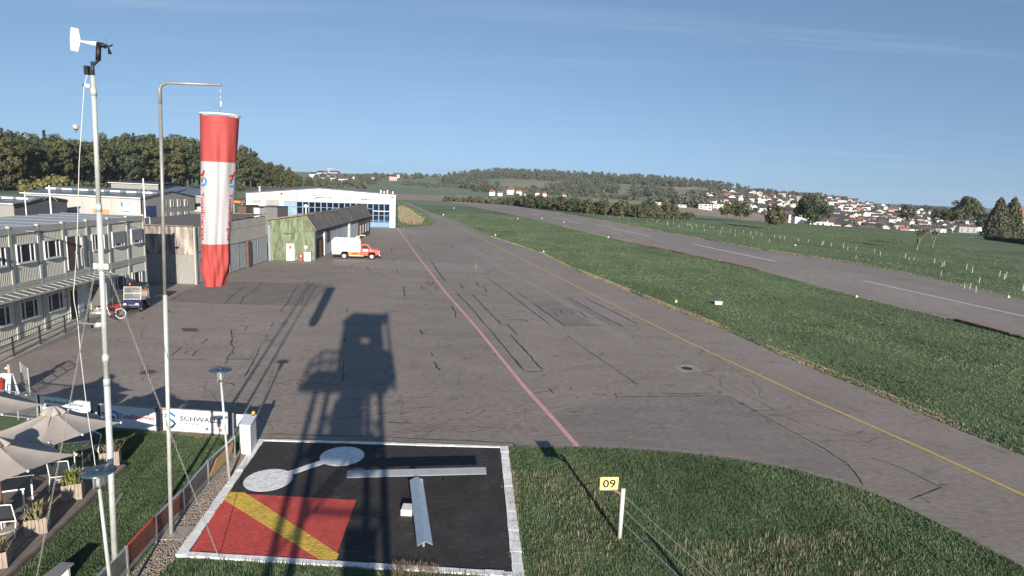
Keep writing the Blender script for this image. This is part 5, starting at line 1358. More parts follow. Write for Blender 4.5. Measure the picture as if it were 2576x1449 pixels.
# front: white piers and fascia around the door opening
du0, zdt = wu(714, 505); du1, _ = wu(981, 507)
fas = [(0, zdt + 0.0), (0, zL), (uP, zP), (uR_, zR), (uR_, zdt)]
fo = MB(); fo.prism([WH.p(0, zdt, 0), WH.p(0, zL, 0), WH.p(uP, zP, 0), WH.p(uR_, zR, 0), WH.p(uR_, zdt, 0)], -WH.n * 0.4); fo.build('fascia', M['white'], wh)
MB().pbox(WH, 0, du0, 0, zdt - 0.002, -0.4, 0).build('left_wall', M['white'], wh)
MB().pbox(WH, du1, uR_, 0, zdt - 0.002, -0.4, 0).build('right_pier', M['white'], wh)
def fz(u): return zL + (zP - zL) * u / uP if u < uP else zP + (zR - zP) * (u - uP) / (uR_ - uP)
defm('fascia_slat', (0.27, 0.245, 0.23), 0.7, var=0.08, scale=2)
nsl = 90
for k in range(nsl):
    u = 2.0 + (uR_ - 4.5) * k / nsl
    if (k // 7) % 3 == 1: continue
    MB().pbox(WH, u, u + 0.2, zdt + 0.25, min(zdt + 1.45, fz(u) - 0.35), 0.002, 0.02).build('fascia_board', M['fascia_slat'], wh)
for u0, u1, z0, z1, m in (wu(923 / 1.1925, 0)[0:1] + wu(1000 / 1.1925, 0)[0:1] + (zdt + 0.45, zdt + 1.55, 0), wu(1029 / 1.1925, 0)[0:1] + wu(1058 / 1.1925, 0)[0:1] + (zdt + 0.5, zdt + 1.35, 1), wu(1080 / 1.1925, 0)[0:1] + wu(1113 / 1.1925, 0)[0:1] + (zdt + 0.45, zdt + 1.4, 2)):
    s_ = MB().pbox(WH, u0, u1, z0, z1, 0.022, 0.06).build('sign_board', M['white' if m != 1 else 'banner_pale'], wh)
    W_ = u1 - u0
    if m == 0:
        for a in ((0.1, 0.3, 0.72), (0.36, 0.62, 0.72), (0.78, 0.92, 0.70)): MB().pbox(WH, u0 + a[0] * W_, u0 + a[1] * W_, z0 + a[2] * (z1 - z0), z0 + a[2] * (z1 - z0) + 0.16, 0.061, 0.066).build('small_mark', M['navy'], s_)
        stroke('script_line', [(0.1, 0.15), (0.22, 0.18), (0.32, 0.48), (0.42, 0.42), (0.55, 0.38), (0.7, 0.36), (0.8, 0.3), (0.88, 0.55)], 0.11, M['navy'], s_, lambda x, y: WH.p(u0 + x * W_, z0 + y * (z1 - z0), 0.064))
        for k in range(9): stroke('script_letter', [(0.35 + k * 0.05, 0.28), (0.375 + k * 0.05, 0.5), (0.39 + k * 0.05, 0.3)], 0.06, M['navy'], s_, lambda x, y: WH.p(u0 + x * W_, z0 + y * (z1 - z0), 0.068))
    elif m == 1:
        for k in range(7): MB().pbox(WH, u0 + (0.1 + k * 0.115) * W_, u0 + (0.18 + k * 0.115) * W_, z0 + 0.25, z0 + 0.55, 0.061, 0.066).build('letter', M['sign_blue'], s_)
    else:
        for k in range(6): MB().pbox(WH, u0 + (0.08 + k * 0.14) * W_, u0 + (0.19 + k * 0.14) * W_, z0 + 0.2, z0 + 0.5, 0.061, 0.066).build('letter', M['black'], s_)
        MB().pbox(WH, u0 + 0.48 * W_, u0 + 0.6 * W_, z0 + 0.52, z0 + 0.75, 0.061, 0.066).build('red_crest', M['red'], s_)
# left windows and text
for (xa, xb, ya, yb) in (((700 + 412 / 4.262), (700 + 590 / 4.262), 246, 336), ((700 + 240 / 4.262), (700 + 355 / 4.262), 246, 300)):
    ua, zb_ = wu(xa / 1.1925, (540 + ya / 4.262) / 1.1925); ub, za_ = wu(xb / 1.1925, (540 + yb / 4.262) / 1.1925)
    MB().pbox(WH, ua, ub, za_, zb_, 0.002, 0.05).build('roller_shutter', M['hall_grey'], wh)
    for k in range(6): MB().pbox(WH, ua, ub, za_ + (zb_ - za_) * k / 6, za_ + (zb_ - za_) * k / 6 + 0.04, 0.051, 0.07).build('shutter_slat', M['steel_grey'], wh)
ua, za_ = wu(684, 532); 
for k, wv in enumerate((0.3, 0.9, 1.4)): MB().pbox(WH, ua + (0.0 if k else 0.2), ua + wv + 0.2, za_ + 0.5 - k * 0.35, za_ + 0.68 - k * 0.35, 0.002, 0.008).build('wall_mark', M['steel_grey'], wh)
# glazed sliding doors
nb = 18; dw = (du1 - du0) / nb
inner = MB().pbox(WH, du0 - 1, du1 + 1, 0.02, zdt + 0.6, -14.2, -14).build('rear_wall', M['blue_dark'], wh)
for k in range(nb):
    u0, u1 = du0 + k * dw, du0 + (k + 1) * dw
    lit = k < 2
    if 15 <= k: 
        rows = [(0.05, 1.4), (1.5, 2.6), (2.7, 3.55), (3.7, zdt - 0.15)]
    else: rows = [(0.05, 1.4), (1.5, 2.6), (2.7, zdt - 1.25), (zdt - 1.12, zdt - 0.15)]
    fr = MB(); fr.pbox(WH, u0, u0 + 0.13, 0.02, zdt - 0.01, -0.32, -0.2); fr.pbox(WH, u1 - 0.08, u1 - 0.002, 0.02, zdt - 0.01, -0.32, -0.2)
    for r0, r1 in rows: fr.pbox(WH, u0 + 0.131, u1 - 0.081, r1, r1 + 0.1, -0.32, -0.2)
    lf = fr.build('door_leaf', M['door_blue'], wh)
    for r0, r1 in rows: MB().pbox(WH, u0 + 0.132, u1 - 0.082, r0, r1 - 0.003, -0.27, -0.25).build('pane', M['glass_pale'] if lit else (M['window_dark'] if k < 15 else M['glass_hangar']), lf)
MB().pbox(WH, du1 - 3 * dw, du1, 3.56, 3.7, -0.19, -0.1).build('white_header', M['white'], wh)
MB().pbox(WH, du1 - 3.9 * dw, du1, 0.05, 1.15, -0.19, -0.15).build('blue_door_panel', M['door_blue'], wh)
MB().pbox(WH, 0, uR_, 0.0, 0.02, -14, -0.02).build('floor_slab', M['hall_darkgrey'], wh)
# roof and right wall
rfm = MB(); bk = -WH.n * 22
for A, B in (((-0.3, zL + 0.05), (uP, zP + 0.1)), ((uP, zP + 0.1), (uR_ + 0.3, zR + 0.05))):
    rfm.prism([WH.p(A[0], A[1], 0.2), WH.p(B[0], B[1], 0.2), WH.p(B[0], B[1] + 0.15, 0.2), WH.p(A[0], A[1] + 0.15, 0.2)], bk)
rfm.build('roof', M['hall_darkgrey'], wh)
MB().prism([WH.p(uR_, 0, -0.41), WH.p(uR_, zR, -0.41), WH.p(uR_ - 0.2, zR, -0.41), WH.p(uR_ - 0.2, 0, -0.41)], bk).build('right_wall', M['hall_light'], wh)
for x, h_ in ((780 / 1.1925, 1.1), (1148 / 1.1925, 0.7), (1158 / 1.1925, 0.5), (1168 / 1.1925, 0.8), (1184 / 1.1925, 0.6)):
    u = wu(x, 490)[0]; p = WH.p(u, fz(u) + 0.15, -2.0); MB().tube([p, p + Vector((0, 0, h_))], 0.16, 8).build('roof_pipe', M['white'], wh)
for x in (844, 1176): 
    u, z = wu(x / 1.1925, 590 / 1.1925); MB().obox(WH.p(u, zR - 0.5, 0.15), WH.t * 0.2, WH.n * 0.14, (0, 0, 0.12)).build('flood_lamp', M['black'], wh)
# aircraft in the doorway
ac = thing('light_aircraft', 'white light aircraft parked nose left inside the open hangar door', 'aircraft', WH.p(du1 - 3.0, 0, -3.2))
c0 = WH.p(du1 - 2.6, 1.25, -3.0); t_ = WH.t
prof = [(-2.9, 0.05), (-2.7, 0.28), (-2.0, 0.5), (-0.8, 0.62), (0.4, 0.55), (1.6, 0.32), (2.5, 0.16)]
MB().tube([c0 + t_ * a + Vector((0, 0, 0.12 * max(0, a) * 0.4)) for a, r in prof], [r for a, r in prof], 14).build('fuselage', M['white'], ac, True)
MB().prism([c0 + t_ * 1.7 + Vector((0, 0, 0.2)), c0 + t_ * 2.3 + Vector((0, 0, 1.45)), c0 + t_ * 2.85 + Vector((0, 0, 1.5)), c0 + t_ * 2.6 + Vector((0, 0, 0.15))], WH.n * 0.06).build('tail_fin', M['white'], ac)
MB().prism([c0 + t_ * -1.1 + Vector((0, 0, -0.3)) - WH.n * 2.3, c0 + t_ * 0.1 + Vector((0, 0, -0.3)) - WH.n * 2.3, c0 + t_ * 0.1 + Vector((0, 0, -0.3)) + WH.n * 2.3, c0 + t_ * -1.1 + Vector((0, 0, -0.3)) + WH.n * 2.3], (0, 0, 0.12)).build('wing', M['white'], ac)
MB().prism([c0 + t_ * 2.1 + Vector((0, 0, 0.35)) - WH.n * 1.2, c0 + t_ * 2.7 + Vector((0, 0, 0.35)) - WH.n * 1.2, c0 + t_ * 2.7 + Vector((0, 0, 0.35)) + WH.n * 1.2, c0 + t_ * 2.1 + Vector((0, 0, 0.35)) + WH.n * 1.2], (0, 0, 0.07)).build('tailplane', M['white'], ac)
MB().lathe(c0 + t_ * -0.5 + Vector((0, 0, 0.35)), [(0.62, 0), (0.55, 0.3), (0.3, 0.5), (0.02, 0.55)], 14).build('canopy', M['glass_dark'], ac, True)
for a, s_ in ((-1.6, 0), (-0.2, 0.9), (-0.2, -0.9)):
    p = c0 + t_ * a + WH.n * s_; MB().tube([Vector((p.x, p.y, 0.2)), p + Vector((0, 0, -0.35))], 0.05, 6).build('gear_strut', M['steel_grey'], ac)
    MB().lathe(Vector((p.x, p.y, 0.2)) - WH.n * 0.06, [(0.17, 0), (0.2, 0.03), (0.2, 0.09), (0.17, 0.12)], 14, WH.n).build('wheel', M['tyre'], ac)

# ================================================================== trading halls behind
def hall(A, B, depth, ze, zr, label, wallm, gablem, roofm='blue_roof', name='trading_hall', sign=False, wins=0, ridge_f=0.5, skylights=0):
    A, B = Vector((A[0], A[1], 0)), Vector((B[0], B[1], 0)); pl = Plane(A, B)
    if pl.n.y > 0: pl.n = -pl.n
    o = thing(name, label, 'industrial hall', B); L_ = pl.len; Z = Vector((0, 0, 1))
    n = max(2, int(L_ / 5))
    for k in range(n): corrugated(MB(), pl, L_ * k / n + 0.03, L_ * (k + 1) / n - 0.03, 0, ze, 0, 0.35, 0.05).build('front_panel', M[wallm], o)
    MB().pbox(pl, 0, L_, 0, ze - 0.02, -0.3, -0.05).build('front_wall', M[wallm], o)
    for u, nm in ((L_, 'gable_wall'), (0.25, 'far_gable')):
        MB().prism([pl.p(u, 0, 0), pl.p(u, ze, 0), pl.p(u, zr, -depth * ridge_f), pl.p(u, ze, -depth), pl.p(u, 0, -depth)], -pl.t * 0.25).build(nm, M[gablem], o)
    MB().pbox(pl, 0, L_, 0, ze, -depth, -depth + 0.3).build('rear_wall', M[wallm], o)
    nr = max(2, int(L_ / 2.2))
    for k in range(nr):
        u0, u1 = -0.3 + (L_ + 0.6) * k / nr + 0.01, -0.3 + (L_ + 0.6) * (k + 1) / nr - 0.01
        MB().prism([pl.p(u0, ze + 0.02, 0.4), pl.p(u1, ze + 0.02, 0.4), pl.p(u1, zr + 0.05, -depth * ridge_f), pl.p(u0, zr + 0.05, -depth * ridge_f)], (0, 0, 0.12)).build('roof_panel', M[roofm], o)
    MB().prism([pl.p(-0.3, zr + 0.05, -depth * ridge_f), pl.p(L_ + 0.3, zr + 0.05, -depth * ridge_f), pl.p(L_ + 0.3, ze + 0.02, -depth - 0.4), pl.p(-0.3, ze + 0.02, -depth - 0.4)], (0, 0, 0.12)).build('rear_roof', M[roofm], o)
    MB().pbox(pl, -0.3, L_ + 0.3, ze + 0.02, ze + 0.2, 0.41, 0.5).build('gutter', M['offwhite'], o)
    for k in range(skylights):
        u = L_ * (k + 0.6) / skylights; f = 0.55; zz = ze + (zr - ze) * f + 0.2
        MB().obox(pl.p(u, zz + 0.1, -depth * ridge_f * f + 0.2), pl.t * 0.9, pl.n * 0.8, (0, 0, 0.16)).build('skylight', M['offwhite'], o)
    return o, pl, L_
def X(x, d): r = ray(x, 500); k = d / r.y; return (r.x * k, d)
o, pl, L_ = hall(X(60, 104), X(353, 104), 18, 5.3, 6.5, 'long pale corrugated hall with blue-grey roof and company board', 'hall_light', 'hall_grey', skylights=7)
sx0 = pl.uz(360 / 1.1925, 610 / 1.1925); sx1 = pl.uz(411 / 1.1925, 640 / 1.1925)
s_ = MB().pbox(pl, sx0[0], sx1[0], sx1[1] - 0.1, sx0[1] + 0.2, 0.06, 0.12).build('company_board', M['white'], o)
W_ = sx1[0] - sx0[0]
MB().pbox(pl, sx0[0] + 0.05 * W_, sx0[0] + 0.2 * W_, sx1[1] + 1.0, sx1[1] + 1.85, 0.121, 0.13).build('blue_square', M['logo_blue'], s_)
lettering('wording', 'GROUP', M['navy'], s_, lambda x, y: pl.p(sx0[0] + 0.25 * W_ + x, sx1[1] + 1.2 + y, 0.13), width=0.34 * W_, height=0.35, bold=0.02)
for k in range(4):
    MB().pbox(pl, sx0[0] + 0.63 * W_, sx0[0] + 0.70 * W_, sx1[1] + 0.25 + 0.42 * k, sx1[1] + 0.5 + 0.42 * k, 0.121, 0.13).build('blue_tab', M['sign_blue'], s_)
    MB().pbox(pl, sx0[0] + 0.74 * W_, sx0[0] + 0.94 * W_, sx1[1] + 0.32 + 0.42 * k, sx1[1] + 0.42 + 0.42 * k, 0.121, 0.13).build('small_line', M['steel_grey'], s_)
MB().pbox(pl, sx0[0] + 0.05 * W_, sx0[0] + 0.58 * W_, sx1[1] + 0.2, sx1[1] + 0.35, 0.121, 0.13).build('small_line', M['navy'], s_)
MB().pbox(pl, pl.uz(235, 530)[0], pl.uz(275, 530)[0], 2.0, 3.2, 0.06, 0.1).build('wooden_panel', M['plywood'], o)
GE = Plane(pl.p(L_, 0, 0), pl.p(L_, 0, -18))
if GE.n.x < 0: GE.n = -GE.n
for k in range(4):
    for z in (1.2, 3.6): window(GE, o, 6.5 + k * 2.4, 7.5 + k * 2.4, z, z + 1.4, 0.05, lights=(0.5, 0.5), sill=False)
MB().pbox(GE, 1.0, 4.2, 0.05, 4.0, 0.02, 0.08).build('blue_gate', M['blue_dark'], o)
o, pl, L_ = hall(X(-120, 93), X(33, 93), 14, 4.0, 5.0, 'low hall with dark gable and wide blue-grey roof at the left edge', 'hall_grey', 'hall_dark', skylights=4)
# dark end wall of that hall turns towards the tower
dpl = Plane(X(33, 93), X(168, 100))
if dpl.n.y > 0: dpl.n = -dpl.n
dg = thing('dark_hall', 'dark grey panelled hall front with low pitched roofline', 'industrial hall', dpl.p(0, 0))
nn2 = 12
for k in range(nn2):
    u0, u1 = dpl.len * k / nn2 + 0.01, dpl.len * (k + 1) / nn2 - 0.01
    zt_ = lambda u: 3.6 + 1.3 * (u / (dpl.len * 0.6)) if u < dpl.len * 0.6 else 4.9 - 0.5 * (u - dpl.len * 0.6) / (dpl.len * 0.4)
    MB().prism([dpl.p(u0, 0), dpl.p(u1, 0), dpl.p(u1, zt_(u1)), dpl.p(u0, zt_(u0))], -dpl.n * 0.3).build('wall_panel', M['hall_dark'], dg)
MB().bar(dpl.p(0, 3.7, 0.1), dpl.p(dpl.len * 0.6, 5.0, 0.1), 0.4, 0.3).build('fascia', M['black'], dg)
MB().bar(dpl.p(dpl.len * 0.6, 5.0, 0.1), dpl.p(dpl.len, 4.5, 0.1), 0.4, 0.3).build('fascia', M['black'], dg)
MB().prism([dpl.p(0, 3.75, 0), dpl.p(dpl.len * 0.6, 5.05, 0), dpl.p(dpl.len * 0.6, 5.05, -3.5), dpl.p(0, 3.75, -3.5)], (0, 0, 0.1)).build('roof', M['blue_roof'], dg)
hall(X(398, 133), X(436, 133), 16, 5.6, 6.7, 'grey hall with dark loading gate behind the lorry', 'hall_darkgrey', 'hall_grey')
o, pl, L_ = hall(X(440, 128), X(505, 128), 14, 5.2, 6.6, 'grey gabled hall half hidden by the windsock', 'hall_grey', 'hall_grey')
MB().pbox(pl, 0.5, 4.0, 0.05, 4.3, 0.06, 0.12).build('loading_gate', M['hall_dark'], o)
hall(X(280, 150), X(400, 150), 12, 6.8, 7.3, 'flat dark roof block rising behind the pale hall', 'hall_grey', 'hall_dark', 'hall_dark')
# slim flag-like aerials on roofs
for x, d, z0, z1, lb in ((126, 60, 5.2, 8.2, 'white aerial pole rising behind the container roof near the mast'), (363, 70, 3.5, 9.2, 'white aerial pole beside the gallows pole'), (63, 88, 4.0, 6.3, 'short aerial with crossbar above the dark hall')):
    p = Vector((*X(x, d), 0)); o = thing('aerial_pole', lb, 'aerial', p)
    MB().tube([p, p + Vector((0, 0, z1))], 0.07, 8).build('pole', M['white'], o)
    for s_ in (-1, 1): MB().tube([p + Vector((0, 0, z1 - 0.9)), p + Vector((0.7 * s_, 0, z1 - 1.5))], 0.025, 5).build('stay', M['steel_grey'], o)
# storage containers by the hangar
for x0, x1, d, h_, m, lb in ((597, 618, 100, 5.0, 'brown_wood', 'brown wooden hut beside the pale container'), (620, 652, 103, 4.7, 'offwhite', 'pale storage container behind the grey shed'), (654, 697, 105, 4.8, 'hall_darkgrey', 'grey blue storage container in front of the white hangar wall')):
    a, b = Vector((*X(x0, d), 0)), Vector((*X(x1, d), 0)); pl = Plane(a, b)
    if pl.n.y > 0: pl.n = -pl.n
    o = thing('storage_container', lb, 'container', a.lerp(b, 0.5))
    MB().pbox(pl, 0, pl.len, 0, h_, -5, 0).build('body', M[m], o)
    corrugated(MB(), pl, 0.06, pl.len - 0.06, 0.1, h_ - 0.15, 0.005, 0.3, 0.04).build('door_side', M[m], o)
    MB().pbox(pl, -0.05, pl.len + 0.05, h_ + 0.002, h_ + 0.12, -5.05, 0.06).build('roof', M['dark_metal'], o)
a = Vector((*X(598, 118), 0)); o = thing('orange_canopy', 'orange market canopy peeping over the containers', 'canopy', a)
MB().obox(a + Vector((0, 0, 4.95)), (0.95, 0, 0), (0, 1.0, 0), (0, 0, 0.2)).build('roof', M['orange'], o)
for s in (-0.8, 0.8): MB().tube([a + Vector((s, 0, 0)), a + Vector((s, 0, 4.74))], 0.08, 6).build('post', M['galv'], o)
# lorry
lp0 = Vector((*X(487, 112), 0)); o = thing('lorry', 'white lorry with sleeper cab parked between the halls', 'lorry', lp0)
Mx = Matrix.Translation(lp0)
def lb_(nm, x0, x1, y0, y1, z0, z1, m, bev=0.0):
    mb = MB(); mb.box(x0, x1, y0, y1, z0, z1); mb.v = [tuple(Mx @ Vector(v)) for v in mb.v]; return mb.build(nm, M[m], o, bevel=bev)
lb_('cab', 0, 2.5, 0, 2.2, 0.9, 3.3, 'white', 0.12); lb_('wind_deflector', 0.15, 2.35, 0.5, 2.2, 3.31, 3.9, 'white', 0.2)
lb_('windscreen', 0.15, 2.35, -0.02, 0.05, 2.1, 3.0, 'glass_dark'); lb_('grille', 0.4, 2.1, -0.03, 0.05, 1.0, 1.8, 'steel_grey'); lb_('bumper', 0.0, 2.5, -0.12, 0.3, 0.45, 0.9, 'offwhite', 0.05)
lb_('trailer', 0, 2.5, 2.8, 10, 1.1, 3.9, 'white', 0.03)
for s in (0.12, 2.38):
    lb_('headlight', s - 0.1 if s > 1 else s - 0.06, s + 0.06 if s > 1 else s + 0.1, -0.135, -0.1, 0.62, 0.8, 'banner_pale')
    for y in (1.1, 5.0, 8.8):
        MB().lathe(lp0 + Vector((s - 0.15, y, 0.5)), [(0.3, 0), (0.5, 0.03), (0.5, 0.27), (0.3, 0.3)], 16, (1, 0, 0)).build('wheel', M['tyre'], o)

# ================================================================== red rescue pick-up with white box body
tr0 = G(866, 651.5); tr1 = G(935, 653); td = (tr1 - tr0).normalized(); td = Vector((td.x, td.y, 0)).normalized()
tk = thing('rescue_truck', 'red rescue pick-up with white box body and roof ladder on the apron', 'truck', tr0)
tn = Vector((td.y, -td.x, 0))               # towards the tower
WBS = (tr1 - tr0).length                     # wheelbase
def tp_(x, z, o_=0.0): return tr0 + td * x - tn * 0.0 + tn * o_ + Vector((0, 0, z))
HW = 0.95
def tbox(nm, x0, x1, z0, z1, o0, o1, m, par=tk, bev=0.0):
    mb = MB(); mb.obox(tp_((x0 + x1) / 2, (z0 + z1) / 2, (o0 + o1) / 2), td * ((x1 - x0) / 2), tn * ((o1 - o0) / 2), (0, 0, (z1 - z0) / 2)); return mb.build(nm, M[m], par, bevel=bev)
def tprism(nm, prof_, o0, o1, m, par=tk, bev=0.0):
    mb = MB(); mb.prism([tp_(x, z, o0) for x, z in prof_], tn * (o1 - o0)); return mb.build(nm, M[m], par, bevel=bev)
S = WBS / 3.45
O1, O0 = 0.14, -1.86
tprism('box_body', [(-1.55 * S, 1.0), (2.02 * S, 1.0), (2.02 * S, 2.45), (-1.55 * S, 2.45)], O0, O1, 'white', bev=0.03)
tbox('box_door_gap', 0.28 * S, 0.34 * S, 1.05, 2.42, O1 + 0.001, O1 + 0.012, 'steel_grey')
for x0, x1 in ((-1.5, 0.24), (0.38, 1.97)): tbox('box_shutter', x0 * S, x1 * S, 1.06, 2.40, O1 + 0.001, O1 + 0.02, 'white')
tprism('rear_skirt', [(-1.5 * S, 0.62), (-0.45 * S, 0.62), (-0.3 * S, 0.99), (-1.5 * S, 0.99)], O0 + 0.05, O1 - 0.02, 'offwhite')
tprism('side_skirt', [(0.42 * S, 0.99), (0.62 * S, 0.5), (2.0 * S, 0.5), (2.0 * S, 0.99)], O0 + 0.05, O1 - 0.02, 'truck_orange')
tbox('side_stripe', 0.9 * S, 1.8 * S, 0.66, 0.8, O1 - 0.019, O1 - 0.012, 'black')
tbox('side_step', 0.6 * S, 2.4 * S, 0.42, 0.5, O1 - 0.12, O1 + 0.03, 'offwhite')
tbox('chassis', -1.5 * S, 3.9 * S, 0.42, 0.62, O0 + 0.45, O1 - 0.45, 'black')
cab = tprism('cab', [(2.04 * S, 0.5), (2.95 * S, 0.5), (3.05 * S, 0.95), (3.85 * S, 0.95), (3.95 * S, 0.6), (4.35 * S, 0.62), (4.38 * S, 1.12), (4.3 * S, 1.25), (3.35 * S, 1.36), (2.98 * S, 1.95), (2.1 * S, 2.0), (2.04 * S, 1.9)], O0 + 0.02, O1, 'truck_red', bev=0.02)
tprism('side_window', [(2.2 * S, 1.42), (3.1 * S, 1.42), (2.88 * S, 1.82), (2.22 * S, 1.84)], O1 + 0.002, O1 + 0.012, 'glass_dark', cab)
mb = MB(); mb.obox(tp_(3.19 * S, 1.66, (O0 + O1) / 2), (tp_(3.36 * S, 1.38) - tp_(3.02 * S, 1.94)) / 2 * 0.88, tn * 0.82, ((td * 0.84 + Vector((0, 0, 0.53))) * 0.015)); mb.build('windscreen', M['glass_pale'], cab)
tbox('door_panel', 2.28 * S, 3.02 * S, 0.72, 1.40, O1 + 0.002, O1 + 0.014, 'truck_red', cab)
tbox('door_plate', 2.35 * S, 2.95 * S, 1.08, 1.32, O1 + 0.015, O1 + 0.02, 'white', cab)
tbox('wing_badge', 3.2 * S, 3.5 * S, 1.12, 1.26, O1 + 0.002, O1 + 0.01, 'wall_rose', cab)
tbox('grille', 4.36 * S, 4.42 * S, 0.75, 1.12, O0 + 0.2, O1 - 0.2, 'alu', cab)
for o_ in (O0 + 0.12, O1 - 0.12): tbox('headlight', 4.36 * S, 4.43 * S, 0.86, 1.06, o_ - 0.1, o_ + 0.1, 'white', cab, 0.02)
tbox('front_bumper', 4.36 * S, 4.55 * S, 0.48, 0.68, O0, O1, 'alu', bev=0.03)
tbox('bull_bar', 4.5 * S, 4.6 * S, 0.42, 0.75, O0 + 0.3, O1 - 0.3, 'black')
tbox('mirror', 3.05 * S, 3.12 * S, 1.42, 1.62, O1 + 0.02, O1 + 0.2, 'black', cab)
MB().tube([tp_(3.9 * S, 1.30, O1 - 0.3), tp_(3.9 * S, 1.55, O1 - 0.3)], 0.02, 6).build('hood_marker', M['black'], tk)
for x in (0.0, WBS):
    for o_ in (O1 - 0.24, O0 + 0.02):
        wc = tp_(x, 0.40, o_); wh_ = MB().lathe(wc, [(0.25, 0), (0.37, 0.02), (0.40, 0.06), (0.40, 0.18), (0.37, 0.22), (0.25, 0.24)], 24, tn).build('wheel', M['tyre'], tk)
        MB().lathe(wc + tn * (0.2 if o_ > -0.5 else -0.002), [(0.235, 0), (0.235, 0.045), (0.1, 0.055), (0.06, 0.075)], 20, tn).build('rim', M['cream'], wh_)
# roof rack and ladder
for o_ in (O1 - 0.12, O0 + 0.12, (O0 + O1) / 2): MB().bar(tp_(-1.4 * S, 2.58, o_), tp_(1.9 * S, 2.58, o_), 0.05).build('roof_rail', M['alu'], tk)
for k in range(9): MB().bar(tp_((-1.35 + 0.4 * k) * S, 2.61, O1 - 0.12), tp_((-1.35 + 0.4 * k) * S, 2.61, O0 + 0.12), 0.04).build('ladder_rung', M['alu'], tk)
for x in (-1.3, 0.3, 1.8):
    for o_ in (O1 - 0.12, O0 + 0.12): MB().bar(tp_(x * S, 2.45, o_), tp_(x * S, 2.57, o_), 0.04).build('rack_foot', M['steel_grey'], tk)
hr = MB().lathe(tp_(1.55 * S, 2.75, (O0 + O1) / 2 - 0.25), [(0.2, 0), (0.2, 0.05), (0.1, 0.06), (0.1, 0.4), (0.2, 0.41), (0.2, 0.46)], 18, tn).build('hose_reel', M['wall_rose'], tk)
MB().tube([tp_(1.75 * S, 2.46, -0.9), tp_(1.8 * S, 2.95, -0.9), tp_(2.0 * S, 3.08, -0.9)], 0.09, 8).build('water_cannon_base', M['wall_rose'], tk)
MB().tube([tp_(2.0 * S, 3.08, -0.9), tp_(2.6 * S, 3.0, -0.9)], 0.06, 8).build('water_cannon', M['offwhite'], tk)
tbox('rear_light_bar', -1.57 * S, -1.54 * S, 1.0, 1.2, O0 + 0.1, O1 - 0.1, 'red')

# ================================================================== golf cart
k0, k1 = G(350, 781), G(379, 771); kd = (k0 - k1).normalized(); kd.z = 0; kn = Vector((-kd.y, kd.x, 0)); kn = kn if kn.x > 0 else -kn
kd = -FP.t * 1.0; kd = (FT * 0.985 + FP.n * 0.17).normalized(); kn = Vector((-kd.y, kd.x, 0)); kn = kn if kn.x > 0 else -kn
kc = G(366, 778) - kn * 0.55
gc_ = thing('golf_cart', 'dark blue golf cart with cream seats and flat black roof', 'golf cart', kc)
def kp(x, o_, z): return kc + kd * x + kn * o_ + Vector((0, 0, z))
def kprism(nm, prof_, o0, o1, m, bev=0.0, par=gc_):
    return MB().prism([kp(x, o0, z) for x, z in prof_], kn * (o1 - o0)).build(nm, M[m], par, bevel=bev)
kprism('front_body', [(0.45, 0.32), (1.12, 0.32), (1.16, 0.55), (0.95, 0.82), (0.5, 0.92)], -0.58, 0.58, 'cart_blue', 0.05)
kprism('floor', [(-1.1, 0.28), (0.5, 0.28), (0.5, 0.36), (-1.1, 0.36)], -0.55, 0.55, 'black')
kprism('rear_body', [(-1.15, 0.34), (-0.2, 0.34), (-0.2, 0.66), (-1.15, 0.72)], -0.58, 0.58, 'cart_blue', 0.05)
kprism('seat', [(-0.75, 0.68), (-0.12, 0.68), (-0.1, 0.80), (-0.75, 0.80)], -0.52, 0.52, 'cream', 0.04)
kprism('seat_back', [(-0.82, 0.82), (-0.7, 0.82), (-0.80, 1.22), (-0.9, 1.22)], -0.52, 0.52, 'cream', 0.03)
kprism('roof', [(-1.0, 1.82), (0.72, 1.82), (0.70, 1.88), (-0.98, 1.88)], -0.6, 0.6, 'black', 0.025)
for x0, x1 in ((0.62, 0.62), (-0.95, -0.9)):
    for s in (-0.54, 0.54): MB().tube([kp(x0 + (0.22 if x0 > 0 else 0), s, 0.85 if x0 > 0 else 0.7), kp(x1, s, 1.82)], 0.025, 6).build('roof_strut', M['offwhite'], gc_)
MB().prism([kp(0.84, -0.52, 0.92), kp(0.84, 0.52, 0.92), kp(0.63, 0.52, 1.78), kp(0.63, -0.52, 1.78)], kd * 0.012).build('windscreen', M['glass_clear'], gc_)
for z, t_ in ((0.92, 0.84), (1.34, 0.735), (1.78, 0.63)): MB().tube([kp(t_ + 0.02, -0.53, z), kp(t_ + 0.02, 0.53, z)], 0.018, 6).build('windscreen_bar', M['white'], gc_)
MB().tube([kp(0.55, -0.25, 0.85), kp(0.35, -0.25, 1.1)], 0.02, 6).build('steering_column', M['black'], gc_)
MB().tube([kp(0.35 + 0.03 * math.sin(R(a)), -0.25 + 0.17 * math.cos(R(a)), 1.1 + 0.17 * math.sin(R(a))) for a in range(0, 360, 30)], 0.016, 6, closed=True).build('steering_wheel', M['black'], gc_)
for x in (0.85, -0.82):
    for s in (-0.56, 0.40):
        wv = MB().lathe(kp(x, s, 0.24), [(0.13, 0), (0.23, 0.02), (0.24, 0.05), (0.24, 0.13), (0.2, 0.16)], 18, kn).build('wheel', M['tyre'], gc_)
        MB().lathe(kp(x, s + (0.13 if s > 0 else -0.03), 0.24), [(0.12, 0), (0.12, 0.04), (0.03, 0.05)], 14, kn).build('rim', M['offwhite'], wv)
for s in (-0.38, 0.38): MB().obox(kp(1.15, s, 0.62), kd * 0.02, kn * 0.09, (0, 0, 0.05)).build('headlight', M['white'], gc_)
MB().lathe(kp(0.5, -0.2, 1.882), [(0.06, 0), (0.07, 0.1), (0.03, 0.16)], 12).build('orange_beacon', M['orange'], gc_, True)
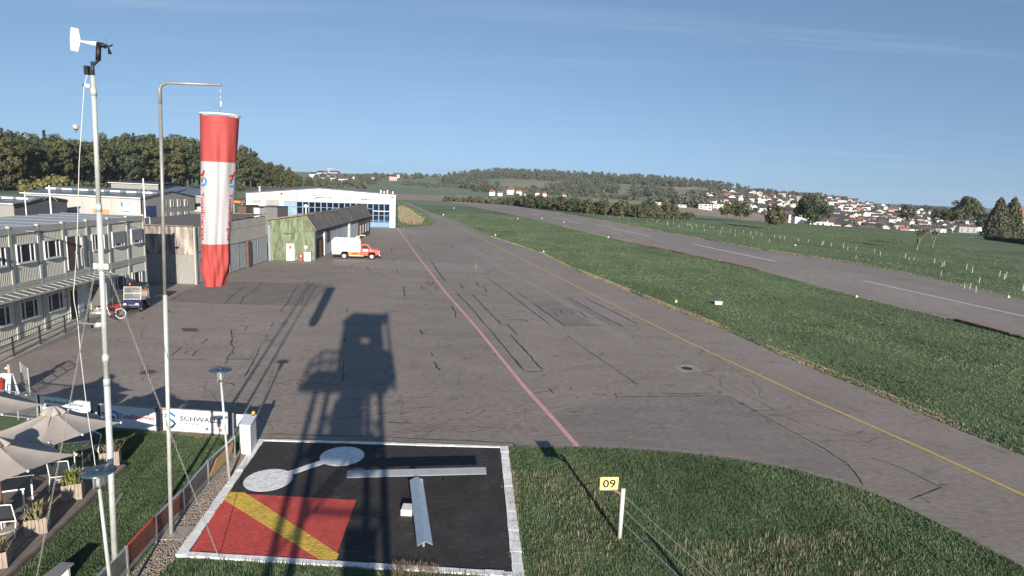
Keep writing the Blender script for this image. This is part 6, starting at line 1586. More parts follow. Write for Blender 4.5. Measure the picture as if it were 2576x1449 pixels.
for s in (0.2, 0.45): MB().obox(kp(-0.95, s, 1.35), kd * 0.05, kn * 0.1, (0, 0, 0.12)).build('orange_bag', M['orange'], gc_, bevel=0.03)

# ================================================================== bicycles by the steps
def bicycle(c, ang, m, label, rim='white', lean=0.06):
    o = thing('bicycle', label, 'bicycle', c, group='bicycles leaning by the steps')
    d = Vector((math.cos(ang), math.sin(ang), 0)); n_ = Vector((-d.y, d.x, 0)) * lean
    def P(x, z): return Vector(c) + d * x + Vector((0, 0, z)) + n_ * z
    for x in (-0.52, 0.52):
        w_ = MB().tube([P(x + 0.33 * math.cos(R(a)), 0.355 + 0.33 * math.sin(R(a))) for a in range(0, 360, 15)], 0.022, 6, closed=True).build('wheel', M['tyre' if rim != 'white' else 'white'], o)
        sp_m = MB()
        for a in range(0, 180, 30): sp_m.bar(P(x + 0.31 * math.cos(R(a)), 0.355 + 0.31 * math.sin(R(a))), P(x - 0.31 * math.cos(R(a)), 0.355 - 0.31 * math.sin(R(a))), 0.006)
        sp_m.build('spokes', M['alu'], w_)
    for a, b in (((-0.52, 0.355), (-0.08, 0.34)), ((-0.52, 0.355), (-0.16, 0.82)), ((-0.08, 0.34), (-0.2, 0.92)), ((-0.08, 0.34), (0.38, 0.80)), ((-0.16, 0.80), (0.36, 0.86)), ((0.52, 0.355), (0.36, 0.98))):
        MB().tube([P(*a), P(*b)], 0.02, 6).build('frame_tube', M[m], o)
    MB().obox(P(-0.2, 0.95), d * 0.12, Vector((-d.y, d.x, 0)) * 0.06, (0, 0, 0.03)).build('saddle', M['black'], o)
    hb = P(0.34, 1.02); q_ = Vector((-d.y, d.x, 0)); MB().tube([hb - q_ * 0.28, hb, hb + q_ * 0.28], 0.014, 6).build('handlebar', M['black'], o)
    return o
bb = G(288, 803)
bicycle(bb + Vector((-0.25, 0.15, 0)), R(12), 'red', 'red bicycle with bright white wheel nearest the apron')
bicycle(bb + Vector((-0.5, 0.75, 0)), R(8), 'red', 'red bicycle behind the white-wheeled one', 'tyre')
bicycle(bb + Vector((-0.62, -0.45, 0)), R(20), 'white', 'white bicycle standing closest to the steps', 'tyre')
rk = thing('bicycle_rack', 'low steel rack holding the bicycles by the steps', 'rack', bb + Vector((-0.7, 0.3, 0)))
for k in range(5):
    p = bb + Vector((-0.9, -0.6 + 0.4 * k, 0)); MB().tube([p, p + Vector((0, 0, 0.75)), p + Vector((0.35, 0.03, 0.75)), p + Vector((0.35, 0.03, 0))], 0.018, 6).build('hoop', M['galv'], rk)

# ================================================================== the control tower that carries the camera (casts the long shadow)
TX, TY = -0.65, -1.75
tw = thing('control_tower', 'steel lattice control tower with railed platform and glazed cab', 'tower', (TX, TY, 0))
def tb(nm, x0, x1, y0, y1, z0, z1, m): return MB().box(TX + x0, TX + x1, TY + y0, TY + y1, z0, z1).build(nm, M[m], tw)
tb('platform', -2.1, 2.1, -1.35, 1.35, 8.66, 8.90, 'steel_grey')
for sx in (-1.25, 1.25):
    for sy in (-1.2, 1.2): MB().bar((TX + sx, TY + sy, 0), (TX + sx, TY + sy, 8.66), 0.2).build('leg', M['steel_grey'], tw)
for z0, z1 in ((0.2, 2.6), (2.6, 5.0), (5.0, 7.0), (7.0, 8.6)):
    for y in (-1.2, 1.2):
        MB().bar((TX - 1.25, TY + y, z0), (TX + 1.25, TY + y, z1), 0.09).build('brace', M['steel_grey'], tw)
    MB().bar((TX - 1.25, TY + 1.2, z1), (TX + 1.25, TY + 1.2, z1), 0.1).build('girt', M['steel_grey'], tw)
tb('lower_landing', -1.2, 1.4, -1.0, 1.0, 6.55, 6.7, 'steel_grey'); tb('tank', -0.45, 0.65, -0.6, 0.6, 6.71, 8.1, 'steel_grey')
tb('cable_duct', 0.3, 1.15, 0.2, 0.5, 0.0, 5.0, 'steel_grey')
tb('cab_lower', -0.5, 2.05, -1.2, 1.2, 8.905, 10.2, 'offwhite'); tb('cab_roof', -0.6, 2.15, -1.35, 1.33, 12.6, 13.0, 'steel_grey')
for x in (-0.45, 1.98):
    for y in (-1.2, 1.2): MB().bar((TX + x, TY + y, 10.2), (TX + x, TY + y, 12.6), 0.14).build('cab_mullion', M['offwhite'], tw)
tb('cab_core', -0.49, 0.60, -1.1, -0.6, 10.2, 12.59, 'offwhite'); tb('cab_core', 1.25, 2.04, -1.1, -0.6, 10.2, 12.59, 'offwhite'); tb('cab_core', 0.602, 1.248, -1.1, -0.6, 10.2, 11.1, 'offwhite'); tb('cab_core', 0.602, 1.248, -1.1, -0.6, 11.55, 12.59, 'offwhite')
for z in (9.4, 9.9):
    for (a, b) in (((-2.05, 1.3), (-0.55, 1.3)), ((-2.05, -1.3), (-0.55, -1.3)), ((-2.05, -1.3), (-2.05, 1.3)), ((2.05, -1.3), (2.05, 1.3))):
        MB().bar((TX + a[0], TY + a[1], z), (TX + b[0], TY + b[1], z), 0.08, 0.12).build('guard_rail', M['steel_grey'], tw)
for x, y in ((-2.05, 1.3), (-1.4, 1.3), (-2.05, -1.3), (-1.4, -1.3), (2.05, 1.3), (2.05, -1.3)): MB().bar((TX + x, TY + y, 8.901), (TX + x, TY + y, 9.95), 0.07).build('rail_post', M['steel_grey'], tw)
MB().tube([(TX + 2.25, TY, 8.5), (TX + 2.25, TY, 13.7)], 0.09, 8).build('antenna', M['white'], tw)
MB().bar((TX + 2.05, TY, 8.9), (TX + 2.26, TY, 8.9), 0.06).build('antenna_bracket', M['steel_grey'], tw)
# ================================================================== trees
def leaf_cloud(cl, per, size, spread, r):
    """cl: Nx4 clump centres+radius -> leaf quads facing all ways"""
    c = np.repeat(cl[:, :3], per, 0); rad = np.repeat(cl[:, 3], per)
    n = len(c); d = r.normal(size=(n, 3)); d /= np.linalg.norm(d, axis=1)[:, None]
    pos = c + d * (rad * r.uniform(0.45, 1.0, n) ** 0.6)[:, None] * np.array([1, 1, 0.8])
    nrm = d + r.normal(size=(n, 3)) * 0.6 + np.array([0, 0, 0.35]); nrm /= np.linalg.norm(nrm, axis=1)[:, None]
    u = np.cross(nrm, r.normal(size=(n, 3))); u /= np.linalg.norm(u, axis=1)[:, None]; v = np.cross(nrm, u)
    s = (size * r.uniform(0.6, 1.3, n))[:, None]
    V = np.stack([pos - u * s * 0.5 - v * s * 0.35, pos + u * s * 0.5 - v * s * 0.25, pos + u * s * 0.4 + v * s * 0.4, pos - u * s * 0.35 + v * s * 0.3], 1).reshape(-1, 3)
    F = np.arange(4 * n).reshape(-1, 4)
    return V, F
def crown_clumps(h, base, rx, n, r, shape='round', cr=0.26):
    out_ = []
    while len(out_) < n:
        p = r.uniform(-1, 1, 3); q = np.linalg.norm(p)
        if q > 1 or q < 0.35: continue
        z = p[2]
        wz = 1.0
        if shape == 'egg': wz = 1.0 - 0.35 * max(0, z)
        if shape == 'flat': wz = 1.0 + 0.1 * z
        out_.append((p[0] * rx * wz, p[1] * rx * wz, (base + h) / 2 + z * (h - base) / 2 * 0.92, rx * cr * r.uniform(0.7, 1.25)))
    return np.array(out_)
def tree_meshes(seed, h, base, rx, ncl, per, leaf, shape='round', lm='leaf_a', bark='bark', limbs=7, tr=None, cr=0.26):
    r = np.random.default_rng(seed); rnd = random.Random(seed)
    V, F = leaf_cloud(crown_clumps(h, base, rx, ncl, r, shape, cr), per, leaf, 1, r)
    crown = np_mesh('crown', V, F, M[lm], 'mesh')
    mb = MB(); tr = tr or h * 0.022
    bend = Vector((rnd.uniform(-.3, .3), rnd.uniform(-.3, .3), 0))
    mb.tube([(0, 0, -0.4), Vector((0, 0, base * 0.6)) + bend * 0.3, Vector((0, 0, base + (h - base) * 0.35)) + bend, Vector((0, 0, h * 0.86)) + bend * 1.5], [tr * 1.25, tr, tr * 0.7, tr * 0.15], 8)
    for k in range(limbs):
        a = 2 * math.pi * k / limbs + rnd.uniform(-.4, .4); z0 = base * 0.85 + (h - base) * rnd.uniform(0.0, 0.45); L_ = rx * rnd.uniform(0.55, 0.85)
        s_ = Vector((0, 0, z0)) + bend * 0.8; e_ = s_ + Vector((math.cos(a) * L_, math.sin(a) * L_, L_ * rnd.uniform(0.4, 0.9)))
        mb.tube([s_, s_.lerp(e_, 0.5) + Vector((0, 0, 0.1 * L_)), e_], [tr * 0.5, tr * 0.32, tr * 0.08], 6)
    me_ = bpy.data.meshes.new('trunk'); me_.from_pydata(mb.v, [], mb.f); me_.materials.append(M[bark])
    me_.polygons.foreach_set('use_smooth', [True] * len(me_.polygons))
    return crown, me_
def conifer_meshes(seed, h, rx, base=0.1, tiers=26, per=120, leaf=0.5, lm='leaf_conifer', power=1.0):
    r = np.random.default_rng(seed); pts = []
    for t in range(tiers):
        f = t / (tiers - 1); z = h * (base + (1 - base) * f); rad = rx * (1 - f) ** power + 0.05
        m_ = max(6, int(per * (1 - f) + 8)); a = r.uniform(0, 2 * np.pi, m_); q = rad * np.sqrt(r.uniform(0.1, 1, m_)) * r.uniform(0.8, 1.12, m_)
        pts.append(np.stack([q * np.cos(a), q * np.sin(a), z - q * 0.28 + r.normal(0, h * 0.012, m_), np.full(m_, leaf * 0.4)], 1))
    V, F = leaf_cloud(np.concatenate(pts), 3, leaf, 1, r)
    crown = np_mesh('crown', V, F, M[lm], 'mesh')
    mb = MB(); mb.tube([(0, 0, -0.3), (0, 0, h * 0.5), (0, 0, h * 0.97)], [h * 0.018, h * 0.011, 0.02], 7)
    me_ = bpy.data.meshes.new('trunk'); me_.from_pydata(mb.v, [], mb.f); me_.materials.append(M['bark'])
    return crown, me_
def place_tree(ms, p, s, rz, name, label, cat='tree', group=None, sz=None):
    o = thing(name, label, cat, p, rz, group); o.scale = (s, s, sz or s)
    for nm, me_ in (('crown', ms[0]), ('trunk', ms[1])):
        c = bpy.data.objects.new(nm, me_); col.objects.link(c); c.parent = o
    return o
# --- forest at the left: trees that can be told apart along its edge
FT_ = [tree_meshes(100 + k, 24, 3.0 + (k % 3), 5.2 + 0.5 * (k % 3), 52, 75, 0.8, 'egg' if k % 2 else 'round', ('leaf_a', 'leaf_b', 'leaf_c')[k % 3], cr=0.30) for k in range(6)]
FC_ = [conifer_meshes(200 + k, 27, 4.0, 0.12, 24, 46, 0.9) for k in range(2)]
def top_y(x):   # skyline of the forest in the photograph
    P = [(-60, 332), (0, 331), (60, 338), (120, 335), (200, 341), (300, 338), (380, 334), (440, 340), (520, 348), (600, 368), (650, 388), (700, 408), (760, 438), (795, 450)]
    for (a, b), (c, d) in zip(P[:-1], P[1:]):
        if a <= x <= c: return b + (d - b) * (x - a) / (c - a)
    return P[-1][1]
flb = {'d': 'broad-leaved tree in the forest edge behind the halls', 'c': 'dark pointed conifer among the forest trees'}
rf_ = random.Random(5)
for row, (dd, step) in enumerate(((0, 19), (16, 22), (34, 24))):
    x = -70 + row * 8
    while x < 792:
        xx = x + rf_.uniform(-6, 6); f = max(0, xx) / 792
        dist = 318 + 170 * f + dd + rf_.uniform(-5, 5)
        ptop = D(xx, top_y(xx) + rf_.uniform(-5, 14) - (0 if row else -12), dist); h = ptop.z
        if h > 6:
            p = Vector((ptop.x, ptop.y, 0))
            if rf_.random() < 0.16 and row: place_tree(FC_[rf_.randrange(2)], p, h / 26.5, rf_.uniform(0, 6.28), 'conifer_tree', flb['c'], group='forest at the left')
            else:
                s = h / 24.0; place_tree(FT_[rf_.randrange(6)], p, s * 1.0, rf_.uniform(0, 6.28), 'forest_tree', flb['d'], group='forest at the left', sz=s * rf_.uniform(0.96, 1.04))
        x += step * rf_.uniform(0.8, 1.2)
# forest undergrowth
def blob_mass(name, label, spots, m, cat='shrubs', leafy=True, leaf=0.7, per=14, seed=1):
    """spots: (x, y, z, rx, rz) -> one mass of leafy crowns"""
    r = np.random.default_rng(seed); cls = []
    for (x, y, z, rx_, rz_) in spots:
        n_ = 7
        for _ in range(n_):
            d = r.normal(size=3); d /= np.linalg.norm(d); d[2] = abs(d[2])
            cls.append((x + d[0] * rx_ * 0.6, y + d[1] * rx_ * 0.6, z + rz_ * (0.2 + 0.62 * d[2]), rx_ * 0.5))
        for q_ in (0.12, 0.3): cls.append((x + r.normal() * rx_ * 0.4, y + r.normal() * rx_ * 0.4, z + rz_ * q_, rx_ * 0.55))
    V, F = leaf_cloud(np.array(cls), per, leaf, 1, r)
    o = np_mesh(name, V, F, M[m]); return tag(o, label, cat, kind='stuff')
sp_ = []
for k in range(150):
    xx = random.uniform(-60, 790); p = D(xx, 460, 308 + 170 * max(0, xx) / 792 + random.uniform(-4, 6)); sp_.append((p.x, p.y, 0, random.uniform(1.6, 3.2), random.uniform(2, 5)))
blob_mass('undergrowth', 'scrubby undergrowth along the foot of the forest', sp_, 'hedge_far', leaf=0.8, per=10, seed=3)
# --- willow behind the halls
wm = tree_meshes(300, 9, 1.2, 4.6, 40, 60, 0.7, 'round', 'leaf_willow', cr=0.3)
p = D(118, 470, 175); place_tree(wm, (p.x, p.y, 0), 1.0, 0, 'willow_tree', 'pale yellow-green weeping willow behind the blue hall roof')
# --- single trees at the right
def gtree(x, y, hpx, ms_fn, name, label, d=None, group=None):
    p = G(x, y) if d is None else T(x, y, d - 30, d + 200)
    dist = math.hypot(p.x, p.y); dep = (CM.transposed() @ (p - Vector((0, 0, CAMZ)))).z
    h = hpx / FPX * dep; ms = ms_fn(h)
    return place_tree(ms, p, 1.0, random.uniform(0, 6), name, label, group=group), h
gtree(1945, 578, 62, lambda h: tree_meshes(401, h, h * 0.22, h * 0.40, 46, 60, h * 0.06, 'round', 'leaf_b', cr=0.28), 'fruit_tree', 'single round fruit tree standing in the field right of the pair')
gtree(1862, 557, 50, lambda h: tree_meshes(402, h, h * 0.22, h * 0.50, 44, 60, h * 0.065, 'round', 'leaf_c', cr=0.28), 'fruit_tree', 'right-hand bushy tree of the pair in the field')
gtree(1828, 557, 47, lambda h: tree_meshes(403, h, h * 0.34, h * 0.42, 34, 50, h * 0.06, 'round', 'leaf_b', cr=0.28), 'fruit_tree', 'left-hand thinner tree of the pair in the field')
gtree(2042, 560, 72, lambda h: tree_meshes(404, h, h * 0.03, h * 0.60, 90, 70, h * 0.055, 'egg', 'leaf_c', cr=0.25), 'lime_tree', 'big dark spreading tree in front of the town')
gtree(2427, 566, 76, lambda h: tree_meshes(405, h, h * 0.14, h * 0.44, 70, 70, h * 0.05, 'egg', 'leaf_a', cr=0.26), 'tall_tree', 'tall rounded tree rising above the town at the right')
gtree(2365, 565, 40, lambda h: tree_meshes(406, h, h * 0.25, h * 0.5, 34, 50, h * 0.07, 'round', 'leaf_c', cr=0.28), 'orchard_tree', 'small dark orchard tree left of the tall rounded one')
gtree(2395, 570, 46, lambda h: tree_meshes(407, h, h * 0.25, h * 0.45, 34, 50, h * 0.07, 'round', 'leaf_b', cr=0.28), 'orchard_tree', 'brownish orchard tree just before the tall rounded one')
gtree(2278, 570, 58, lambda h: tree_meshes(408, h, h * 0.3, h * 0.42, 30, 34, h * 0.06, 'round', 'leaf_b', cr=0.26), 'orchard_tree', 'thin brown orchard tree behind the bare trees')
gtree(2470, 575, 40, lambda h: tree_meshes(409, h, h * 0.1, h * 0.45, 34, 50, h * 0.07, 'round', 'leaf_c', cr=0.28), 'orchard_tree', 'dark tree beside the twin conifers')
cp1 = gtree(2504, 592, 92, lambda h: conifer_meshes(410, h, h * 0.33, 0.02, 44, 150, h * 0.05, 'leaf_yew', 0.55), 'conifer_tree', 'left stem of the twin dark conifers at the right')
cp2 = gtree(2537, 593, 94, lambda h: conifer_meshes(411, h, h * 0.33, 0.02, 44, 150, h * 0.05, 'leaf_yew', 0.55), 'conifer_tree', 'right stem of the twin dark conifers at the right')
# bare trees
def bare_tree(p, h, seed, label, lean=0.0, tufts=8):
    o = thing('bare_tree', label, 'tree', p); rnd = random.Random(seed); mb = MB(); ends = []
    def branch(s_, d, L_, r_, lev):
        e_ = s_ + d * L_; mid = s_.lerp(e_, 0.5) + Vector((rnd.uniform(-.06, .06), rnd.uniform(-.06, .06), 0)) * L_
        mb.tube([s_, mid, e_], [r_, r_ * 0.85, max(0.02, r_ * 0.62)], 6)
        if lev == 0: ends.append(e_); return
        for k in range(rnd.choice((3, 3, 4)) if lev > 2 else 2):
            nd = (d + Vector((rnd.uniform(-.75, .75), rnd.uniform(-.75, .75), rnd.uniform(0.0, .8)))).normalized(); branch(s_.lerp(e_, rnd.uniform(0.6, 1.0)), nd, L_ * rnd.uniform(0.6, 0.95), max(0.025, r_ * 0.62), lev - 1)
    branch(Vector(p), Vector((lean, 0, 1)).normalized(), h * 0.22, h * 0.026, 5)
    me_ = bpy.data.meshes.new('trunk'); me_.from_pydata(mb.v, [], mb.f); me_.materials.append(M['bark_pale']); link('trunk', me_, o)
    r = np.random.default_rng(seed); pick = [ends[rnd.randrange(len(ends))] for _ in range(tufts)]
    V, F = leaf_cloud(np.array([(e.x, e.y, e.z, h * 0.05) for e in pick]), 22, h * 0.03, 1, r); c = np_mesh('crown', V, F, M['leaf_b']); put(c, o)
p = G(2306, 629); bare_tree(p, 9.5, 5, 'nearly bare pale old fruit tree, left of the two in the field', 0.03, 6)
p = G(2345, 623); bare_tree(p, 7.5, 9, 'bare leaning old fruit tree, right of the two in the field', 0.12, 16)
# garden wall, hedge and house at the right edge
wa, wb = G(2486, 602), G(2640, 622); wpl = Plane(wa, wb)
if wpl.n.y > 0: wpl.n = -wpl.n
o = thing('garden_wall', 'low pale stone garden wall at the right picture edge', 'wall', wa)
n = 22
for k in range(n):
    for j in range(2):
        u0 = wpl.len * (k + 0.5 * j) / n; u1 = min(wpl.len, u0 + wpl.len / n - 0.03)
        MB().pbox(wpl, u0, u1, 0.5 * j + 0.0, 0.5 * j + 0.48, -0.3, random.uniform(0, 0.05)).build('stone_block', M['concrete'], o)
sp_ = [(wpl.p(u, 1.0, -0.9).x, wpl.p(u, 1.0, -0.9).y, 0.0, 0.9, 1.7) for u in np.linspace(0, wpl.len, 34)]
hd = blob_mass('garden_hedge', 'clipped dark hedge on top of the garden wall', sp_, 'leaf_conifer', 'hedge', leaf=0.35, per=22, seed=8); del hd['kind']
ha = G(2590, 596); o = thing('farmhouse', 'brown tiled farmhouse cut by the right picture edge', 'house', ha)
MB().box(ha.x, ha.x + 16, ha.y + 6, ha.y + 16, 0, 7).build('wall', M['wall_rose'], o)
MB().prism([(ha.x - 1, ha.y + 5, 6.6), (ha.x - 1, ha.y + 11, 12), (ha.x - 1, ha.y + 17, 6.6)], (18, 0, 0)).build('roof', M['roof_red'], o)
for k in range(3): MB().box(ha.x + 2 + 4 * k, ha.x + 3.2 + 4 * k, ha.y + 5.9, ha.y + 5.99, 2, 3.6).build('window', M['window_dark'], o)
# --- woods on the far hills (each reads as one mass)
def wood(name, label, poly, n, hmin, hmax, rad, m='wood_far', dmin=420, leaf=2.6, per=12, seed=1):
    xs = [p[0] for p in poly]; ys = [p[1] for p in poly]; sp = []; tries = 0; rr = random.Random(seed)
    while len(sp) < n and tries < n * 30:
        tries += 1; x, y = rr.uniform(min(xs), max(xs)), rr.uniform(min(ys), max(ys))
        if not inpoly(x, y, poly): continue
        p = T(x, y, dmin)
        if p is None: continue
        sp.append((p.x, p.y, p.z, rad * rr.uniform(0.75, 1.25), rr.uniform(hmin, hmax)))
    if not sp: print('EMPTY WOOD', name); return
    blob_mass(name, label, sp, m, 'woodland', leaf=leaf, per=per, seed=seed)
ridge_wood = [(1115, 452), (1150, 441), (1260, 434), (1400, 437), (1560, 447), (1700, 458), (1860, 474), (1860, 480), (1640, 468), (1500, 462), (1420, 458), (1300, 451), (1150, 452)]
wood('ridge_wood', 'dark wood along the top of the far hill', ridge_wood, 520, 15, 20, 7, seed=21, dmin=1200)
wood('slope_wood', 'wooded slope below the ridge of the far hill', [(1430, 462), (1540, 462), (1560, 486), (1480, 496), (1330, 492), (1380, 478)], 130, 10, 17, 7.5, seed=22, dmin=900)
wood('slope_grove', 'grove on the slope right of the hill meadow', [(1590, 478), (1690, 484), (1700, 497), (1600, 497)], 90, 9, 14, 7, seed=23, dmin=800)
wood('left_grove', 'rounded grove at the left end of the far hill', [(1096, 452), (1180, 450), (1230, 478), (1270, 486), (1200, 484), (1120, 462)], 70, 12, 18, 8.5, seed=24, dmin=900)
wood('spur_wood', 'wooded spur left of the town', [(1740, 488), (1830, 480), (1900, 496), (1760, 530), (1690, 520)], 110, 9, 14, 7, seed=25, dmin=700)
wood('town_wood', 'trees between the houses of the far town', [(1780, 492), (2000, 488), (2250, 520), (2480, 552), (2480, 585), (2200, 590), (2000, 560), (1800, 525)], 330, 6, 11, 5.5, seed=26, dmin=500)
wood('crest_wood', 'tree line on the skyline above the town', [(1860, 478), (2000, 489), (2150, 500), (2300, 522), (2480, 546), (2480, 552), (2300, 528), (2100, 505), (1860, 486)], 220, 8, 15, 6, seed=27, dmin=900)
wood('village_trees', 'trees around the hilltop village beyond the hangar', [(780, 446), (960, 442), (1100, 440), (1140, 440), (1140, 445), (960, 456), (930, 476), (800, 474)], 110, 6, 12, 6, seed=28, dmin=800)
wood('field_hedge', 'hedge lines crossing the far green fields', [(1180, 470), (1400, 479), (1400, 483), (1180, 474)], 60, 3, 5, 4, seed=29, dmin=700)
wood('field_scrub', 'scrub strips on the far green fields', [(1000, 462), (1120, 466), (1250, 474), (1250, 478), (1100, 472), (1000, 466)], 50, 3, 6, 4.5, seed=30, dmin=700)
wood('valley_hedge', 'hedgerow along the valley road', [(1420, 490), (1700, 505), (1700, 510), (1420, 494)], 80, 3, 6, 4, seed=33, dmin=600)
# hedge line at the runway's far side
sp_ = []
HL = [(1120, 506), (1200, 511), (1290, 517), (1400, 529), (1500, 539), (1600, 547), (1700, 552), (1742, 552)]
rr = random.Random(41)
for k in range(210):
    i = rr.randrange(len(HL) - 1); f = rr.random(); x = HL[i][0] + (HL[i + 1][0] - HL[i][0]) * f; y = HL[i][1] + (HL[i + 1][1] - HL[i][1]) * f
    p = G(x, y - rr.uniform(0, 2)); hx = 8 if 1280 < x < 1700 else 4.5
    if x > 1700 or x < 1180: hx = 3
    if p.length > 420: p = p * (420 / p.length)
    sp_.append((p.x, p.y, 0.0, rr.uniform(2.0, 3.4) * (0.6 if hx < 5 else 1), hx * rr.uniform(0.55, 1.05)))
hd = blob_mass('hedge_row', 'mixed green and brown hedge along the far side of the runway', sp_, 'hedge_far', 'hedge', leaf=0.75, per=40, seed=42); del hd['kind']
# --- houses
rr = random.Random(77)
HM = {}
def house_meshes(k):
    if k in HM: return HM[k]
    wd, dp, hh, rh = ((11, 9, 6.6, 2.6), (14, 10, 7.2, 2.6), (9, 9, 7.0, 3.0), (18, 11, 7.5, 2.4))[k % 4]
    wm_ = ('wall_white', 'wall_white', 'wall_cream', 'wall_white', 'wall_white', 'wall_rose', 'wall_white', 'wall_grey')[k % 8]; rm_ = ('roof_dark', 'roof_brown', 'roof_dark', 'roof_red', 'roof_dark', 'roof_brown', 'roof_brown', 'roof_dark')[(k * 3 + 1) % 8]
    a = MB(); a.box(-wd / 2, wd / 2, -dp / 2, dp / 2, -4, hh); a.prism([(-wd / 2, -dp / 2, hh), (-wd / 2, dp / 2, hh), (-wd / 2, 0, hh + rh)], (wd, 0, 0))
    a.cm = 1
    for fl in (1.0, 3.6):
        for q in range(3):
            x = -wd / 2 + wd * (q + 0.5) / 3; a.box(x - 0.6, x + 0.6, -dp / 2 - 0.06, -dp / 2, fl, fl + 1.3)
    b = MB(); e = 0.7; 
    b.prism([(-wd / 2 - e, -dp / 2 - e, hh - 0.35), (-wd / 2 - e, 0, hh + rh + 0.25), (-wd / 2 - e, 0, hh + rh + 0.5), (-wd / 2 - e, -dp / 2 - e, hh - 0.1)], (wd + 2 * e, 0, 0))
    b.prism([(-wd / 2 - e, dp / 2 + e, hh - 0.35), (-wd / 2 - e, 0.02, hh + rh + 0.25), (-wd / 2 - e, 0.02, hh + rh + 0.5), (-wd / 2 - e, dp / 2 + e, hh - 0.1)], (wd + 2 * e, 0, 0))
    b.box(wd * 0.2, wd * 0.2 + 0.8, 0.6, 1.4, hh + rh * 0.4, hh + rh + 1.0)
    res = []
    for nm, q, ms_ in (('wall', a, [M[wm_], M['window_dark']]), ('roof', b, [M[rm_]])):
        me_ = bpy.data.meshes.new(nm); me_.from_pydata(q.v, [], q.f)
        for mm in ms_: me_.materials.append(mm)
        if len(ms_) > 1: me_.polygons.foreach_set('material_index', q.m)
        bm = bmesh.new(); bm.from_mesh(me_); bmesh.ops.recalc_face_normals(bm, faces=bm.faces); bm.to_mesh(me_); bm.free(); res.append(me_)
    HM[k] = (res, wm_, rm_); return HM[k]
cn = {'wall_white': 'white', 'wall_cream': 'cream', 'wall_grey': 'grey', 'wall_rose': 'rose', 'roof_dark': 'dark', 'roof_brown': 'brown', 'roof_red': 'red'}
def put_house(p, k, s, rz, where, group):
    (ms_, a, b) = house_meshes(k); o = thing('house', f'small {cn[a]} walled house with {cn[b]} roof {where}', 'house', p, rz, group + f', {cn[a]} with {cn[b]} roofs'); o.scale = (s, s, s)
    for nm, me_ in zip(('wall', 'roof'), ms_):
        c = bpy.data.objects.new(nm, me_); col.objects.link(c); c.parent = o
TOWN = [(1735, 492), (1880, 483), (2010, 492), (2150, 508), (2300, 530), (2400, 545), (2480, 556), (2480, 586), (2300, 592), (2100, 592), (2010, 565), (1900, 535), (1760, 522)]
taken = []; n = 0; tries = 0
while n < 290 and tries < 12000:
    tries += 1; x, y = rr.uniform(1735, 2480), rr.uniform(483, 594)
    if not inpoly(x, y, TOWN): continue
    if x < 1860 and rr.random() < 0.5: continue
    p = T(x, y, 480)
    if p is None: continue
    if any((p.x - q[0]) ** 2 + (p.y - q[1]) ** 2 < 15 ** 2 for q in taken): continue
    taken.append((p.x, p.y)); n += 1
    put_house(p, rr.randrange(8), rr.uniform(0.85, 1.2), rr.choice((0, 0, math.pi / 2)) + rr.uniform(-0.35, 0.35) - math.atan2(p.x, p.y) * 0.6, 'in the far town on the slope', 'houses of the far town')
for (x0, x1, y0, y1, m_) in ((790, 1000, 438, 462, 16), (1000, 1110, 437, 442, 7)):
    k = 0
    while k < m_:
        x, y = rr.uniform(x0, x1), rr.uniform(y0, y1); p = T(x, y, 600); k += 1
        if p is None: continue
        put_house(p, rr.randrange(8), rr.uniform(0.9, 1.3), rr.uniform(-0.5, 0.5), 'in the hilltop village beyond the hangar', 'houses of the hilltop village')
for x, y, s in ((1238, 492, 0.7), (1258, 493, 0.6), (1284, 489, 0.95), (1306, 491, 0.8), (1325, 493, 0.5), (1352, 493, 0.6), (1370, 494, 0.6), (1418, 499, 0.6)):
    p = T(x, y, 500)
    if p: put_house(p, 6 if s > 0.55 else 5, s * 0.95, rr.uniform(-0.3, 0.3), 'in the farm hamlet beyond the runway', 'farms beyond the runway')
# flat-roofed white blocks
def block(x0, x1, y, h, label, floors=3, d0=500, m='wall_white'):
    a = T((x0 + x1) / 2, y, d0)
    if a is None: return
    dep = (CM.transposed() @ (a - Vector((0, 0, CAMZ)))).z; L_ = (x1 - x0) / FPX * dep; H = h / FPX * dep
    rz = -math.atan2(a.x, a.y) * 0.5; o = thing('apartment_block', label, 'building', a, rz); Mx = Matrix.Translation(a) @ Matrix.Rotation(rz, 4, 'Z')
    def bx(nm, x0_, x1_, y0_, y1_, z0_, z1_, mm):
        mb = MB(); mb.box(x0_, x1_, y0_, y1_, z0_, z1_); mb.v = [tuple(Mx @ Vector(v)) for v in mb.v]; mb.build(nm, M[mm], o)
    bx('wall', -L_ / 2, L_ / 2, 0, 12, -5, H, m); bx('roof', -L_ / 2 - 0.3, L_ / 2 + 0.3, -0.3, 12.3, H + 0.01, H + 0.4, 'roof_dark')
    fh = H / floors; nb_ = max(3, int(L_ / 5))
    for f in range(floors):
        for k in range(nb_):
            u = -L_ / 2 + L_ * (k + 0.5) / nb_; bx('window', u - L_ / nb_ * 0.33, u + L_ / nb_ * 0.33, -0.1, -0.01, f * fh + fh * 0.35, f * fh + fh * 0.78, 'window_dark')
for x0, x1, y, h, lb, fl in ((2078, 2132, 518, 10, 'long white apartment block high in the town, left one', 3), (2141, 2192, 527, 11, 'long white apartment block high in the town, right one', 3),
                             (1758, 1790, 527, 13, 'white boxy building at the left end of the town', 2), (1794, 1842, 528, 14, 'largest white boxy building low in the town', 3), (1848, 1875, 527, 11, 'white boxy building beside the largest one', 2),
                             (1642, 1668, 514, 5, 'long white shed left of the town', 1), (1700, 1726, 521, 6, 'flat white shed on the valley floor', 1), (2228, 2270, 575, 12, 'white long building at the foot of the town', 2),
                             (2055, 2100, 552, 9, 'cream terrace of flats in the middle of the town', 2), (1935, 1990, 551, 6, 'low white hall at the foot of the town', 1), (2300, 2345, 574, 8, 'rose coloured long building at the foot of the town', 2)):
    block(x0, x1, y, h, lb, fl)
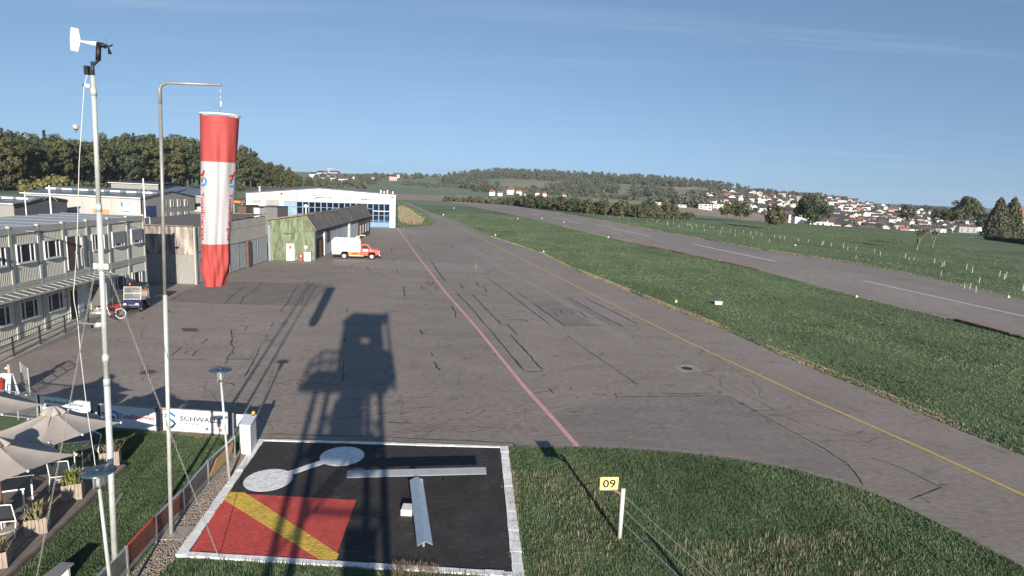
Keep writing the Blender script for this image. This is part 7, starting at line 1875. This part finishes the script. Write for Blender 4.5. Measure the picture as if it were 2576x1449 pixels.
# --- pale posts in the field at the right
pm_a = MB(); pm_a.tube([(0, 0, -0.1), (0.02, 0, 0.62), (0.02, 0, 1.0)], [0.05, 0.045, 0.042], 8)
pme = bpy.data.meshes.new('field_post'); pme.from_pydata(pm_a.v, [], pm_a.f); pme.materials.append(M['cream'])
def zp(x, y, x0, y0, s): return ((x0 + x / s) / 1.1925, (y0 + y / s) / 1.1925)
FPOSTS = [zp(x, y, 2000, 520, 4.293) for x, y in ((85, 655), (155, 695), (265, 678), (295, 682), (380, 688), (325, 722), (478, 700), (485, 748), (600, 715), (560, 712), (685, 782), (712, 730), (820, 748), (880, 812), (885, 752), (985, 765), (1082, 790), (1105, 852), (1150, 790), (1220, 800), (1320, 890), (1388, 832), (1458, 838), (1515, 848), (1695, 875), (1820, 890), (1995, 930), (2015, 920), (2115, 942), (2275, 960), (2330, 985), (2435, 985), (10, 670), (15, 640), (85, 595), (325, 600))]
FPOSTS += [zp(x, y, 2500, 540, 4.024) for x, y in ((495, 880), (270, 950), (565, 915), (865, 945), (910, 975), (970, 975), (1215, 1005), (1305, 1050), (1332, 1042), (1605, 1080), (1672, 1125), (1297, 1155), (1758, 1240), (2005, 1165), (2060, 1200), (2075, 1185), (2285, 1340), (1580, 1310), (1645, 1315), (1720, 1355), (1670, 700), (1270, 630), (890, 590), (738, 570), (565, 555), (415, 545))]
FPOSTS += [zp(x, y, 1650, 560, 3.22) for x, y in ((575, 295), (670, 305), (705, 295), (755, 320), (825, 305), (935, 340), (990, 325), (1030, 350), (1050, 335), (1075, 310), (1135, 370), (1190, 360), (1245, 390), (1330, 375), (1350, 380), (1370, 410), (1410, 385), (1485, 390), (425, 270), (360, 262), (300, 255), (160, 232), (110, 225), (1190, 312), (1370, 320))]
for k, (x, y) in enumerate(FPOSTS):
    p = G(x, y)
    if p.length > 330: continue
    o = bpy.data.objects.new('field_post', pme); col.objects.link(o); o.location = p; o.rotation_euler = (random.uniform(-.06, .06), random.uniform(-.08, .08), random.uniform(0, 6)); s = random.uniform(0.75, 1.0); o.scale = (s, s, s * random.uniform(0.85, 1.1))
    tag(o, 'short pale marker post in the meadow beyond the runway', 'post', 'pale posts in the meadow')
# --- airfield edge markers
def marker(x, y, m, label, s=1.0, cat='marker'):
    s *= 0.75; p = G(x, y); o = thing('edge_marker', label, cat, p, random.uniform(-.4, .4), 'edge markers of the taxiway and runway')
    MB().prism([p + Vector((-0.35 * s, -0.3 * s, 0)), p + Vector((0.35 * s, -0.3 * s, 0)), p + Vector((0.05 * s, 0, 0.62 * s))], (0.05, 0.12 * s, 0)).build('front_face', M[m], o)
    MB().prism([p + Vector((-0.35 * s, 0.35 * s, 0)), p + Vector((0.35 * s, 0.35 * s, 0)), p + Vector((0.05 * s, 0.08, 0.6 * s))], (0.05, -0.12 * s, 0)).build('rear_face', M[m], o)
for k, (x, y, m, s, lb) in enumerate(((2154, 748, 'sign_yellow', 0.55, 'yellow wedge marker at the near runway edge'), (2536, 748, 'sign_yellow', 0.6, 'yellow wedge marker beyond the runway at the right'), (1367, 634, 'sign_yellow', 0.55, 'pale wedge marker on the grass nearest the taxiway bend'),
                         (1246, 592, 'white', 0.55, 'white wedge marker on the taxiway verge before the hangar'), (1530, 598, 'white', 0.6, 'white wedge marker on the near runway verge'), (1288, 551, 'red', 0.8, 'red wedge marker on the grass crossing'),
                         (1302, 551, 'white', 0.7, 'white wedge marker beside the red one'), (1363, 550, 'white', 0.7, 'white wedge marker near the runway edge far off'), (1418, 560, 'white', 0.6, 'white wedge marker at the middle of the runway edge'),
                         (1142, 524, 'white', 0.9, 'farthest white wedge marker by the taxiway'), (1115, 541, 'white', 0.8, 'second farthest white wedge marker by the taxiway'), (2000, 618, 'sign_yellow', 0.8, 'yellow wedge marker on the far runway edge'), (1572, 540, 'white', 1.4, 'bright white wedge marker in front of the hedge'), (1700, 760, 'sign_yellow', 0.5, 'small yellow wedge marker on the strip beside the taxiway'))):
    marker(x, y, m, lb, s)
b_ = G(1806, 766); o = thing('grey_marker_box', 'small flat grey box lying on the grass strip', 'box', b_)
MB().box(b_.x - 0.35, b_.x + 0.35, b_.y - 0.2, b_.y + 0.2, 0, 0.28).build('body', M['wall_cream'], o, bevel=0.03); MB().box(b_.x - 0.37, b_.x + 0.37, b_.y - 0.22, b_.y + 0.22, 0.281, 0.32).build('lid', M['offwhite'], o)
# --- balloon and crane far away
bp_ = D(190.5, 322, 1500); o = thing('hot_air_balloon', 'tiny distant hot-air balloon over the forest', 'balloon', bp_ + Vector((0, 0, -9)))
MB().lathe(bp_ + Vector((0, 0, -5)), [(0.6, -2.2), (2.2, 0), (4.4, 3.5), (5.4, 7), (4.8, 10), (2.8, 12), (0.3, 12.8)], 24).build('envelope', M['wall_grey'], o, True)
MB().lathe(bp_ + Vector((0, 0, -5)), [(2.25, -0.05), (4.48, 3.45), (4.5, 3.55)], 24).build('dark_band', M['roof_brown'], o, True)
MB().obox(bp_ + Vector((0, 0, -9.4)), (0.8, 0, 0), (0, 0.8, 0), (0, 0, 0.6)).build('basket', M['roof_brown'], o)
for s in (-0.7, 0.7): MB().bar(bp_ + Vector((s, 0, -8.8)), bp_ + Vector((s * 0.7, 0, -7.0)), 0.12).build('basket_rope', M['roof_dark'], o)
cpz = T(828, 446, 600)
if cpz:
    o = thing('tower_crane', 'tiny tower crane on the skyline left of the hill village', 'crane', cpz); cx, cy, cz0 = cpz
    MB().bar((cx, cy, cz0), (cx, cy, cz0 + 20), 0.9).build('crane_mast', M['offwhite'], o); MB().bar((cx - 4, cy, cz0 + 19.4), (cx + 12, cy, cz0 + 19.4), 0.7).build('jib', M['offwhite'], o); MB().box(cx - 4, cx - 2.6, cy - .6, cy + .6, cz0 + 17.8, cz0 + 19).build('counterweight', M['wall_grey'], o)
# ================================================================== grass and weeds
def tufts(name, label, poly, n, h, wd, m, bl=4, dens=None, kind='stuff', seed=1, excl=None, lean=0.5, cat='grass', hfn=None):
    r = np.random.default_rng(seed); xs = [p[0] for p in poly]; ys = [p[1] for p in poly]; P = np.empty((0, 2)); guard = 0
    pa = np.array([(p[0], p[1]) for p in poly])
    def inside(q, pa):
        c = np.zeros(len(q), bool); j = len(pa) - 1
        for i in range(len(pa)):
            xi, yi = pa[i]; xj, yj = pa[j]
            hit = ((yi > q[:, 1]) != (yj > q[:, 1])) & (q[:, 0] < (xj - xi) * (q[:, 1] - yi) / (yj - yi + 1e-12) + xi); c ^= hit; j = i
        return c
    while len(P) < n and guard < 60:
        guard += 1; q = np.stack([r.uniform(min(xs), max(xs), n * 3), r.uniform(min(ys), max(ys), n * 3)], 1); q = q[inside(q, pa)]
        if dens is not None: q = q[r.uniform(size=len(q)) < dens(q)]
        if excl: 
            for e in excl: q = q[~inside(q, np.array([(p[0], p[1]) for p in e]))]
        P = np.concatenate([P, q])
    P = P[:n]; k = len(P); dist = np.linalg.norm(P, axis=1)
    a = r.uniform(0, 2 * np.pi, (k, bl)); hh = (h if hfn is None else hfn(P)[:, None]) * r.uniform(0.5, 1.25, (k, bl)); w_ = (wd * np.clip(dist / 16, 0.8, 4))[:, None] * r.uniform(0.6, 1.3, (k, bl))
    b = np.zeros((k, bl, 3)); b[..., 0] = P[:, None, 0] + r.normal(0, 0.05, (k, bl)); b[..., 1] = P[:, None, 1] + r.normal(0, 0.05, (k, bl))
    tipo = np.stack([np.cos(a) * hh * lean * r.uniform(0.2, 1.4, (k, bl)), np.sin(a) * hh * lean * r.uniform(0.2, 1.4, (k, bl)), hh], -1)
    side = np.stack([-np.sin(a) * w_, np.cos(a) * w_, np.zeros_like(a)], -1)
    V = np.stack([b - side, b + side, b + tipo * 0.6 + side * 0.7, b + tipo], 2).reshape(-1, 3)
    base = np.arange(k * bl) * 4; F = np.concatenate([np.stack([base, base + 1, base + 2], 1), np.stack([base, base + 2, base + 3], 1)])
    o = np_mesh(name, V, F, M[m]); return tag(o, label, cat, kind=kind)
near_poly = [G(*p) for p in NEARE] + [Vector((15.8, 13.5, 0)), Vector((14, 10.5, 0)), Vector((0.7, 10.5, 0)), G(1325, 1441), G(1290, 1126)]
def dry(q): return np.clip(0.5 + 0.5 * np.sin(q[:, 0] * 1.1 + 1.0) * np.cos(q[:, 1] * 0.9), 0.05, 1)
tufts('meadow_grass', 'rough green meadow grass in the right foreground', near_poly, 34000, 0.075, 0.009, 'blade', 4, seed=51)
tufts('dry_stalks', 'dry straw stalks scattered through the foreground meadow', [Vector((4.5, 11, 0)), Vector((11, 11.5, 0)), Vector((11, 17, 0)), Vector((5, 16, 0))], 1100, 0.19, 0.006, 'blade_dry', 3, dens=dry, seed=52, lean=0.35)
tufts('dry_stalks', 'thin dry stalks near the sign post', [Vector((1, 13, 0)), Vector((4, 13, 0)), Vector((3, 20, 0)), Vector((0.6, 20, 0))], 700, 0.14, 0.007, 'blade_dry', 3, dens=dry, seed=53)
lawn = [Vector((-11.3, 11.5, 0)), Vector((-9.3, 11.5, 0)), Vector((-9.45, 14.5, 0)), Vector((-9.75, 18.3, 0)), Vector((-9.85, 21.2, 0)), Vector((-10.8, 21.6, 0)), Vector((-13.4, 21.7, 0)), Vector((-18.3, 22.2, 0)), Vector((-19, 19.2, 0)), Vector((-13.2, 19.6, 0)), Vector((-12.75, 18.4, 0)), Vector((-11.95, 13.2, 0))]
tufts('lawn_grass', 'short green lawn grass between the deck and the wind screens', lawn, 18000, 0.055, 0.009, 'blade', 4, seed=54)
bot = [Vector((-8.9, 12.0, 0)), Vector((-8.3, 14.25, 0)), G(455, 1404), G(1311, 1449), Vector((0.7, 14.0, 0)), Vector((0.7, 11, 0)), Vector((-8.5, 11, 0))]
tufts('edge_grass', 'longer grass in front of the signal square', bot, 6000, 0.11, 0.009, 'blade', 4, seed=55)
tufts('kerb_weeds', 'weeds creeping over the signal square edging', [G(1270, 1180), G(1300, 1180), G(1318, 1441), G(1292, 1441)], 260, 0.09, 0.009, 'blade_dry', 4, seed=56)
tufts('pad_weeds', 'dark weeds growing on the signal square near edge', [G(985, 1415), G(1100, 1425), G(1100, 1449), G(980, 1449)], 160, 0.16, 0.008, 'blade_red', 4, seed=57)
strip_poly = [G(*p) for p in TAXR[1:]] + [Vector((26, 20, 0)), Vector((42, 40, 0))] + [G(*p) for p in RWL[::-1][:-1]]
def dens_d(q): return np.clip((26.0 / np.linalg.norm(q, axis=1)) ** 1.25, 0.04, 1)
tufts('strip_grass', 'green grass strip between the taxiway and the runway', strip_poly, 52000, 0.085, 0.010, 'blade', 3, dens=dens_d, seed=58)
def patchy(q, s=0.5, o=0.0): return np.clip(np.sin(q[:, 0] * s + o) * np.sin(q[:, 1] * s * 0.6 + 1.3 * o) * np.sin((q[:, 0] + q[:, 1]) * s * 0.37 + o) * 2.2, 0, 1) + 0.02
defm('blade_dark', (0.052, 0.09, 0.040), 0.75, c2=(0.10, 0.145, 0.065), scale=2, trans=0.2)
tufts('strip_weeds', 'paler dry patches in the grass strip', strip_poly, 2000, 0.08, 0.009, 'blade_dry', 3, dens=lambda q: patchy(q, 0.45, 0.4) * dens_d(q), seed=71)
tufts('strip_clover', 'darker clover patches in the grass strip', strip_poly, 7000, 0.07, 0.022, 'blade_dark', 4, dens=lambda q: patchy(q, 0.6, 1.7) * dens_d(q), seed=72, lean=1.2)
tufts('meadow_clover', 'dark broad-leaved weeds in the foreground meadow', near_poly, 4200, 0.06, 0.018, 'blade_dark', 5, dens=lambda q: patchy(q, 1.3, 0.9), seed=73, lean=1.3)
tufts('meadow_pale', 'pale dry patches in the foreground meadow', near_poly, 1500, 0.06, 0.007, 'blade_dry', 4, dens=lambda q: patchy(q, 1.0, 2.2), seed=74)
tufts('lawn_clover', 'clover patches in the small lawn', lawn, 3500, 0.05, 0.02, 'blade_dark', 5, dens=lambda q: patchy(q, 1.6, 0.2), seed=75, lean=1.3)
def along(poly_px, n, wdt, seed, hh, m, nm, lb, side=0):
    r = random.Random(seed); P = [G(*p) for p in poly_px]; out_ = []
    L_ = [Vector(p) for p in P]
    pl = [p + Vector((0, wdt / 2 + side, 0)) for p in L_] + [p + Vector((0, -wdt / 2 + side, 0)) for p in L_[::-1]]
    tufts(nm, lb, pl, n, hh, 0.011, m, 4, dens=lambda q: np.clip(0.5 + 0.6 * np.sin(q[:, 0] * 2.1) * np.sin(q[:, 0] * 0.77 + 1), 0.03, 1), seed=seed)
along(TAXR[5:], 2600, 0.9, 60, 0.10, 'blade_dry', 'verge_straw', 'straw line in the grass beside the taxiway', 2.6)
along(TAXR[3:], 2600, 1.4, 61, 0.08, 'blade_dry', 'verge_straw', 'straw coloured dry verge along the taxiway', 0.9)
along(RWL[2:], 1100, 1.4, 62, 0.09, 'blade_dry', 'runway_straw', 'pale dry grass along the near runway edge', -0.6)
along([(1560, 606), (1640, 620), (1900, 677)], 1300, 2.0, 63, 0.24, 'blade_red', 'runway_weeds', 'reddish brown weeds along the near runway edge', -0.9)
along([(2400, 806), (2490, 830), (2576, 853)], 900, 1.5, 64, 0.25, 'blade_red', 'runway_weeds', 'reddish brown weeds at the runway edge on the far right', -0.7)
along(RWR[2:], 2200, 2.2, 65, 0.22, 'blade_dry', 'runway_straw', 'pale dry grass along the far runway edge', 1.2)
tufts('field_grass', 'meadow grass beyond the runway', [G(1500, 553), G(1800, 563), G(2080, 570), G(2300, 592), G(2560, 650), G(2576, 748), G(2300, 687), G(1900, 623), G(1600, 567)], 26000, 0.13, 0.016, 'blade', 3, dens=lambda q: np.clip((70.0 / np.linalg.norm(q, axis=1)) ** 1.2, 0.05, 1), seed=66)
# hay on the island beside the white hangar
isl = [G(1003, 571.5), G(1085, 564), G(1093, 557), G(1060, 536), G(1010, 512), G(1000, 512)]
tufts('island_grass', 'green grass island beside the white hangar', isl, 2500, 0.35, 0.03, 'blade', 4, seed=67)
hay = [G(1004, 560), G(1025, 566), G(1058, 566), G(1066, 556), G(1050, 546), G(1030, 530), G(1012, 522), G(1003, 524)]
tufts('hay', 'dry pale hay lying on the island beside the white hangar', hay, 3500, 0.75, 0.035, 'blade_dry', 4, seed=68, lean=0.9)
# flower bed below the white banner
sheet('flower_bed', [G(405, 1084), G(560, 1094), G(556, 1112), G(410, 1100)], 0.008, M['soil'])
# ================================================================== air
def haze_box(x0, x1, y0, y1, z0, z1, dens):
    o = MB().box(x0, x1, y0, y1, z0, z1)
    m = bpy.data.materials.new('haze'); m.use_nodes = True; t = m.node_tree
    t.nodes.remove(t.nodes['Principled BSDF'])
    v = t.nodes.new('ShaderNodeVolumePrincipled'); v.inputs['Density'].default_value = dens; v.inputs['Color'].default_value = (0.78, 0.86, 1.0, 1); v.inputs['Anisotropy'].default_value = 0.2
    t.links.new(v.outputs[0], t.nodes['Material Output'].inputs['Volume'])
    h = o.build('haze', m); return tag(h, 'thin morning haze over the fields', 'haze', kind='stuff')
haze_box(-5200, 5200, -5200, 5200, -41, 128, 0.00011)
bpy.context.view_layer.update()
